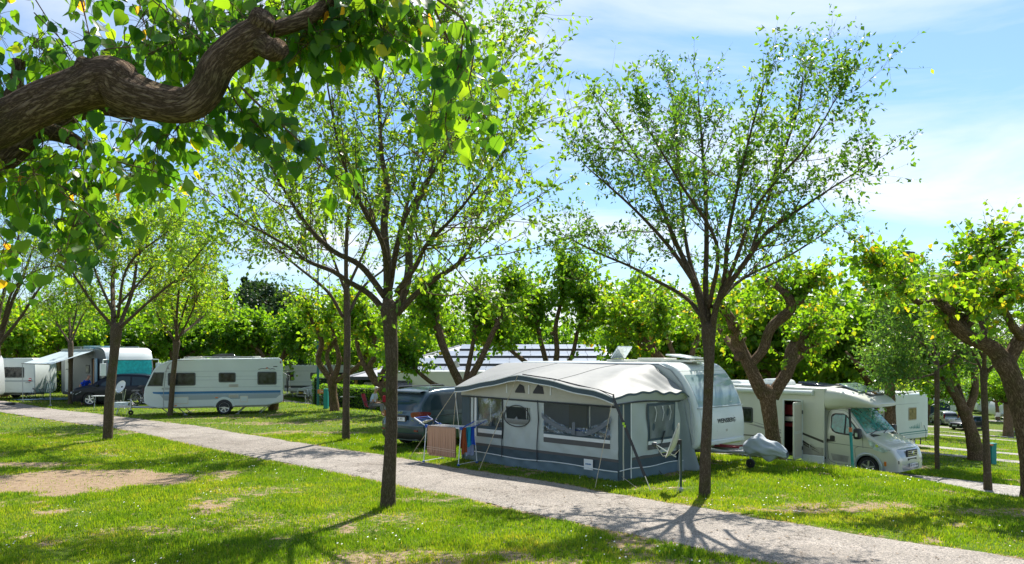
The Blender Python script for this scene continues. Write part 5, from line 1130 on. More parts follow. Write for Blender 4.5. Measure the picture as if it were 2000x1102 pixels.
    rot = Matrix.Rotation(R(23), 3, 'Y'); mb = MB(); mb.box((5.96, 0, 2.60), (.20, .92, .04), rot); sg = part('name_sign', mb, MATS['dark_trim'], o)
    for k in (-4, -3, -2, 2, 3, 4):
        mb = MB(); mb.box((5.965, k*.085, 2.622), (.08, .05, .012), rot); part('sign_letter', mb, MATS['paper_white'], sg)
    mb = MB(); mb.box((5.965, -.03, 2.624), (.15, .17, .02), rot); part('red_emblem', mb, MATS['red_lens'], sg)
    # roof gear
    mb = MB(); mb.box((3.9, .1, 2.86), (.95, .75, .05), Matrix.Rotation(R(6), 3, 'Y')); mb.box((3.9, .1, 2.82), (.8, .6, .05)); part('roof_light', mb, MATS['solar'], o, bevel=.015)
    mb = MB(); mb.prism([(1.9, 2.78), (3.0, 2.78), (2.9, 2.95), (2.7, 3.0), (2.2, 3.0), (2.0, 2.93)], -.4, .4); part('roof_dome', mb, MATS['gelcoat_white'], o, bevel=.06)
    mb = MB(); mb.prism([(.4, 2.78), (1.2, 2.78), (1.1, 2.9), (.5, 2.9)], -.35, .35); part('roof_hatch', mb, MATS['gelcoat_white'], o, bevel=.04)
    return o
MH = cream_motorhome()

def alcove_camper(label, loc, rz, near=1, L=6.2, name='alcove_motorhome'):
    o = thing(name, label, 'motorhome', loc, rz); hw = 1.12; s = near
    hull(o, 'body', [(0, .45), (L-2.0, .45), (L-2.0, 1.98), (L-1.55, 2.0), (L-1.05, 2.06), (L-.86, 2.30), (L-.98, 2.55), (L-1.4, 2.80), (L-2.2, 2.88), (.12, 2.88), (0, 2.75)], hw, MATS['alu_white'], .07)
    sh = Shell(L, 1.94, [(0, 2.0), (L-2.0, 2.0), (L-1.55, 1.96), (L-1.0, 1.30), (L-.5, 1.1), (L-.12, .95), (L, .6)], 1.2, .13, (L-.85,), .33, .28, 0, .09, .03, .6)
    xs_ = np.linspace(L-2.05, L, 50); V = []
    for x in xs_:
        b, tt = sh.B(x), sh.T(x); rc = min(.09, (tt-b)*.4); row = [(x, -sh.hw(x, b+(tt-rc-b)*k/8), b+(tt-rc-b)*k/8) for k in range(9)]; w0 = sh.hw(x, tt-rc)
        row += [(x, -(w0-rc+rc*math.cos(PI/2*k/4)), tt-rc+rc*math.sin(PI/2*k/4)) for k in range(1, 5)]+[(x, -(w0-rc)*(1-k/4), tt+.02) for k in range(1, 5)]
        V.append(row+[(p[0], -p[1], p[2]) for p in row[-2::-1]])
    mb = MB(); mb.grid(V); k = len(V[0]); mb.f.append(np.array([list(range(49*k, 50*k))[::-1]])); part('cab', mb, MATS['paint_white'], o, sharp=30)
    sh.top(o, 'windscreen', L-1.56, L-1.0, MATS['glass_dark'], .9, .95); sh.side(o, 'cab_window', [(L-1.92, 1.3), (L-1.9, 1.85), (L-1.6, 1.87), (L-1.1, 1.32), (L-1.1, 1.26)], MATS['glass_dark'], s)
    sh.line(o, [(L-1.95, 1.9), (L-1.97, .5)], s); sh.line(o, [(L-1.05, 1.3), (L-1.05, .95)], s); sh.side(o, 'door_handle', rr(L-1.9, L-1.75, 1.05, 1.12, .02), MATS['black_plastic'], s, .02)
    for y in (-1, 1):
        mb = MB(); mb.box((L-1.15, y*1.12, 1.42), (.16, .2, .3)); part('wing_mirror', mb, MATS['black_plastic'], o, bevel=.04); wheel(o, L-.85, y*.85, .33); wheel(o, 1.5, y*.92, .33)
    panel(o, 'window', rr(1.3, 2.15, 1.45, 2.15, .06), s*hw, mat('seal_light', (.45, .42, .36), .5), .018, inner=.05, im=mat('curtain_window', (.20, .15, .07), .1, var=.6, vscale=4)); panel(o, 'window', rr(L-2.0, L-1.45, 2.25, 2.6, .06), s*hw, MATS['seal'], .018, inner=.05)
    g = mat('teal_decal', (.03, .22, .20), .5); panel(o, 'stripe', [(.05, .80), (L-2.05, .80), (L-2.05, .85), (.05, .85)], s*hw, g, .004); panel(o, 'stripe', [(.05, .70), (L-2.05, .70), (L-2.05, .73), (.05, .73)], s*hw, g, .004)
    for q_ in range(7):
        x = .95+.16*q_; panel(o, 'leaf_decal', [(x, .98), (x+.14, .98+.02*q_), (x+.05, 1.30-.03*q_)], s*hw, g, .004)
    mb = MB(); mb.tube([(1.0, s*(hw+.006), 2.35), (L-2.2, s*(hw+.006), 2.35)], .008, 4); part('body_seam', mb, MATS['grey_stripe'], o)
    mb = MB(); mb.prism(rr(.5, .78, 1.05, 1.3, .03), s*hw, s*(hw+.02)); part('service_hatch', mb, MATS['gelcoat_white'], o)
    mb = MB(); mb.tube([(.55, s*(hw+.04), 1.12), (.45, s*(hw+.10), .8), (.55, s*(hw+.12), .3), (.3, s*(hw+.3), .02)], .014, 5); part('power_cable', mb, MATS['rubber'], o)
    mb = MB(); mb.box((L*.35, 0, 2.93), (2.6, 1.9, .03)); mb.tube([(.3, -.95, 2.98), (L-2.6, -.95, 2.98), (L-2.6, .95, 2.98), (.3, .95, 2.98)], .02, 5); part('roof_rack', mb, MATS['galv'], o)
    mb = MB(); mb.tube([(.2, s*.8, .45), (.2, s*.8, .02)], .03, 6); part('corner_steady', mb, MATS['steel_dark'], o)
    mb = MB(); mb.box((-.01, s*.95, 2.45), (.03, .16, .08)); mb.box((-.01, s*.95, .75), (.03, .2, .2)); part('tail_light', mb, MATS['red_lens'], o)
    return o
p = at(1813, 42.0); hd = R(180+36); fw = Vector((math.cos(hd), math.sin(hd), 0)); lf = Vector((-math.sin(hd), math.cos(hd), 0))
pos = p-lf*1.12; pos.z = float(gz(p.x-1, p.y-1.5)); alcove_camper('white alcove motorhome with a teal plant design on its side, behind the cream one', pos, hd, 1)

# --- integrated motorhome at the left with its awning out
hd = R(-43); fw = Vector((math.cos(hd), math.sin(hd), 0)); lf = Vector((-math.sin(hd), math.cos(hd), 0)); L = 7.3; hw = 1.15
p = at(207, 42.2); rear = p-fw*(L-.1)+lf*hw; rear.z = float(gz(p.x-1.5, p.y+1.5))
o = thing('integrated_motorhome', 'silver and white bus-fronted motorhome with a teal screen cover and its awning out', 'motorhome', rear, hd); AC = o; o.scale = (1.07, 1.07, 1.09)
sg_ = mat('silver_side', (.17, .19, .20), .35, .4, var=.06, vscale=1.5)
hull(o, 'body', [(.05, .36), (L-.25, .36), (L-.02, .5), (L, .85), (L-.05, 1.25), (L-.22, 2.05), (L-.34, 2.42), (L-.6, 2.72), (L-1.0, 2.84), (.2, 2.84), (0, 2.7)], hw, sg_, .06)
mb = MB(); V = []
for (x, z) in smooth_poly([(L-.22, 2.28), (L-.32, 2.50), (L-.52, 2.74), (L-.9, 2.87), (L-1.5, 2.90)], .06): V.append([(x+.03-.10*(y/1.16)**4, y, z) for y in np.linspace(-1.16, 1.16, 17)])
mb.grid(V); part('white_brow', mb, MATS['gelcoat_white'], o, sharp=0)
mb = MB(); V = [[(x+.03-.10*(y/1.12)**4, y, z) for y in np.linspace(-1.08, 1.08, 15)] for (x, z) in ((L-.03, 1.22), (L-.10, 1.7), (L-.19, 2.25))]; mb.grid(V); part('screen_cover', mb, mat('teal_cover', (.015, .42, .40), .35, .2, bump=.5, bscale=14, var=.3, vscale=8), o, sharp=0)
mb = MB(); V = [[(x+.04-.10*(y/1.15)**4, y, z) for y in np.linspace(-1.15, 1.15, 15)] for (x, z) in ((L, .40), (L+.02, .8), (L-.02, 1.20))]; mb.grid(V); part('front_panel', mb, MATS['gelcoat_white'], o, sharp=0)
for (x0, x1, z0, z1) in ((L-1.2, L-.35, 1.30, 2.0), (4.05, 4.6, 1.55, 2.0), (1.2, 1.7, 2.1, 2.5)): panel(o, 'window', rr(x0, x1, z0, z1, .06), -hw, MATS['seal'], .02, inner=.05, im=mat('window_pale', (.30, .30, .26), .15, var=.6, vscale=3))
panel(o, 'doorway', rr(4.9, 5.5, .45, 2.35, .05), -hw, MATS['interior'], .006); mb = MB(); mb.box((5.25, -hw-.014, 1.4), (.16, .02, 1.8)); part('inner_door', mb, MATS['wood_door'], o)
mb = MB(); mb.box((5.80, -hw-.09, 1.42), (.58, .05, 1.86), Matrix.Rotation(-.15, 3, 'Z')); part('open_door', mb, mat('door_blue', (.16, .30, .40), .4), o, bevel=.02)
panel(o, 'garage_door', rr(.7, 1.65, .5, 2.55, .05), -hw, MATS['gelcoat_white'], .012); panel(o, 'garage_hatch', rr(.85, 1.5, .55, 1.75, .08), -hw, MATS['seal'], .02, inner=.04, im=MATS['gelcoat_white'], iname='hatch_skin')
mb = MB(); mb.box((L*.5, -hw, .40), (L*.9, .05, .16)); part('side_skirt', mb, MATS['dark_trim'], o)
wheel(o, 1.9, -hw+.14, .34); wheel(o, L-1.1, -hw+.14, .34); wheel(o, 1.9, hw-.14, .34); wheel(o, L-1.1, hw-.14, .34)
for s in (-1, 1): mb = MB(); mb.tube([(L-.3, s*1.12, 2.3), (L-.1, s*1.38, 2.28), (L-.1, s*1.38, 2.1)], .03, 6); mb.box((L-.1, s*1.38, 1.8), (.14, .26, .62)); part('wing_mirror', mb, MATS['gelcoat_white'], o, bevel=.04)
for s in (-1, 1):
    mb = MB(); mb.tube([(1.0, s*.9, 2.95), (L-1.5, s*.9, 2.95)], .025, 6)
    for x in (1.0, 2.5, 4, L-1.5): mb.bar((x, s*.9, 2.95), (x, s*.9, 2.84), .02)
    part('roof_rail', mb, MATS['galv'], o)
mb = MB(); mb.box((1.5, 0, 2.94), (.7, .7, .16)); mb.box((3.4, 0, 2.93), (.9, .7, .14)); part('roof_box', mb, mat('roof_blue', (.12, .35, .45), .4), o, bevel=.03)
mb = MB(); mb.lathe([(0, 0), (.07, 0), (.07, 5.0), (0, 5.0)], (.4, -hw-.05, 2.78), 'x', 12); part('awning_case', mb, MATS['galv'], o)
V = []
for i in range(14):
    u = i/13; V.append([(.5+4.9*v, -hw-.08-2.0*u, 2.74-.68*u-.10*math.sin(PI*u)*math.sin(PI*v)) for v in np.linspace(0, 1, 10)])
mb = MB(); mb.grid(V); e = np.array(V); e[..., 2] -= .004; mb.grid(e); part('awning_canvas', mb, mat('canvas_blue_grey', (.42, .50, .54), .8, var=.08), o, sharp=0)
mb = MB(); mb.tube([(.45, -hw-2.08, 2.06), (5.45, -hw-2.08, 2.06)], .035, 6); part('awning_front_bar', mb, MATS['galv'], o)
for x in (.6, 5.3): mb = MB(); mb.bar((x, -hw-2.08, 2.05), (x, -hw-2.06, .0), .018); mb.box((x, -hw-2.06, .02), (.12, .12, .06)); part('awning_leg', mb, MATS['galv'], o)

# --- cars
def car(label, loc, rz, paint, L=4.5, Wd=1.84, top=None, belt=.95, wheels=(.85, 3.6), wr=.34, win=None, near=(-1, 1), name='parked_car', scr=None, back=None, plate_t=None, tumble=.2, rc=.1, rails=False, platecol='paper_white', lights=True, ytop=.88):
    o = thing(name, label, 'car', loc, rz); sh = Shell(L, Wd, top, belt, tumble, wheels, wr, .24, .10, rc, .03, .45); sh.build('body', o, paint)
    for s in (-1, 1):
        for w in win or (): sh.side(o, 'side_window', w, MATS['glass_blue'], s)
        for w in wheels: wheel(o, w, s*(Wd/2-.13), wr, .2, spokes=5)
        mb = MB(); mb.box((scr[1]-.25, s*(Wd/2+.06), belt+.10), (.14, .18, .14)); part('wing_mirror', mb, paint, o, bevel=.04)
    if scr: sh.top(o, 'windscreen', scr[0], scr[1], MATS['glass_blue'], ytop, .93)
    if back: sh.top(o, 'rear_window', back[0], back[1], MATS['glass_blue'], .9, .86)
    zt = sh.T(L-.05)
    if lights:
        mb = MB(); mb.box((L+.0, 0, zt-.14), (.03, Wd*.42, .16)); g = part('grille', mb, MATS['black_plastic'], o, bevel=.01)
        mb = MB(); mb.box((L+.0, 0, .38), (.03, Wd*.55, .12)); part('lower_grille', mb, MATS['black_plastic'], o)
        for s in (-1, 1):
            x = L-.32; sh.side(o, 'headlight', [(L-.52, zt-.06), (L-.12, zt-.14), (L-.03, zt-.20), (L-.25, zt-.20)], MATS['clear_lens'], s, .012)
            mb = MB(); mb.box((L-.015, s*Wd*.33, zt-.13), (.06, .26, .11), Matrix.Rotation(-s*.35, 3, 'Z')); part('headlight', mb, MATS['clear_lens'], o, bevel=.02)
    if plate_t: plate(o, (L+.03, 0, .52), (0, 0, PI/2), plate_t, platecol)
    return o, sh
# dark SUV
suv_top = [(0, .80), (.03, 1.12), (.30, 1.42), (.62, 1.60), (1.2, 1.69), (2.1, 1.71), (2.7, 1.64), (3.15, 1.42), (3.55, 1.14), (3.9, 1.07), (4.3, .98), (4.5, .84), (4.55, .66)]
hd = R(180+15); fw = Vector((math.cos(hd), math.sin(hd), 0)); lf = Vector((-math.sin(hd), math.cos(hd), 0))
p = at(133, 41.0); rear = p-fw*4.6-lf*1.15; rear.z = float(gz(p.x+2, p.y))
o, sh = car('dark blue-black crossover parked nose left beside the motorhome', rear, hd, MATS['paint_navy'], 4.55, 1.86, suv_top, 1.02, (.90, 3.62), .35,
    [[(.55, 1.12), (.62, 1.40), (.95, 1.53), (1.55, 1.56), (1.55, 1.08)], [(1.63, 1.08), (1.63, 1.57), (2.15, 1.58), (2.55, 1.50), (2.55, 1.06)], [(2.62, 1.06), (2.62, 1.47), (3.0, 1.25), (3.1, 1.1)]], scr=(2.72, 3.50), plate_t='BL 23', tumble=.24)
for s in (-1, 1): mb = MB(); mb.tube([(4.56, s*.28, .80), (4.57, s*.22, .66), (4.57, s*.06, .58)], .016, 6); part('grille_trim', mb, MATS['chrome'], o)
# dark grey people carrier seen from behind
alh = [(0, .62), (.02, 1.0), (.14, 1.36), (.38, 1.66), (.62, 1.74), (1.3, 1.78), (2.4, 1.74), (2.95, 1.62), (3.45, 1.34), (3.9, 1.10), (4.3, 1.0), (4.7, .88), (4.85, .66)]
hd = R(50); fw = Vector((math.cos(hd), math.sin(hd), 0)); rt = Vector((fw.y, -fw.x, 0))
p = at(822, 22.4)
rear = p-rt*.90; rear.z = float(gz(p.x, p.y+1.2))
sh = Shell(4.85, 1.90, alh, 1.06, .14, (1.02, 3.94), .35, .26, .09, .13, .03, .40); o = thing('people_carrier', 'dark blue-grey people carrier backed up beside the awning, seen from behind', 'car', rear, hd); sh.build('body', o, MATS['paint_slate'], 110)
for s in (-1, 1):
    for w in ([(.42, 1.16), (.46, 1.42), (.62, 1.58), (1.45, 1.62), (1.45, 1.13)], [(1.54, 1.13), (1.54, 1.62), (2.35, 1.62), (2.35, 1.12)], [(2.44, 1.12), (2.44, 1.61), (2.85, 1.54), (3.3, 1.26), (3.4, 1.13)]): sh.side(o, 'side_window', w, MATS['glass_blue'], s)
    for w in (1.02, 3.94): wheel(o, w, s*.82, .345, .21, spokes=5)
    mb = MB(); mb.tube([(.5, s*.72, 1.72), (.6, s*.72, 1.81), (2.5, s*.72, 1.81), (2.65, s*.72, 1.74)], .02, 6); part('roof_rail', mb, MATS['steel_dark'], o)
    pts = [(-.02, s*.48), (-.02, s*.58), (-.015, s*.66)]+[(x-.012*(1-x/.45), s*(sh.hw(x, 1.0)+.014)) for x in (.004, .03, .07, .12, .2, .3, .40)]
    mb = MB(); V = [[(x+.03*(z-.92), y, z) for z in (zl, (zl+zh)/2, zh)] for (x, y), zl, zh in zip(pts, (.97, .94, .93, .92, .92, .925, .93, .95, .97, 1.02), (1.08, 1.10, 1.11, 1.115, 1.12, 1.12, 1.12, 1.12, 1.11, 1.09))]; mb.grid(V); part('tail_light', mb, MATS['red_lens'], o, sharp=0)
    mb = MB(); mb.box((-.02, s*.66, .56), (.04, .24, .05)); part('rear_reflector', mb, MATS['red_lens'], o)
    sh.line(o, [(1.5, 1.64), (1.5, .95), (1.45, .6)], s)
sh.line(o, [(.45, .98), (2.4, 1.0), (4.3, .93)], -1, .01, 'body_crease')
V = []
for k in range(7):
    z = 1.14+.44*k/6; x = float(np.interp(z, [.62, 1.0, 1.36, 1.66], [0, .02, .14, .38])); V.append([(x-.035+.10*(y/.8)**4, y, z) for y in np.linspace(-.72+.06*k/6, .72-.06*k/6, 13)])
mb = MB(); mb.grid(V); part('rear_window', mb, MATS['glass_blue'], o, sharp=0)
mb = MB(); V = [[(.36-.02, y, 1.64), (.20, y, 1.66), (.22, y, 1.70), (.45, y, 1.735)] for y in np.linspace(-.66, .66, 9)]; mb.grid(V); part('rear_spoiler', mb, MATS['paint_slate'], o, sharp=0)
mb = MB(); V = [[(-.02+.16*(abs(y)/.93)**5, y, .86), (-.07+.17*(abs(y)/.93)**5, y, .74), (-.09+.18*(abs(y)/.93)**5, y, .68), (-.07+.17*(abs(y)/.93)**5, y, .62), (-.06+.16*(abs(y)/.93)**5, y, .46), (-.0+.15*(abs(y)/.93)**5, y, .30)] for y in np.linspace(-.92, .92, 21)]; mb.grid(V); part('rear_bumper', mb, MATS['paint_slate'], o, sharp=0)
mb = MB(); V = [[(-.08+.18*(abs(y)/.93)**5, y, .47), (-.075+.17*(abs(y)/.93)**5, y, .36), (.02+.15*(abs(y)/.93)**5, y, .27)] for y in np.linspace(-.88, .88, 17)]; mb.grid(V); part('bumper_valance', mb, MATS['black_plastic'], o, sharp=0)
mb = MB(); mb.box((-.02, 0, .90), (.05, .62, .20)); part('plate_recess', mb, MATS['black_plastic'], o, bevel=.01)
plate(o, (-.05, 0, .88), (0, 0, -PI/2), 'ZRK 93')
text('SEAT', .09, MATS['chrome'], o, (-.035, 0, 1.07), (PI/2, 0, -PI/2), bold=.002, sx=1.6); text('TDI', .07, MATS['chrome'], o, (-.015, -.55, .84), (PI/2, 0, -PI/2))
# white estate behind
sed = [(0, .75), (.04, .98), (.35, 1.30), (.8, 1.43), (2.1, 1.46), (2.55, 1.40), (3.0, 1.14), (3.3, .99), (4.0, .90), (4.5, .78), (4.6, .60)]
swin = [[(.55, 1.02), (.75, 1.28), (1.4, 1.36), (1.4, 1.0)], [(1.47, 1.0), (1.47, 1.37), (2.2, 1.37), (2.2, .98)], [(2.27, .98), (2.27, 1.36), (2.5, 1.31), (2.95, 1.0)]]
hd = R(180+48); fw = Vector((math.cos(hd), math.sin(hd), 0)); lf = Vector((-math.sin(hd), math.cos(hd), 0)); p = at(588, 61); rear = p-fw*4.6; rear.z = p.z
o, sh = car('white estate car with a yellow front plate, parked behind the clipped hedge', rear, hd, MATS['paint_white'], 4.6, 1.8, sed, .94, (.95, 3.65), .33, swin, scr=(2.58, 3.22), plate_t='NL 48', platecol='plate_yellow' if mat('plate_yellow', (.75, .52, .03), .5) else None)
# far cars
p = at(1866, 84); hd = R(180+25); fw = Vector((math.cos(hd), math.sin(hd), 0)); rear = p-fw*4.5; rear.z = p.z
car('dark saloon far down the slope behind the leaning pollard', rear, hd, MATS['paint_navy'], 4.6, 1.8, sed, .94, (.95, 3.65), .33, swin, scr=(2.58, 3.22), plate_t='MO 7')
p = at(1858, 90); hd = R(84); rear = Vector((p.x, p.y, p.z))
o, sh = car('silver-white hatchback seen from behind on the far pitch', rear, hd, MATS['paint_silver'], 4.2, 1.8, [(0, .7), (.05, 1.05), (.3, 1.45), (.7, 1.58), (2.1, 1.6), (2.6, 1.45), (3.2, 1.1), (3.8, .95), (4.2, .7)], 1.0, (.8, 3.3), .33, [[(.5, 1.08), (.7, 1.42), (2.2, 1.48), (2.8, 1.12)]], scr=(2.5, 3.1), lights=False)
mb = MB(); mb.box((.12, 0, 1.26), (.04, 1.35, .36), Matrix.Rotation(R(28), 3, 'Y')); part('rear_window', mb, MATS['glass_dark'], o); plate(o, (-.03, 0, .72), (0, 0, -PI/2), 'RE 52')
for s in (-1, 1): mb = MB(); mb.box((.04, s*.78, 1.1), (.08, .16, .5)); part('tail_light', mb, MATS['red_lens'], o)
# --- other caravans
def simple_caravan(label, px, d, deg, L=5.6, near=1, wins=((.5, 1.2, 1.4, 1.95), (3.3, 4.4, 1.4, 1.95)), body='gelcoat_white', H=2.55, anchor='rear', stripes=()):
    hd = R(deg); fw = Vector((math.cos(hd), math.sin(hd), 0)); lf = Vector((-math.sin(hd), math.cos(hd), 0)); p = at(px, d); b = p-lf*1.14*near if anchor == 'rear' else p-fw*L-lf*1.14*near; b.z = float(gz(p.x, p.y))
    o = caravan(label, b, hd, L, H, body, near, windows=wins, stripes=stripes); return o
o = simple_caravan('pale blue-white caravan with a rounded front and two small windows, behind the white estate car', 553, 62.5, 8, 6.2, -1, ((.35, .85, 1.3, 2.0), (2.15, 2.85, 1.4, 1.95), (4.2, 4.9, 1.4, 1.95)), stripes=(([(.1, .72), (5.9, .72), (5.9, .90), (.1, .90)], 'dark_trim'), ([(.1, 1.18), (5.9, 1.18), (5.9, 1.2), (.1, 1.2)], 'grey_stripe'), ([(.1, 2.08), (5.9, 2.08), (5.9, 2.1), (.1, 2.1)], 'grey_stripe')))
mb = MB()
for k in range(16): mb.box((.4+.33*k, -1.0, 2.60), (.10, .05, .10))
mb.box((2.9, -1.0, 2.66), (5.2, .04, .03)); part('roof_railing', mb, MATS['dark_trim'], o)
o = simple_caravan('pale green-white caravan with one wide window at the far left', 68, 47, 180, 6.0, 1, ((.65, 2.0, 1.35, 2.0), (3.6, 4.8, 1.35, 2.0)), 'alu_white', 2.55, stripes=(([(.1, 1.1), (5.8, 1.1), (5.8, 1.2), (.1, 1.2)], 'grey_stripe'),))
# van at the left edge
p = at(-14, 44.5); o = thing('camper_van', 'white vehicle corner with a red tail light, cut by the left edge', 'van', (p.x, p.y-0, p.z), PI)
hull(o, 'body', [(.06, .38), (5.6, .38), (5.9, 1.0), (5.2, 1.5), (4.7, 2.75), (.3, 2.85), (.08, 2.5), (0, 1.5), (0, .6)], 1.1, MATS['gelcoat_white'], .08)
mb = MB(); mb.box((.02, 1.03, 1.05), (.10, .16, .9)); part('tail_light', mb, MATS['red_lens'], o, bevel=.02); wheel(o, 1.3, 1.0, .34); wheel(o, 1.3, -1.0, .34); wheel(o, 4.6, 1, .34); wheel(o, 4.6, -1, .34); panel(o, 'window', rr(1.0, 2.2, 1.6, 2.1, .06), 1.1, MATS['seal'], .02, inner=.05)
simple_caravan('far white caravan with a sloping nose, half behind the alcove motorhome', 1808, 101, 195, 5.8, 1, anchor='rear')
simple_caravan('far white caravan between the thin pole tree and the hatchback', 1868, 108, 190, 5.8, 1)
simple_caravan('far caravan with a pale side, right of the leaning pollard', 1942, 112, 100, 5.0, -1)
o = simple_caravan('far white caravan partly behind the thick right-hand trunk', 1992, 108, 183, 6.2, 1)
simple_caravan('far white caravan at the right edge beyond the thick trunk', 2040, 100, 186, 6.2, 1)
o = simple_caravan('cream caravan with an open window flap behind the dark people carrier', 772, 44.0, 3, 6.4, -1, ((.12, .95, 1.50, 2.05), (4.0, 5.0, 1.45, 1.95)), 'gelcoat_cream', 2.62)
# open awning window and dish plate on it
mb = MB(); mb.box((.54, -1.36, 1.92), (.86, .55, .03), Matrix.Rotation(R(35), 3, 'X')); part('open_window_flap', mb, MATS['acrylic'], o)
mb = MB(); mb.box((3.35, .2, 2.95), (.55, .04, .42), Matrix.Rotation(R(-25), 3, 'Y')); mb.bar((3.35, .2, 2.5), (3.35, .2, 2.85), .03); part('flat_antenna', mb, MATS['galv'], o)
# dark blue tent porch far right
p = at(1829, 99); mb = MB(); mb.prism([(-1.6, 0), (-1.4, 2.0), (0, 2.5), (1.4, 2.0), (1.6, 0)], -1.2, 1.2); t_ = thing('porch_tent', 'dark blue porch tent with a pale roof on the far pitch', 'tent', p); t_.scale = (.75, 1, .95); part('tent_wall', mb, mat('tent_blue', (.02, .05, .10), .8), t_, sharp=30)
mb = MB(); mb.add([(-1.5, -1.25, 2.0), (0, -1.25, 2.52), (0, 1.25, 2.52), (-1.5, 1.25, 2.0), (1.5, -1.25, 2.0), (1.5, 1.25, 2.0)], [(0, 1, 2, 3), (1, 4, 5, 2)]); part('tent_roof', mb, mat('canvas_blue_grey', (0, 0, 0)), t_)
p = at(1905, 116); mb = MB(); t_ = thing('big_awning', 'low white marquee roof on the far pitch', 'tent', p); mb.prism([(-4.5, 1.9), (-3.5, 2.6), (3.5, 2.6), (4.5, 1.9)], -2, 2); part('marquee_roof', mb, MATS['gelcoat_white'], t_)
mb = MB()
for x in (-4.2, -1.5, 1.5, 4.2): mb.bar((x, -1.9, 0), (x, -1.9, 1.95), .05)
mb.box((0, 1.8, 1), (8, .05, 1.9)); part('marquee_wall', mb, MATS['dark_trim'], t_)
# ---------------------------------------------------------------- the big awning (local: x along the front to the right, y towards the caravan, z up)
AW = Vector(QT(13.72, -15.6)+(0,)); AW.z = float(gz(*QT(14.2, -12.5)))+.01
aw = thing('caravan_awning', 'large grey caravan awning with slate trim, clear plastic windows and a half open door flap', 'awning', AW, -PI/4)
def canvas(name, col, rough=.75, bump=.35):
    m = mat(name, col, rough, var=.07, vscale=1.6, dirt=0, bump=bump, bscale=3.5); return m
grey = canvas('canvas_grey', (.46, .50, .49)); roofc = canvas('canvas_roof', (.205, .212, .21), .6, .5); slate = canvas('canvas_slate', (.055, .085, .105), .7); band = canvas('canvas_band', (.10, .095, .095)); cream = canvas('canvas_cream', (.50, .48, .40)); white = mat('piping_white', (.75, .76, .76), .6)
slate2 = canvas('canvas_mudwall', (.11, .17, .21), .6)
XL = 5.22
def zfront(x): return float(np.interp(x, [-.1, .5, 1.4, 2.0, 2.35, 2.7, 3.4, 4.2, 4.7, 5.0, 5.3], [1.93, 2.0, 2.15, 2.26, 2.295, 2.28, 2.19, 2.06, 2.0, 1.94, 1.86]))-.008*math.sin(5*x)
def zrail(x): return 2.56-.72*float(sst(4.15, 5.45, x))**1.25
V = []; nx, ny = 90, 40
for i in range(nx+1):
    u = i/nx; row = []
    for j in range(ny+1):
        v = j/ny; xr = -.95+u*(5.42+.95); xf = -.06+u*(XL+.10); x = xr+(xf-xr)*v; y = 2.56-(2.56+.22)*v
        z = zrail(xr)*(1-v)+zfront(xf)*v+.05*math.sin(PI*v)*(1-.5*u)
        corner = float(sst(3.6, 5.3, xr)); z += corner*.10*math.sin(PI*v)
        fold = corner*(1-v)**.7*math.sin(v*34+u*55)*.034+corner*math.sin(v*16-u*38)*.028*(1-v)
        z += fold+.012*math.sin(u*23+v*4)*math.sin(PI*v)+.010*math.sin(v*9+u*7)
        row.append((x, y, z))
    V.append(row)
roofV = np.array(V); mb = MB(); mb.grid(roofV); part('roof', mb, roofc, aw, sharp=0)
for ui in (30, 60): mb = MB(); mb.tube([tuple(np.array(p)+np.array((0, 0, .004))) for p in roofV[ui][::2]], .007, 4); part('roof_seam', mb, mat('seam_thread', (.12, .13, .13), .8), aw)
# front fascia: slate band with white piping
def strip_part(name, pts_top, pts_bot, m, parent=aw):
    mb = MB(); mb.grid(np.array([[a, b] for a, b in zip(pts_top, pts_bot)])); return part(name, mb, m, parent, sharp=0)
fx = np.linspace(-.06, XL+.04, 50)
top = [(x, -.225, zfront(x)) for x in fx]; bot = [(x, -.235, zfront(x)-.115) for x in fx]; strip_part('fascia', top, bot, slate)
mb = MB(); mb.tube([(x, -.245, zfront(x)-.125) for x in fx], .014, 5); mb.tube([(x, -.235, zfront(x)+.005) for x in fx], .010, 5); part('piping', mb, white, aw)
# valance strip round the corner along the roof edge at the side
sy = np.linspace(-.2, 2.5, 24); es = roofV[-1][::-1]
strip_part('side_valance', [tuple(p) for p in es], [(p[0]+.012, p[1], p[2]-.05) for p in es], slate); strip_part('side_roof_panel', [(p[0]+.004, p[1], p[2]-.0) for p in es], [(XL+.035, p[1], 1.72+.03*math.sin(p[1]*2)) for p in es], canvas('canvas_gable', (.40, .44, .44)))
mb = MB(); mb.tube([(XL+.045, y, 1.72+.03*math.sin(y*2)) for y in sy], .018, 5); part('side_seam', mb, MATS['dark_trim'], aw)
# gable panel above the windows
strip_part('gable_panel', [(x, .0, zfront(x)-.02) for x in fx], [(x, .0, 1.70-.01*x+.02) for x in fx], cream)
for x0, x1 in ((2.0, 2.34), (2.62, 2.98)):
    mb = MB(); mb.prism([(x0, 1.86), (x1, 1.86), (x1-.04, 2.03), (x0+.16, 2.08), (x0, 1.90)], -.012, .0); part('vent_window', mb, MATS['ink'], aw)
for x in (1.7, 2.48, 3.2): mb = MB(); mb.box((x, -.01, 1.95), (.035, .015, .22)); part('pole_loop', mb, white, aw)
mb = MB(); mb.tube([(x, -.02, 1.70-.01*x) for x in (0, 2.6, XL)], .022, 5); part('window_rail', mb, MATS['dark_trim'], aw)
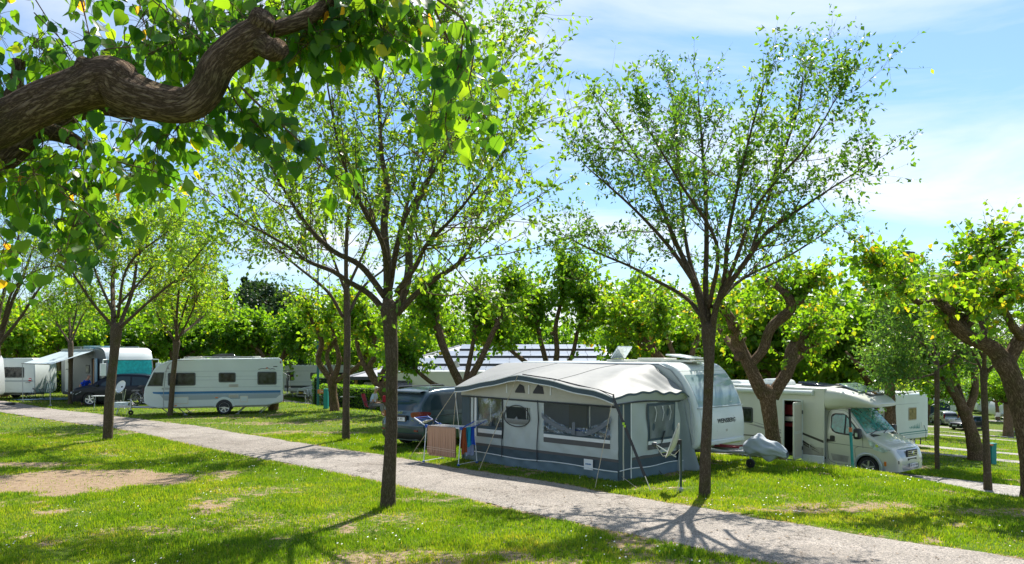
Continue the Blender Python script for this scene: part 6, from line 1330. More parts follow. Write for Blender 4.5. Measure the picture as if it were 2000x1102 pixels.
# wall panels
def wall(name, x0, x1, z0, z1, m, amp=.018, ph=0., y=0., diag=6., par=aw, nx=26, nz=20, top=None):
    V = []
    for i in range(nx+1):
        x = x0+(x1-x0)*i/nx; zt = (top(x) if top else z1); V.append([(x, y+amp*(math.sin(x*9+z*diag+ph)+.6*math.sin(x*17-z*7+ph*2))*math.sin(PI*min(1, max(0, (z-z0)/(zt-z0+1e-6)*.8+.1))), z) for z in [z0+(zt-z0)*j/nz for j in range(nz+1)]])
    mb = MB(); mb.grid(np.array(V)); return part(name, mb, m, par, sharp=0)
mud = lambda x0, x1, tag_='mud_wall': (wall(tag_, x0, x1, -.04, .235, slate2, .02, 1, -.02), wall('lower_band', x0, x1, .235, .42, slate, .012, 2, -.005), wall('trim_band', x0, x1, .42, .485, band, .008, 2, -.008))
for a, b in ((0, 1.56), (1.56, 2.80), (2.80, XL)): mud(a, b)
mb = MB(); mb.tube([(x, -.045+.01*math.sin(x*5), .235+.02*math.sin(x*2.2)) for x in np.linspace(0, XL, 60)], .013, 5); part('piping', mb, white, aw)
# left corner post panel
wall('corner_panel', -.02, .30, .0, 1.70, slate, .006, 0, -.012); wall('pole_sleeve', .34, .44, .48, 1.70, grey, .004, 0, -.01); wall('pole_sleeve', .48, .56, .48, 1.70, white, .004, 0, -.01)
mb = MB(); mb.tube([(-.04, -.23, 1.78), (.02, -.05, .05)], .01, 4); part('corner_piping', mb, white, aw)
# left window, apron
wall('apron', .30, 1.55, .485, .66, grey, .01, 3, -.004); wall('window_band', .58, 1.52, .66, .76, band, .006, 3, -.01); wall('window_band', .58, 1.52, .76, .87, white, .006, 3, -.012); wall('window_band', .58, 1.52, .87, .95, slate, .006, 3, -.01)
clearmat('clear_film', (.80, .84, .84), .10, .6, 3.2, .16, (1, 1, .6)); clearmat('rolled_film', (.66, .76, .84), .10, 1.0, 3.2, .42, (5, 1, .6))
wall('clear_window', .56, 1.52, .95, 1.69, MATS['clear_film'], .012, 0, -.006); wall('window_edge', .56, .62, .66, 1.69, slate, .004, 0, -.012)
# door panel with its top folded down
wall('door_panel', 1.57, 2.81, .485, 1.18, grey, .02, 4, -.01, 3); mb = MB()
strip_part('door_side', [(1.57, -.012, 1.68), (1.66, -.012, 1.60), (1.70, -.012, 1.18)], [(1.57, -.012, 1.18), (1.60, -.012, 1.18), (1.60, -.012, 1.16)], grey); wall('door_side', 2.52, 2.81, 1.18, 1.68, grey, .006, 4, -.01)
wall('door_head', 1.6, 2.81, 1.50, 1.68, grey, .005, 4, -.012, top=lambda x: 1.68)
V = [[(2.08+.44*s_*math.cos(a), -.03-.03*math.sin(PI*s_), 1.24-.04*math.cos(a*2)+.34*s_*math.sin(a)*(-.8 if False else -.62)) for s_ in np.linspace(0, 1, 8)] for a in np.linspace(-.05, PI+.05, 24)]
mb = MB(); mb.grid(np.array(V)); part('folded_flap', mb, roofc, aw, sharp=0)
mb = MB(); mb.tube([(2.08+.45*math.cos(a), -.035, 1.24+(.30 if math.sin(a) > 0 else .23)*math.sin(a)) for a in np.linspace(0, 2*PI, 40)], .014, 5, closed=False); part('zip', mb, MATS['dark_trim'], aw)
for x in (1.56, 2.79): mb = MB(); mb.tube([(x, -.03, 1.70), (x+.03, -.035, 1.2), (x-.02, -.035, .6), (x, -.05, .2)], .012, 5); part('zip', mb, MATS['ink'], aw)
# big window with the clear sheet hanging loose
wall('apron', 2.80, XL, .485, .70, grey, .016, 5, -.006); wall('window_band', 2.98, 5.0, .70, .82, band, .006, 5, -.012); wall('window_band', 2.98, 5.0, .82, .90, white, .006, 5, -.014); wall('window_band', 2.98, 5.0, .90, .97, slate, .006, 5, -.012)
wall('side_margin', 2.80, 2.98, .70, 1.68, grey, .006, 6, -.006); wall('side_margin', 4.99, XL, .70, 1.66, grey, .008, 6, -.006)
V = []
for i in range(70):
    x = 2.97+2.06*i/69; u = i/69; sag = 1.46-.34*math.sin(PI*u)**.7+.0*u; V.append([(x, -.03+.03*math.sin(x*11+z_*20)*math.sin(PI*k/16)+.012*math.sin(x*29-z_*13), z_) for k, z_ in enumerate([.95+(sag-.95)*k/16 for k in range(17)])])
mb = MB(); mb.grid(np.array(V)); part('clear_window', mb, MATS['rolled_film'], aw, sharp=0)
V = [[(2.95+2.1*u, -.06-.02*math.sin(9*u), 1.42-.36*math.sin(PI*u)**.75+.03*math.sin(7*u)+dz) for dz in (-.11, -.05, 0.0)] for u in np.linspace(0, 1, 30)]
mb = MB(); mb.grid(np.array(V)); part('hanging_strap_band', mb, mat('band_grey', (.14, .16, .19), .7), aw, sharp=0); wall('window_post', 3.92, 4.02, .95, 1.24, mat('band_grey', (0, 0, 0)), .004, 0, -.065)
for x in (.98, 4.32): mb = MB(); mb.bar((x, .12, .0 if x > 2 else .9), (x, .1, 1.78), .014); part('awning_pole', mb, MATS['galv'], aw)
for x in (.06, 2.35, XL-.05):
    mb = MB(); mb.tube([(x, .05, .0), (x, .05, zfront(x)-.05)], .016, 6); mb.tube([(x, .05, zfront(x)-.05), (x*1.0, 2.5, 2.5 if x < 4 else 1.9)], .016, 6); part('awning_pole', mb, MATS['galv'], aw)
mb = MB(); mb.box((4.40, -.045, .30), (.26, .01, .24)); lbl = part('maker_label', mb, MATS['paper_white'], aw)
for k in range(6): mb = MB(); mb.box((4.33+.028*k, -.052, .31), (.018, .006, .035-.008*(k % 2))); part('label_letter', mb, MATS['blue_stripe'], lbl)
# right-hand side wall
sw = lambda name, y0, y1, z0, z1, m, amp=.014, ph=0., off=0.: (lambda V: part(name, (lambda b: (b.grid(np.array(V)), b)[1])(MB()), m, aw, sharp=0))([[(XL+off+amp*(math.sin(y*8+z*5+ph)+.5*math.sin(y*15-z*8)), y, z) for z in np.linspace(z0, z1, 16)] for y in np.linspace(y0, y1, 22)])
sw('corner_panel', -.02, .14, .0, 1.72, slate, .004, 0, .012); sw('corner_stripe', .14, .19, .0, 1.72, cream, .003, 0, .014); sw('corner_panel', .19, .44, .0, 1.72, slate, .004, 0, .012); sw('corner_stripe', .44, .48, .0, 1.72, white, .003, 0, .014)
sw('side_wall', .48, 2.62, .485, 1.72, grey, .02, 1); sw('mud_wall', .48, 2.6, -.04, .235, slate2, .02, 2, .012); sw('lower_band', .48, 2.6, .235, .42, slate, .012, 2, .004); sw('trim_band', .48, 2.6, .42, .485, band, .008, 2, .006)
mb = MB(); mb.tube([(XL+.04, y, .235+.015*math.sin(4*y)) for y in np.linspace(0, 2.6, 30)], .012, 5); part('piping', mb, white, aw)
sw('side_window_frame', 1.08, 2.22, .80, 1.68, slate, .006, 1, .022); sw('side_window', 1.15, 2.15, .86, 1.62, mat('mesh_film', (.13, .155, .16), .35, var=.2, vscale=5), .014, 1, .032); sw('window_band', 1.10, 2.20, .72, .80, white, .004, 1, .024); sw('window_band', 1.10, 2.20, .60, .72, band, .004, 1, .022)
for y in (1.35, 1.65, 1.95): mb = MB(); mb.tube([(XL+.05, y, 1.60), (XL+.07, y+.03, 1.45), (XL+.06, y-.02, 1.25)], .008, 4); mb.prism([(y-.03, 1.6), (y+.03, 1.6), (y+.02, 1.52)], XL+.04, XL+.05, 'x'); part('blind_tie', mb, white, aw)
mb = MB(); V = []
for i in range(24):
    v = i/23; V.append([(5.20+.10*math.sin(9*v+3*z)+.35*v*(1-z/2.2), 2.30+.5*v, z*(1-.0*v)) for z in np.linspace(-.02, 1.72-.1*v, 12)])
mb.grid(np.array(V)); part('side_skirt', mb, canvas('canvas_skirt', (.26, .30, .31)), aw, sharp=0)
V = [[(-.03+.015*math.sin(y*9+z*5), y, z) for z in np.linspace(0, 1.78, 12)] for y in np.linspace(0, 2.6, 20)]; mb = MB(); mb.grid(np.array(V)); part('left_wall', mb, grey, aw, sharp=0)
# storm strap over the roof and down to a peg
mb = MB(); pts = [(3.0, -.02, zfront(3.0)+.10)]+[]
def ribbon(name, pts, w, m, up=(0, 0, 1), parent=aw, th=.006):
    P = [Vector(p) for p in pts]; V = []
    for i, p in enumerate(P):
        t = (P[min(i+1, len(P)-1)]-P[max(i-1, 0)]).normalized(); s = t.cross(Vector(up)).normalized()*w/2; V.append([tuple(p-s), tuple(p+s)])
    mb = MB(); mb.grid(np.array(V)); e = np.array(V); e[..., 2] -= th; mb.grid(e); return part(name, mb, m, parent, sharp=0)
mb = MB(); mb.tube([(2.35, -.10, 2.33), (3.4, -.10, 2.235), (4.2, -.10, 2.105), (4.8, -.12, 2.02), (XL+.0, -.16, 1.93)], .012, 5); part('storm_strap', mb, MATS['ink'], aw)
ribbon('storm_strap', [(XL-.02, -.16, 1.94), (XL+.08, -.28, 1.86), (XL+.62, -.40, 1.0), (XL+1.06, -.50, .30)], .07, MATS['ink'], (0, 1, 0)); 
for k, f in ((.36, 0), (.42, 0)): mb = MB(); mb.box((XL+.08+.54*(k+.25), -.36, 1.86-.86*(k+.25)), (.05, .02, .05)); part('strap_reflector', mb, mat('reflect_lime', (.45, .75, .05), .5), aw)
mb = MB(); mb.tube([(XL+1.06, -.50, .30), (XL+1.24, -.55, .02)], .010, 5); part('strap_tail', mb, cream, aw)
for a, b in (((-.03, -.22, 1.88), (-1.05, -1.0, .0)), ((-.0, -.22, 1.85), (-.1, -.35, .02)), ((2.3, -.22, 2.30), (1.75, -1.0, .0)), ((XL, -.22, 1.8), (XL+.1, -.95, -.02)), ((XL+.02, .1, .1), (XL+.75, -.35, .0))):
    mb = MB(); mb.tube([a, b], .008, 4); part('guy_line', mb, mat('rope', (.50, .42, .30), .8), aw)
for x, y in ((.3, -.08), (1.2, -.10), (2.2, -.08), (3.2, -.10), (4.3, -.09), (5.1, -.10), (-1.05, -1.0), (1.75, -1.0)): mb = MB(); mb.tube([(x, y-.03, .05), (x, y+.02, -.08)], .007, 5); part('peg', mb, MATS['galv'], aw)
# things inside, seen through the plastic
rng = random.Random(3)
def inside(x, y, z=0): return aw.matrix_basis @ Vector((x, y, z))
Mw = Matrix.Translation(AW) @ Matrix.Rotation(-PI/4, 4, 'Z')
def iw(x, y, z=0): p = Mw @ Vector((x, y, 0)); p.z = AW.z+z; return p
g_ = MB(); g_.box((2.6, 1.25, .012), (5.1, 2.4, .02)); gs = g_.build('groundsheet', mat('groundsheet', (.10, .11, .12), .9), None, loc=AW, rz=-PI/4); tag(gs, 'dark groundsheet laid on the grass inside the awning', 'groundsheet')
def folding_table(label, loc, rz, w=.9, d=.6, h=.7, topm=None):
    o = thing('folding_table', label, 'table', loc, rz); mb = MB(); mb.box((0, 0, h-.015), (w, d, .03)); part('table_top', mb, topm or MATS['gel_grey'], o, bevel=.01)
    for s in (-1, 1):
        for e in (-1, 1): mb = MB(); mb.tube([(s*w*.42, e*d*.40, h-.03), (s*w*.36, -e*d*.42, .0)], .012, 6); part('leg', mb, MATS['galv'], o)
    return o
folding_table('folding table with crockery behind the loose clear awning window', iw(4.2, .95), -PI/4, 1.3, .7)
def bottle(label, loc, m, h=.28, r=.04, cap='paper_white'):
    o = thing('bottle', label, 'bottle', loc); mb = MB(); mb.lathe([(0, 0), (r, 0), (r, h*.62), (r*.35, h*.82), (r*.35, h)], (0, 0, 0), 'z', 12); part('bottle_body', mb, m, o)
    mb = MB(); mb.lathe([(r*.42, 0), (r*.42, .03), (0, .03)], (0, 0, h-.005), 'z', 10); part('cap', mb, MATS[cap], o); return o
bottle('yellow bottle on the table inside the awning', iw(4.55, .8, .70), mat('bottle_yellow', (.6, .42, .03), .3), .30, .05); bottle('green bottle on the table inside the awning', iw(3.9, .85, .70), mat('bottle_green', (.02, .25, .08), .2), .26)
def camp_chair(label, loc, rz, cloth, stripe=None, frame='steel_dark', group=None):
    o = thing('camping_chair', label, 'chair', loc, rz, group); mb = MB(); V = [[(-.24+.48*u, y, .44-.05*math.sin(PI*u)) for y in np.linspace(-.25, .25, 6)] for u in np.linspace(0, 1, 6)]; mb.grid(np.array(V)); part('seat', mb, cloth, o, sharp=0)
    n = 9 if stripe else 1
    for k in range(n):
        y0, y1 = -.25+.5*k/n, -.25+.5*(k+1)/n; mb = MB(); V = [[(-.26-.16*v, y, .46+.55*v) for y in (y0, y1)] for v in np.linspace(0, 1, 5)]; mb.grid(np.array(V)); part('back_stripe' if stripe else 'backrest', mb, stripe if (stripe and k % 2) else cloth, o, sharp=0)
    for s in (-1, 1):
        mb = MB(); mb.tube([(.26, s*.28, 0), (-.18, s*.28, .64), (-.30, s*.27, .64)], .012, 6); mb.tube([(-.34, s*.28, 0), (.22, s*.28, .64)], .012, 6); part('leg', mb, MATS[frame], o)
        mb = MB(); mb.tube([(-.24, s*.27, .40), (-.43, s*.27, 1.02)], .012, 6); part('back_post', mb, MATS[frame], o)
        mb = MB(); mb.box((.02, s*.29, .655), (.46, .05, .025)); part('armrest', mb, MATS['black_plastic'], o, bevel=.008)
    return o
camp_chair('blue folding chair inside the awning behind the loose window', iw(3.45, .9), R(60), mat('cloth_blue', (.03, .12, .40), .8)); camp_chair('dark folding chair inside the awning, right of the table', iw(4.85, 1.5), R(190), mat('cloth_dark', (.03, .035, .045), .8))
# ---------------------------------------------------------------- drying rack and laundry
rk = Vector(QT(13.02, -15.30)+(0,)); rk.z = float(gz(rk.x, rk.y)); RX = R(-34)
rack = thing('drying_rack', 'white and blue folding drying rack standing in front of the awning', 'drying rack', rk, RX)
blue = mat('rack_blue', (.01, .07, .36), .4); wt = mat('rack_white', (.75, .77, .80), .35); h = .95
Lr, Dr = 1.15, .55
for x in (-Lr/2, Lr/2):
    for s in (-1, 1):
        mb = MB(); mb.tube([(x, s*Dr*.5, h-.03), (x+.04*s, s*Dr*.62, .03)], .013, 6); part('leg', mb, wt, rack); mb = MB(); mb.box((x+.04*s, s*Dr*.62, .025), (.06, .05, .05)); part('foot', mb, blue, rack, bevel=.01)
        mb = MB(); mb.box((x, s*Dr*.5, h), (.09, .06, .08)); part('joint', mb, blue, rack, bevel=.02)
    mb = MB(); mb.tube([(x, -Dr*.62, .05), (x, Dr*.62, .05)], .010, 5); part('foot_bar', mb, wt, rack)
for s in (-1, 1): mb = MB(); mb.tube([(-Lr/2, s*Dr*.5, h), (Lr/2, s*Dr*.5, h)], .014, 6); part('side_rail', mb, wt, rack)
for k in range(7): mb = MB(); x = -Lr/2+.08+k*(Lr-.16)/6; mb.tube([(-Lr/2, -Dr/2+.03+k*Dr/6.6, h+.012), (Lr/2, -Dr/2+.03+k*Dr/6.6, h+.012)], .004, 4); part('drying_wire', mb, wt, rack)
for s in (-1, 1):       # raised wings
    a, b = Vector((s*Lr/2, -Dr/2, h)), Vector((s*(Lr/2+.42), -Dr/2, h+.20))
    for y in (-Dr/2, Dr/2): mb = MB(); mb.tube([(a.x, y, a.z), (b.x, y, b.z)], .016, 6); part('wing_arm', mb, blue if s > 0 or y > 0 else wt, rack)
    for k in range(6): f = .15+k*.17; mb = MB(); mb.tube([(a.x+(b.x-a.x)*f, -Dr/2, a.z+.2*f), (a.x+(b.x-a.x)*f, Dr/2, a.z+.2*f)], .006 if k < 5 else .012, 5); part('wing_rod', mb, blue if s < 0 else wt, rack)
Mr = Matrix.Translation(rk) @ Matrix.Rotation(RX, 4, 'Z')
def towel(label, x0, x1, y, drop, drop2, col, stripe=None, ph=0., cat='towel', name='towel', thick=.03):
    V = []; n = 40
    for i in range(n+1):
        x = x0+(x1-x0)*i/n; row = []
        for k in range(15): v = k/14; row.append((x+.02*math.sin(x*30+ph)*v, y-thick/2-.018*math.sin(x*60+ph)*min(1, v*2)-.01*v, h+.02-v*(drop+.03*math.sin(x*7+ph)+.05*(x-x0))))
        for k in range(1, 10): v = k/9; row.append((x, y+thick/2+.018*math.sin(x*55+ph)*v, h+.02-v*drop2))
        a = row[:15][::-1]+row[15:]; V.append(a)
    o = thing(name, label, cat, rk, RX); mb = MB(); mb.grid(np.array(V)); m = newmat('towel_'+label[:12].replace(' ', '_')); b = m.node_tree.nodes['Principled BSDF']; b.inputs['Roughness'].default_value = .95
    tcn = nd(m, 'ShaderNodeTexCoord'); w = nd(m, 'ShaderNodeTexWave', Scale=9.0, Distortion=.6, Detail=2.0); w.bands_direction = 'X'; lk(m, tcn.outputs['Object'], w.inputs['Vector'])
    lk(m, gramp(m, w.outputs['Fac'], [(.2, tuple(c*.75 for c in col)), (.8, tuple(min(1, c*1.15) for c in col))]), b.inputs['Base Color']); part('cloth', mb, m, o, sharp=0)
    if stripe:
        for z in (h-drop+.12, h-drop+.17): mb = MB(); mb.grid(np.array([[(x, y-thick/2-.022-.018*math.sin(x*60+ph)-.01*.8, z+dz+.05*(x0-x)) for dz in (0, .018)] for x in np.linspace(x0, x1, 40)])); part('woven_stripe', mb, mat('stripe_'+label[:6], stripe, .9), o, sharp=0)
    return o
towel('large sandy-brown striped towel hanging over the front rail of the drying rack', -.52, .40, -Dr/2, .70, .78, (.50, .29, .19), (.66, .46, .34))
def side_towel(label, yy0, yy1, drop, col, x=Lr/2-.02, ph=0., z=0): 
    V = []
    for i in range(16):
        y = yy0+(yy1-yy0)*i/15; V.append([(x+.012*math.sin(y*50+v*4+ph)*min(1, v*3)+.02*v, y, h+.015-v*(drop+.02*math.sin(y*20+ph))) for v in np.linspace(0, 1, 12)])
    o = thing('towel', label, 'towel', rk, RX); mb = MB(); mb.grid(np.array(V)); part('cloth', mb, mat('cl_'+label[:8].replace(' ', '_'), col, .9, var=.15, vscale=9), o, sharp=0)
    V2 = [[(x-.03, y, h+.015-v*drop*.8) for v in np.linspace(0, 1, 4)] for y in (yy0, yy1)]; mb = MB(); mb.grid(np.array(V2)); part('cloth_back', mb, mat('cl_'+label[:8].replace(' ', '_'), col), o); return o
side_towel('rust-red towel hanging at the corner of the drying rack', -.24, -.04, .66, (.42, .09, .025)); side_towel('turquoise towel in the middle of the rack', -.03, .13, .50, (.02, .38, .55), Lr/2-.0, 2)
side_towel('deep blue towel next to the turquoise one', .14, .30, .48, (.02, .10, .60), Lr/2, 1); side_towel('pale lilac cloth hanging lowest at the right of the rack', -.02, .34, .74, (.42, .46, .68), Lr/2-.06, 3)
for i, (a, b) in enumerate(((-.42, 0), (-.2, .08))):
    p = Mr @ Vector((-Lr/2-.16+i*.0, -.1+i*.22, h+.10)); mb = MB(); mb.grid(np.array([[(.12*u, .16*v, .01*math.sin(9*u+5*v)+.05*u) for v in np.linspace(-1, 1, 8)] for u in np.linspace(-1, 1, 8)])); o = mb.build('laundry', mat('cl_'+str(i), ((.75, .78, .85), (.05, .07, .16))[i], .9), None, loc=p, rz=RX, sharp=0); tag(o, ('small white cloth lying on the raised wing of the rack', 'small navy cloth lying on the raised wing of the rack')[i], 'cloth')
# ---------------------------------------------------------------- satellite dishes
def dish(label, loc, rz, h, r, tilt=25, tripod=False, m='gelcoat_cream'):
    o = thing('satellite_dish', label, 'satellite dish', loc, rz); mb = MB(); prof = [(0, 0)]+[(r*k/10, .28*r*(k/10)**2) for k in range(1, 11)]+[(r*1.02, .28*r+.005)]; mb.lathe(prof, (0, 0, 0), 'x', 36); mb.lathe([(a, b-.012) for a, b in prof], (0, 0, 0), 'x', 36)
    d = part('reflector', mb, MATS[m], o, sharp=0, loc=(.06, 0, h)); d.rotation_euler = (0, -R(tilt), 0); d.scale = (1, .92, 1.05)
    mb = MB(); mb.bar((-.02, 0, -.03 if not tripod else .5), (-.02, 0, h+.05), .022); part('mast', mb, mat('mast_green', (.02, .05, .04), .5), o); mb = MB(); mb.box((.02, 0, h), (.10, .08, .10)); part('bracket', mb, MATS['black_plastic'], o)
    mb = MB(); mb.tube([(.08, 0, h-r*.85), (.50, 0, h-.10+.04)], .012, 6); part('feed_arm', mb, MATS['gelcoat_white'], o); mb = MB(); mb.lathe([(.045, 0), (.05, .06), (.02, .10), (0, .10)], (.48, 0, h-.06), 'x', 12); part('receiver', mb, MATS['dark_trim'], o)
    mb = MB(); mb.tube([(.50, 0, h-.08), (.35, .02, h-.30), (.1, .02, h-.26), (0, 0, h-.15), (0, .01, .3), (.05, .05, .02)], .006, 4); part('cable', mb, MATS['gelcoat_cream'], o)
    if tripod:
        for a in (0, 2.1, 4.2): mb = MB(); mb.bar((-.02, 0, .55), (-.02+.4*math.cos(a), .4*math.sin(a), 0), .015); part('tripod_leg', mb, MATS['galv'], o)
    else: mb = MB(); mb.lathe([(.05, 0), (.05, .06), (.02, .10), (0, .10)], (-.02, 0, 0), 'z', 10); part('foot_cap', mb, MATS['galv'], o)
    return o
dish('cream satellite dish on a dark green pole at the corner of the awning', at(1328, 16.0), R(168), 1.03, .37, 20)
dish('small white satellite dish on a stand in front of the touring caravan hitch', at(240, 36.5), R(-110), 1.25, .29, 25, True, 'gelcoat_white')
# ---------------------------------------------------------------- bicycles
def bicycle(label, loc, rz, lean=0., col=(.02, .02, .022), name='bicycle', r=.34, group=None, stuffb=True):
    o = thing(name, label, 'bicycle', loc, rz, group); o.rotation_euler = (lean, 0, rz); fm = mat('bike_'+str(col[0])[:6], col, .35, coat=.5)
    for x in (0, 1.05):
        mb = MB(); mb.lathe([(r-.02, -.018), (r, 0), (r-.02, .018), (r-.035, 0), (r-.02, -.018)], (x, 0, r), 'y', 28); w = part('wheel', mb, MATS['rubber'], o)
        mb = MB(); mb.lathe([(r-.045, -.008), (r-.03, 0), (r-.045, .008), (r-.045, -.008)], (x, 0, r), 'y', 28); part('rim', mb, MATS['alloy'], w)
        mb = MB()
        for k in range(12): a = PI*k/6; mb.tube([(x, 0, r), (x+(r-.04)*math.cos(a), 0, r+(r-.04)*math.sin(a))], .0022, 3, False)
        part('spokes', mb, MATS['alloy'], w)
        mb = MB(); mb.tube([(x+(r+.03)*math.cos(a), 0, r+(r+.03)*math.sin(a)) for a in np.linspace(.3, 2.5, 12)], .014, 4); part('mudguard', mb, MATS['black_plastic'], o)
    bb = (.45, 0, .30); seat = (.30, 0, .82); head = (.88, 0, .80); mb = MB(); mb.tube([bb, (.34, 0, .66), seat], .017, 6); mb.tube([bb, (.86, 0, .68)], .02, 6); mb.tube([(.33, 0, .62), head], .016, 6)
    for s in (-1, 1): mb.tube([(0, s*.05, r), (.32, s*.02, .66)], .009, 5); mb.tube([(0, s*.05, r), (.44, s*.03, .30)], .009, 5); mb.tube([(1.05, s*.05, r), (.92, s*.04, .62), (.88, s*.01, .72)], .011, 5)
    part('frame', mb, fm, o)
    mb = MB(); mb.tube([(.88, 0, .70), (.86, 0, 1.0), (.92, 0, 1.04)], .014, 5); mb.tube([(.80, -.29, 1.03), (.93, -.2, 1.06), (.93, .2, 1.06), (.80, .29, 1.03)], .013, 5); part('handlebar', mb, MATS['black_plastic'], o)
    mb = MB(); mb.prism([(.15, -.07), (.15, .07), (.30, .03), (.42, .015), (.42, -.015), (.30, -.03)], .90, .95, 'z'); mb.bar(seat, (.28, 0, .91), .013); part('saddle', mb, MATS['black_plastic'], o, bevel=.01)
    mb = MB(); mb.lathe([(.02, -.03), (.095, -.03), (.095, -.04), (.02, -.04)], bb, 'y', 16); mb.tube([bb, (.45+.14, -.07, .24), (.62, -.12, .24)], .01, 4); mb.tube([bb, (.31, .07, .36), (.28, .12, .36)], .01, 4); part('crankset', mb, MATS['steel_dark'], o)
    mb = MB(); mb.box((-.02, 0, .72), (.38, .12, .02)); 
    for s in (-1, 1): mb.tube([(0, s*.06, r), (-.1, s*.06, .71)], .006, 4)
    part('luggage_rack', mb, MATS['steel_dark'], o)
    return o
p = at(44, 47.5); bicycle('dark bicycle standing under the motorhome awning', p, R(-28)); 
mb = MB(); mb.box((0, 0, 0), (.20, .18, .20)); o = mb.build('shopping_bag', mat('bag_red', (.65, .04, .04), .6), None, bevel=.05, loc=p+Vector((.78, -.45, 1.22))); tag(o, 'red and white bag on the handlebar of the bicycle under the awning', 'bag')
mb = MB(); mb.box((0, -.005, .02), (.21, .19, .07)); part('white_panel', mb, MATS['paper_white'], o, bevel=.02)
hb = at(283, 36.0); bicycle('black bicycle carried upright on the drawbar of the touring caravan, nearer one', Vector((hb.x-.45, hb.y+.05, hb.z+.38)), R(-12)); bicycle('dark bicycle behind the other one on the caravan drawbar', Vector((hb.x-.60, hb.y+.45, hb.z+.40)), R(168) if False else R(-8), 0, (.05, .012, .012))
hx = CAR.matrix_basis; hx = Matrix.Translation(CAR.location) @ Matrix.Rotation(CAR.rotation_euler.z, 4, 'Z'); bp_ = hx @ Vector((-.20, .95, .95)); bicycle('bicycle with big black wheels hung on the rear wall of the touring caravan', bp_, CAR.rotation_euler.z-PI/2, 0)
mb = MB()
for y in (-.25, .45): mb.tube([(0, y, 1.9), (-.30, y, 1.75), (-.34, y, .93), (0, y, .80)], .014, 5)
mb.box((-.2, .35, .93), (.06, 1.5, .04)); part('bicycle_rack', mb, MATS['galv'], CAR)
for i, (px, d, a, lb) in enumerate(((600, 46, -60, 'black bicycle parked left of the teal post'), (630, 46, -50, 'black bicycle leaning just behind the teal post'), (690, 45, 200, 'dark bicycle loaded with a grey board beside the hedge'))):
    p = at(px, d); bicycle(lb, p, R(a), R(8), (.02+.004*i, .02, .022))
p = at(688, 44.6); mb = MB(); mb.box((0, 0, .86), (1.3, .55, .04)); o = mb.build('board', MATS['gel_grey'], None, bevel=.01, loc=p); tag(o, 'flat grey board lying across the bicycle beside the hedge', 'board')
# ---------------------------------------------------------------- camp furniture on the left
camp_chair('green and white striped folding chair under the motorhome awning', at(90, 47.0), R(-95), mat('cloth_green', (.02, .12, .09), .8), mat('cloth_white', (.6, .65, .6), .8))
camp_chair('folding chair with a pale frame beside the small table', at(226, 38.8), R(150), mat('cloth_dark', (0, 0, 0)), None, 'gelcoat_cream')
folding_table('small pale folding table in front of the dark crossover', at(198, 38.6), R(10), .8, .5, .72, MATS['gelcoat_white'])
t_ = folding_table('low table with a checked cloth under the dish stand', at(240, 36.2), R(5), .6, .45, .55, MATS['dark_trim'])
mb = MB(); mb.grid(np.array([[(.33*u, .26*v, .56-.20*max(0, abs(v)-.8)*3) for v in np.linspace(-1, 1, 9)] for u in np.linspace(-1, 1, 9)])); mb.grid(np.array([[(.33*u, -.255, .56-.25*v) for v in (0, 1)] for u in np.linspace(-1, 1, 5)])); o = mb.build('checked_cloth', mat('check_cloth', (.50, .58, .60), .8, var=.4, vscale=14), None, loc=at(240, 36.2), rz=R(5)); tag(o, 'pale blue checked cloth draped over the low table', 'cloth')
mb = MB(); p = at(100, 47.0); V = []
for i in range(14): V.append([(p.x-1.9+4.2*i/13, p.y-1.0+2.6*j/7, float(gz(p.x-1.9+4.2*i/13, p.y-1.0+2.6*j/7))+.05) for j in range(8)])
mb.grid(np.array(V)); o = mb.build('awning_mat', mat('mat_blue', (.05, .12, .19), .9), None, sharp=0); tag(o, 'blue outdoor mat on the grass under the motorhome awning', 'mat')
p = at(20, 42); mb = MB(); mb.lathe([(0, .16), (.2, .14), (.26, .05), (.2, 0)], (0, 0, 0), 'z', 14); o = mb.build('dark_basin', MATS['black_plastic'], None, loc=p); tag(o, 'small dark upturned basin lying on the grass near the left edge', 'basin')
for i, (px, d, lb) in enumerate(((1948, 98, 'white garden chair on the far right pitch, left one'), (1962, 97, 'white garden chair on the far right pitch, middle one'), (1978, 98, 'white garden chair on the far right pitch, right one'))): camp_chair(lb, at(px, d), R(70+60*i), MATS['paper_white'], None, 'gelcoat_white')
folding_table('round-looking white table between the far garden chairs', at(1968, 99), 0, 1.2, .8, .72, MATS['gelcoat_white'])
# ---------------------------------------------------------------- posts, poles, hedges
def power_post(label, loc, rz, h=.95, box=False):
    o = thing('service_post', label, 'post', loc, rz); tl = mat('post_teal', (.01, .26, .26), .45, var=.12); mb = MB(); mb.box((0, 0, h/2-.05), (.22, .20, h+.1)); part('post', mb, tl, o, bevel=.01)
    mb = MB(); mb.box((0, 0, h+.02), (.25, .24, .05)); part('post_cap', mb, mat('post_cap', (.03, .30, .29), .45), o, bevel=.01)
    if box: mb = MB(); mb.box((-.26, -.06, h-.10), (.34, .04, .20)); b_ = part('number_sign', mb, mat('sign_orange', (.55, .17, .05), .6), o); text('124', .15, MATS['paper_white'], b_, (-.26, -.083, h-.10), (PI/2, 0, 0))
    else: mb = MB(); mb.box((-.14, -.0, h-.02), (.12, .30, .06)); part('side_arm', mb, mat('sign_orange', (.55, .17, .05), .6), o)
    return o
lp = ground_pt(638, 809); power_post('teal service post with an orange number sign beside the parked bicycles', at(637, 39.5), R(-5), 1.0, True)
power_post('teal service post with a brown arm between the trees at the far right', at(1938, 30.5), R(10), .80)
p = at(1666, 19.6); p2 = Vector((p.x, p.y, float(gz(p.x, p.y)))); o = thing('slim_post', 'slim teal post with an orange and black top standing before the motorhome cab', 'post', p2); mb = MB(); mb.tube([(.0, 0, -.1), (-.06, 0, .95)], .038, 8); part('post', mb, mat('post_teal', (0, 0, 0)), o)
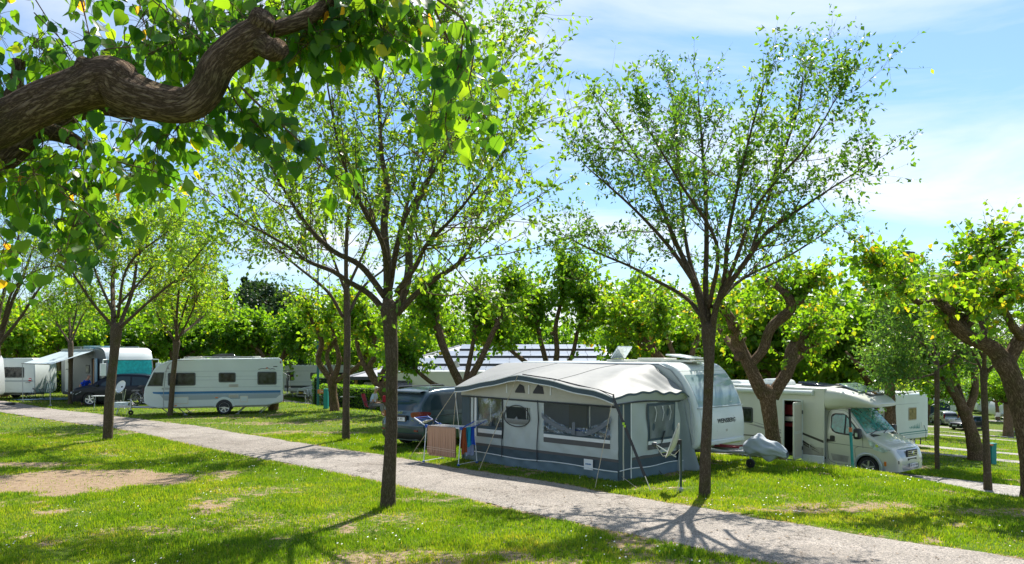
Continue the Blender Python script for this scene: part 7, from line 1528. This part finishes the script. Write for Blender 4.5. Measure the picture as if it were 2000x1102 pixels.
mb = MB(); mb.tube([(-.06, 0, .95), (-.066, 0, 1.06)], .042, 8); part('orange_band', mb, mat('sign_orange', (.55, .17, .05), .6), o); mb = MB(); mb.tube([(-.066, 0, 1.06), (-.09, 0, 1.55)], .03, 8); part('black_sleeve', mb, MATS['black_plastic'], o)
mb = MB(); mb.bar((0, 0, -.1), (0, 0, 9.0), .075, 8, .05); o = thing('lamp_pole', 'tall slim teal pole rising beside the dark hedge', 'pole', at(621, 43)); part('pole', mb, mat('pole_teal', (.01, .12, .13), .5), o); mb = MB(); mb.box((.3, 0, 9.0), (.7, .2, .1)); part('lamp_head', mb, MATS['gel_grey'], o)
o = thing('globe_lamp', 'cream lantern on a short post above the pale caravan', 'lamp', at(607, 70)); mb = MB(); mb.bar((0, 0, 0), (0, 0, 3.6), .06); part('lamp_post', mb, MATS['galv'], o); mb = MB(); mb.lathe([(.15, 0), (.34, .35), (.36, .5), (.12, .62), (0, .62)], (0, 0, 3.55), 'z', 14); part('lantern', mb, mat('lantern_cream', (.6, .5, .3), .5), o)
# mast with climbing rings
o = thing('radio_mast', 'slim radio mast with dark rings above the trees at the right', 'mast', at(1772, 105)); mb = MB(); mb.bar((0, 0, 0), (0, 0, 22.5), .42, 10, .36); part('mast_tube', mb, mat('mast_grey', (.25, .27, .28), .6), o)
for k in range(8): mb = MB(); mb.lathe([(.4, 0), (.95, .05), (.95, .25), (.4, .3)], (0, 0, 16.5+k*.8), 'z', 14); part('antenna_ring', mb, MATS['dark_trim'], o)
# clipped hedges
def hedge(label, x0, y0, x1, y1, w, h, n, tb, lm='leaf_mid', tk=False):
    o = thing('hedge', label, 'hedge', (x0, y0, min(float(gz(x0, y0)), float(gz(x1, y1)))-.02)); L = math.hypot(x1-x0, y1-y0); dx, dy = (x1-x0)/L, (y1-y0)/L; rot = Matrix.Rotation(math.atan2(dy, dx), 3, 'Z')
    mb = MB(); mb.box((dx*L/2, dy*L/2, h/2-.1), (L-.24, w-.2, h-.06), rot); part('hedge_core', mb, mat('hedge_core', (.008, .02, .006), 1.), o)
    rg = np.random.default_rng(n); u = rg.random(n)*L; s = rg.random(n); f = rg.random(n); lat = np.where(f < .32, -w/2, np.where(f < .56, (s-.5)*w, np.where(f < .85, w/2, (s-.5)*w))); z = np.where(f < .32, s*h, np.where(f < .56, h, np.where(f < .85, s*h, rg.random(n)*h))); u = np.where(f > .85, np.where(rg.random(n) < .5, 0, L), u)
    bump = (fbm(u*2.2+x0, z*2.2, 3, 3)-.5)*.12; P = np.stack([dx*u-dy*(lat-bump*np.sign(lat)*0-0), dy*u+dx*lat, z+bump*(z > h*.95)], -1)+rg.normal(size=(n, 3))*.028
    mb = MB(); D = rg.normal(size=(n, 3))+np.array((0, -.4, .5)); leaves(mb, P, D, .085*(.6+.6*rg.random(n)), np.clip(.1+.6*rg.random(n)+tb, 0, .9), L_SMALL, rg, .6); tag(part('foliage', mb, MATS[lm], o, attname='tint', smooth=False, recalc=False), kind='stuff'); return o
a, b = at(636, 47), at(752, 43.5); hedge('low clipped green hedge, front one, sunlit on top', a.x, a.y, b.x, b.y, 1.1, 1.62, 9000, .06)
a, b = at(622, 52), at(742, 49); hedge('taller dark hedge behind the low clipped one', a.x, a.y, b.x, b.y, 1.1, 2.35, 8000, -.1)
hedge('dark hedge along the left edge of the estate car pitch', at(626, 50).x, at(626, 50).y, at(632, 56).x, at(632, 56).y, 1.0, 2.3, 3000, -.1)
a, b = at(60, 58), at(108, 55); hedge('yellow-green bush behind the striped chair', a.x, a.y, b.x, b.y, 1.2, 1.5, 2500, .3)
# ---------------------------------------------------------------- buildings
def solar_hall():
    o = thing('solar_hall', 'low hall with a broad roof covered in rows of pale solar panels', 'building', (0, 0, 0)); Y0, Y1 = 47.0, 58.5; z0 = 1.38; z1 = 3.40; X0, X1 = -10.0, 8.0; g = -2.2
    wl = mat('wall_cream', (.60, .57, .48), .8, var=.08, vscale=1.5); mb = MB(); mb.box(((X0+X1)/2+.3, Y0+6, (g+z0)/2-.2), (X1-X0-1.0, 10.5, z0-g-.3)); part('wall', mb, wl, o)
    mb = MB(); V = np.array([(X0, Y0, z0), (X1, Y0, z0), (X1-.5, Y1, z1), (X0+6.0, Y1, z1), (X0+.0, Y1+11, z0), (X1, Y1+11, z0)]); mb.add(V, [(0, 1, 2, 3), (0, 3, 4), (3, 2, 5, 4)]); mb.add(V-np.array((0, 0, .16)), [(3, 2, 1, 0), (4, 3, 0)]); part('roof', mb, mat('roof_grey', (.34, .35, .36), .55), o, sharp=20)
    mb = MB(); mb.box(((X0+X1)/2, Y0-.06, z0-.06), (X1-X0+.1, .16, .20)); part('gutter', mb, MATS['dark_trim'], o)
    mb = MB(); mb.bar((X0, Y0, z0+.03), (X0+6, Y1, z1+.03), .06); part('ridge_cap', mb, MATS['gel_grey'], o)
    pm = mat('panel_pale', (.27, .30, .33), .3, .3, dirt=.1, vscale=.6); sl = math.atan2(z1-z0, Y1-Y0); rot = Matrix.Rotation(sl, 3, 'X'); pw = 1.32
    me = MB(); me.box((0, 0, 0), (pw-.03, 2.34, .05), rot); mesh = me.mesh('solar_panel'); mesh.materials.append(pm)
    for r in range(4):
        yc = Y0+1.45+r*2.85; zc = z0+(yc-Y0)*math.tan(sl)+.13+.02; xl = X0+(yc+1.3-Y0)/(Y1-Y0)*6.0+.3; n = int((X1-.6-xl)/pw)
        for k in range(n): p_ = bpy.data.objects.new('solar_panel', mesh); C.objects.link(p_); p_.parent = o; p_.location = (xl+pw*(k+.5), yc, zc)
        mb = MB(); mb.box((xl+pw*n/2, yc-1.26, zc-.20), (pw*n, .08, .18)); part('panel_rail', mb, MATS['dark_trim'], o)
    for x in np.linspace(X0+1.2, X1-2, 8): mb = MB(); mb.box((x, Y0+.74, -.2), (1.3, .06, 1.4)); part('window', mb, mat('window_sky_blue', (.25, .48, .58), .2), o)
    for x in (X0+.4, -6.5): mb = MB(); mb.box((x, Y0+.3, (g+z0)/2), (.16, .16, z0-g)); part('post', mb, mat('post_ochre', (.45, .28, .06), .7), o)
    return o
solar_hall()
o = thing('gabled_house', 'small ochre house with a white-edged gable behind the pollards', 'house', Vector((10.2, 50, -2.4)), R(14)); oc = mat('wall_ochre', (.52, .34, .14), .85, var=.08); mb = MB(); mb.prism([(-3, 0), (3, 0), (3, 4.6), (0, 5.75), (-3, 4.6)], -3, 3); part('wall', mb, oc, o)
mb = MB(); mb.prism([(-3.5, 4.45), (0, 5.85), (3.5, 4.45), (3.5, 4.65), (0, 6.05), (-3.5, 4.65)], -3.5, 3.4); part('roof', mb, mat('roof_tile', (.42, .22, .14), .8), o)
mb = MB(); mb.prism([(-3.5, 4.40), (0, 5.80), (3.5, 4.40), (3.5, 4.66), (0, 6.08), (-3.5, 4.66)], -3.56, -3.49); part('bargeboard', mb, MATS['paper_white'], o)
for x in (-1.4, 1.4): mb = MB(); mb.box((x, -3.02, 2.6), (.9, .06, 1.2)); w = part('window', mb, MATS['paper_white'], o); mb = MB(); mb.box((x, -3.06, 2.6), (.74, .04, 1.04)); part('pane', mb, MATS['glass_dark'], w)
o = thing('low_cabin', 'low cabin with a faded pink-red roof behind the left-hand awning', 'building', at(88, 68), R(5)); mb = MB(); mb.box((0, 0, 1.1), (7, 4, 2.2)); part('wall', mb, mat('wall_brown', (.28, .22, .17), .8), o); mb = MB(); mb.prism([(-2.4, 2.1), (2.4, 2.1), (0, 2.9)], -3.8, 3.8, 'x'); part('roof', mb, mat('roof_pink', (.50, .16, .16), .7), o)
mb = MB(); mb.box((1.5, -2.02, 1.3), (1.0, .05, .9)); part('window', mb, MATS['glass_dark'], o)
# log stump and stick litter
p = at(534, 38.2); mb = MB(); mb.tube([(0, 0, -.1), (0, 0, .15), (.02, 0, .52)], [.28, .26, .25], 14, rough=.15, attr=True); o = mb.build('tree_stump', MATS['bark_old'], None, attname='bark', loc=p); tag(o, 'cut tree stump under the rear end of the touring caravan', 'stump')
p = at(1738, 31); T = Tree(90); T.limb([(0, 0, -.1), (0.02, 0, 1.5), (0, 0, 3.3)], [.24, .21, .2], 14, .12, .1); T.ldroop = 0; T.petiole = .02
T.limb([(0, 0, 3.0), (-.4, 0, 3.5), (-1.1, .1, 3.7), (-1.7, .2, 4.3)], [.14, .12, .09, .04], 8, .2, .2)
for k in range(60):
    a = T.rg.random()*2*PI; T.shoot((.0+.2*math.cos(a), .2*math.sin(a), 3.0+.4*T.rg.random()), unit(np.array((math.cos(a), math.sin(a), .7+T.rg.random()))), 1.5, .012, .1, .15, 6, 3, (14, .1), 1)
make_tree(T, 'pollard_tree', 'pale-trunked tree standing between the cream and the white motorhome', p, 'bark_old', 'leaf_fine', L_SMALL, .13, None, .4, 0, False)
p = at(1969, 75); T = Tree(91); T.limb([(0, 0, -.1), (0.05, 0, 1.5), (0, 0, 3.2)], [.5, .42, .4], 12, .12, .2); T.ldroop = 0; T.petiole = .02
for k in range(160):
    a = T.rg.random()*2*PI; T.shoot((.0, 0, 3.0+.3*T.rg.random()), unit(np.array((math.cos(a), math.sin(a), .6+T.rg.random()))), 3.2, .03, .1, .15, 6, 3, (14, .2), 1)
make_tree(T, 'pollard_tree', 'far tree with a short stout trunk seen past the thick right-hand trunk', p, 'bark_old', 'leaf_mid', L_MID, .22, None, .4, 0, False)

# ---------------------------------------------------------------- people
def skin(name, verts, edges, radii, m, parent, lvl=2):
    me = bpy.data.meshes.new(name); me.from_pydata(verts, edges, []); o = bpy.data.objects.new(name, me); C.objects.link(o); o.parent = parent
    md = o.modifiers.new('skin', 'SKIN'); md.use_smooth_shade = True
    for v, r in zip(me.skin_vertices[0].data, radii): v.radius = (r, r) if isinstance(r, (int, float)) else r
    me.skin_vertices[0].data[0].use_root = True
    s = o.modifiers.new('sub', 'SUBSURF'); s.levels = lvl; s.render_levels = lvl; me.materials.append(m); return o
def person(label, loc, rz, shirt, trousers, seated=False, bald=True, cap=None, armr=None, arml=None, lean=.12, extras=None):
    o = thing('person', label, 'person', loc, rz); sk = mat('skin', (.50, .27, .18), .55)
    hz_ = .92 if not seated else .50; V = []; E = []; Rr = []
    def a(p, r, prev=None):
        V.append(tuple(p)); Rr.append(r)
        if prev is not None: E.append((prev, len(V)-1))
        return len(V)-1
    L0 = lean
    pel = a((0, 0, hz_), (.15, .12)); ab = a((L0*.35, 0, hz_+.20), (.155, .125), pel); ch = a((L0*.8, 0, hz_+.40), (.165, .12), ab); nk = a((L0*1.15, 0, hz_+.55), .06, ch); n2 = a((L0*1.3, 0, hz_+.60), .055, nk); hd1 = a((L0*1.45+.02, 0, hz_+.68), (.078, .088), n2); hd2 = a((L0*1.5+.025, 0, hz_+.77), (.072, .085), hd1)
    armr = armr or [(.10, -.27, .20), (.32, -.20, .12)]; arml = arml or [(.05, .28, .18), (.30, .22, .05)]
    for s, arm in ((-1, armr), (1, arml)):
        sh = a((L0*.9, s*.19, hz_+.46), .062, ch); e = a((arm[0][0], arm[0][1], hz_+arm[0][2]), .045, sh); w = a((arm[1][0], arm[1][1], hz_+arm[1][2]), .030, e)
        d = (Vector(V[w])-Vector(V[e])).normalized(); pm = a(Vector(V[w])+d*.07, (.035, .018), w)
        for k in range(4): f1 = a(Vector(V[w])+d*.12+Vector((0, (k-1.5)*.018, 0)), .0095, pm); a(Vector(V[w])+d*(.165-.006*abs(k-1.2))+Vector((0, (k-1.5)*.02, -.012)), .008, f1)
        t1 = a(Vector(V[w])+d*.06+Vector((0, -s*.04, .005)), .011, pm); a(Vector(V[w])+d*.095+Vector((0, -s*.055, 0)), .009, t1)
    for s in (-1, 1):
        if seated: h1 = a((.05, s*.10, hz_-.01), .085, pel); kn = a((.46, s*.13, hz_+.02), .062, h1); an = a((.50, s*.13, .09), .042, kn); a((.62, s*.14, .04), .038, an)
        else: h1 = a((0, s*.10, hz_-.08), .09, pel); kn = a((.02, s*.11, .48), .062, h1); an = a((-.02, s*.11, .09), .042, kn); a((.12, s*.12, .04), .038, an)
    skin('body', V, E, Rr, sk, o)
    # clothes: their own surfaces just outside the body
    sv = [V[0], V[1], V[2]]; se = [(0, 1), (1, 2)]; sr = [(.168, .138), (.178, .148), (.182, .140)]
    top_ = len(sv); sv.append((L0*1.0, 0, hz_+.50)); se.append((2, 3)); sr.append((.085, .085))
    for s, arm in ((-1, armr), (1, arml)):
        i = len(sv); sv += [(L0*.9, s*.20, hz_+.455), tuple(Vector((L0*.9, s*.19, hz_+.46)).lerp(Vector((arm[0][0], arm[0][1], hz_+arm[0][2])), .72))]; se += [(2, i), (i, i+1)]; sr += [.080, .068]
    sh_ = skin('shirt', sv, se, sr, shirt, o)
    tv = [(0, 0, hz_+.04)]; te = []; tr = [(.165, .135)]
    for s in (-1, 1):
        i = len(tv)
        if seated: tv += [(.05, s*.10, hz_-.01), (.46, s*.13, hz_+.02), (.50, s*.13, .2)]
        else: tv += [(0, s*.10, hz_-.08), (.02, s*.11, .48), (-.01, s*.11, .16)]
        te += [(0, i), (i, i+1), (i+1, i+2)]; tr += [.102, .078, .062]
    skin('trousers', tv, te, tr, trousers, o)
    hx_, hz2 = L0*1.5+.025, hz_+.73
    for s in (-1, 1):
        mb = MB(); mb.lathe([(0, -.01), (.022, -.006), (.03, 0), (.02, .008), (0, .01)], (hx_-.01, s*.082, hz2), 'y', 10); part('ear', mb, sk, o); mb = MB(); mb.lathe([(0, .008), (.011, .004), (.013, 0)], (hx_+.082, s*.03, hz2+.012), 'x', 8); part('eye', mb, MATS['ink'], o)
    mb = MB(); mb.tube([(hx_+.082, 0, hz2+.02), (hx_+.108, 0, hz2-.02), (hx_+.088, 0, hz2-.03)], [.008, .014, .009], 6); part('nose', mb, sk, o); mb = MB(); mb.box((hx_+.084, 0, hz2-.055), (.012, .045, .008)); part('mouth', mb, MATS['maroon'], o)
    mb = MB(); mb.lathe([(0, .105), (.05, .09), (.082, .05), (.09, .005), (.088, .0)], (hx_-.012, 0, hz2+.01), 'z', 16)
    if cap: part('cap', mb, cap, o); mb = MB(); mb.prism([(.05, -.06), (.12, -.045), (.135, 0), (.12, .045), (.05, .06)], hz2+.045, hz2+.055, 'z'); c_ = part('cap_peak', mb, cap, o); c_.location.x = hx_
    else:
        mb = MB(); mb.lathe([(.086, -.02), (.090, .02), (.080, .055)], (hx_-.018, 0, hz2), 'z', 16, PI*1.1); h_ = part('hair', mb, mat('hair_grey', (.35, .32, .30), .9), o)
    return o
jeans = mat('cloth_jeans', (.04, .06, .11), .9)
mzp = at(163, 42.6); pm_ = person('bald man in a bright blue t-shirt leaning over behind the dark car', Vector((mzp.x, mzp.y, mzp.z-.06)), R(-8), mat('shirt_blue', (.01, .07, .62), .85), jeans, lean=.22, armr=[(-.02, -.30, .18), (.16, -.30, .02)], arml=[(.30, .16, .22), (.55, .05, .14)])
sp = at(727, 35.0); sp.z = float(gz(sp.x, sp.y)); person('man in a white cap and pale shirt sitting in a red chair behind the car', sp, R(-8), mat('shirt_pale', (.50, .60, .72), .85), mat('cloth_grey', (.25, .25, .26), .9), True, cap=mat('cap_white', (.7, .68, .62), .8), lean=.12, armr=[(.12, -.26, .14), (.36, -.16, .10)], arml=[(.14, .26, .14), (.38, .14, .16)])
camp_chair('red folding chair with a dark red back under the man in the cap', Vector((sp.x-.02, sp.y, sp.z+.0)), R(-8), mat('cloth_red', (.42, .01, .03), .8))
mb = MB(); mb.box((0, 0, 0), (.24, .20, .30)); o = mb.build('red_bag', mat('cloth_red', (0, 0, 0)), None, bevel=.04, loc=sp+Vector((.62, -.1, .78))); tag(o, 'dark red bag in front of the man in the cap', 'bag')
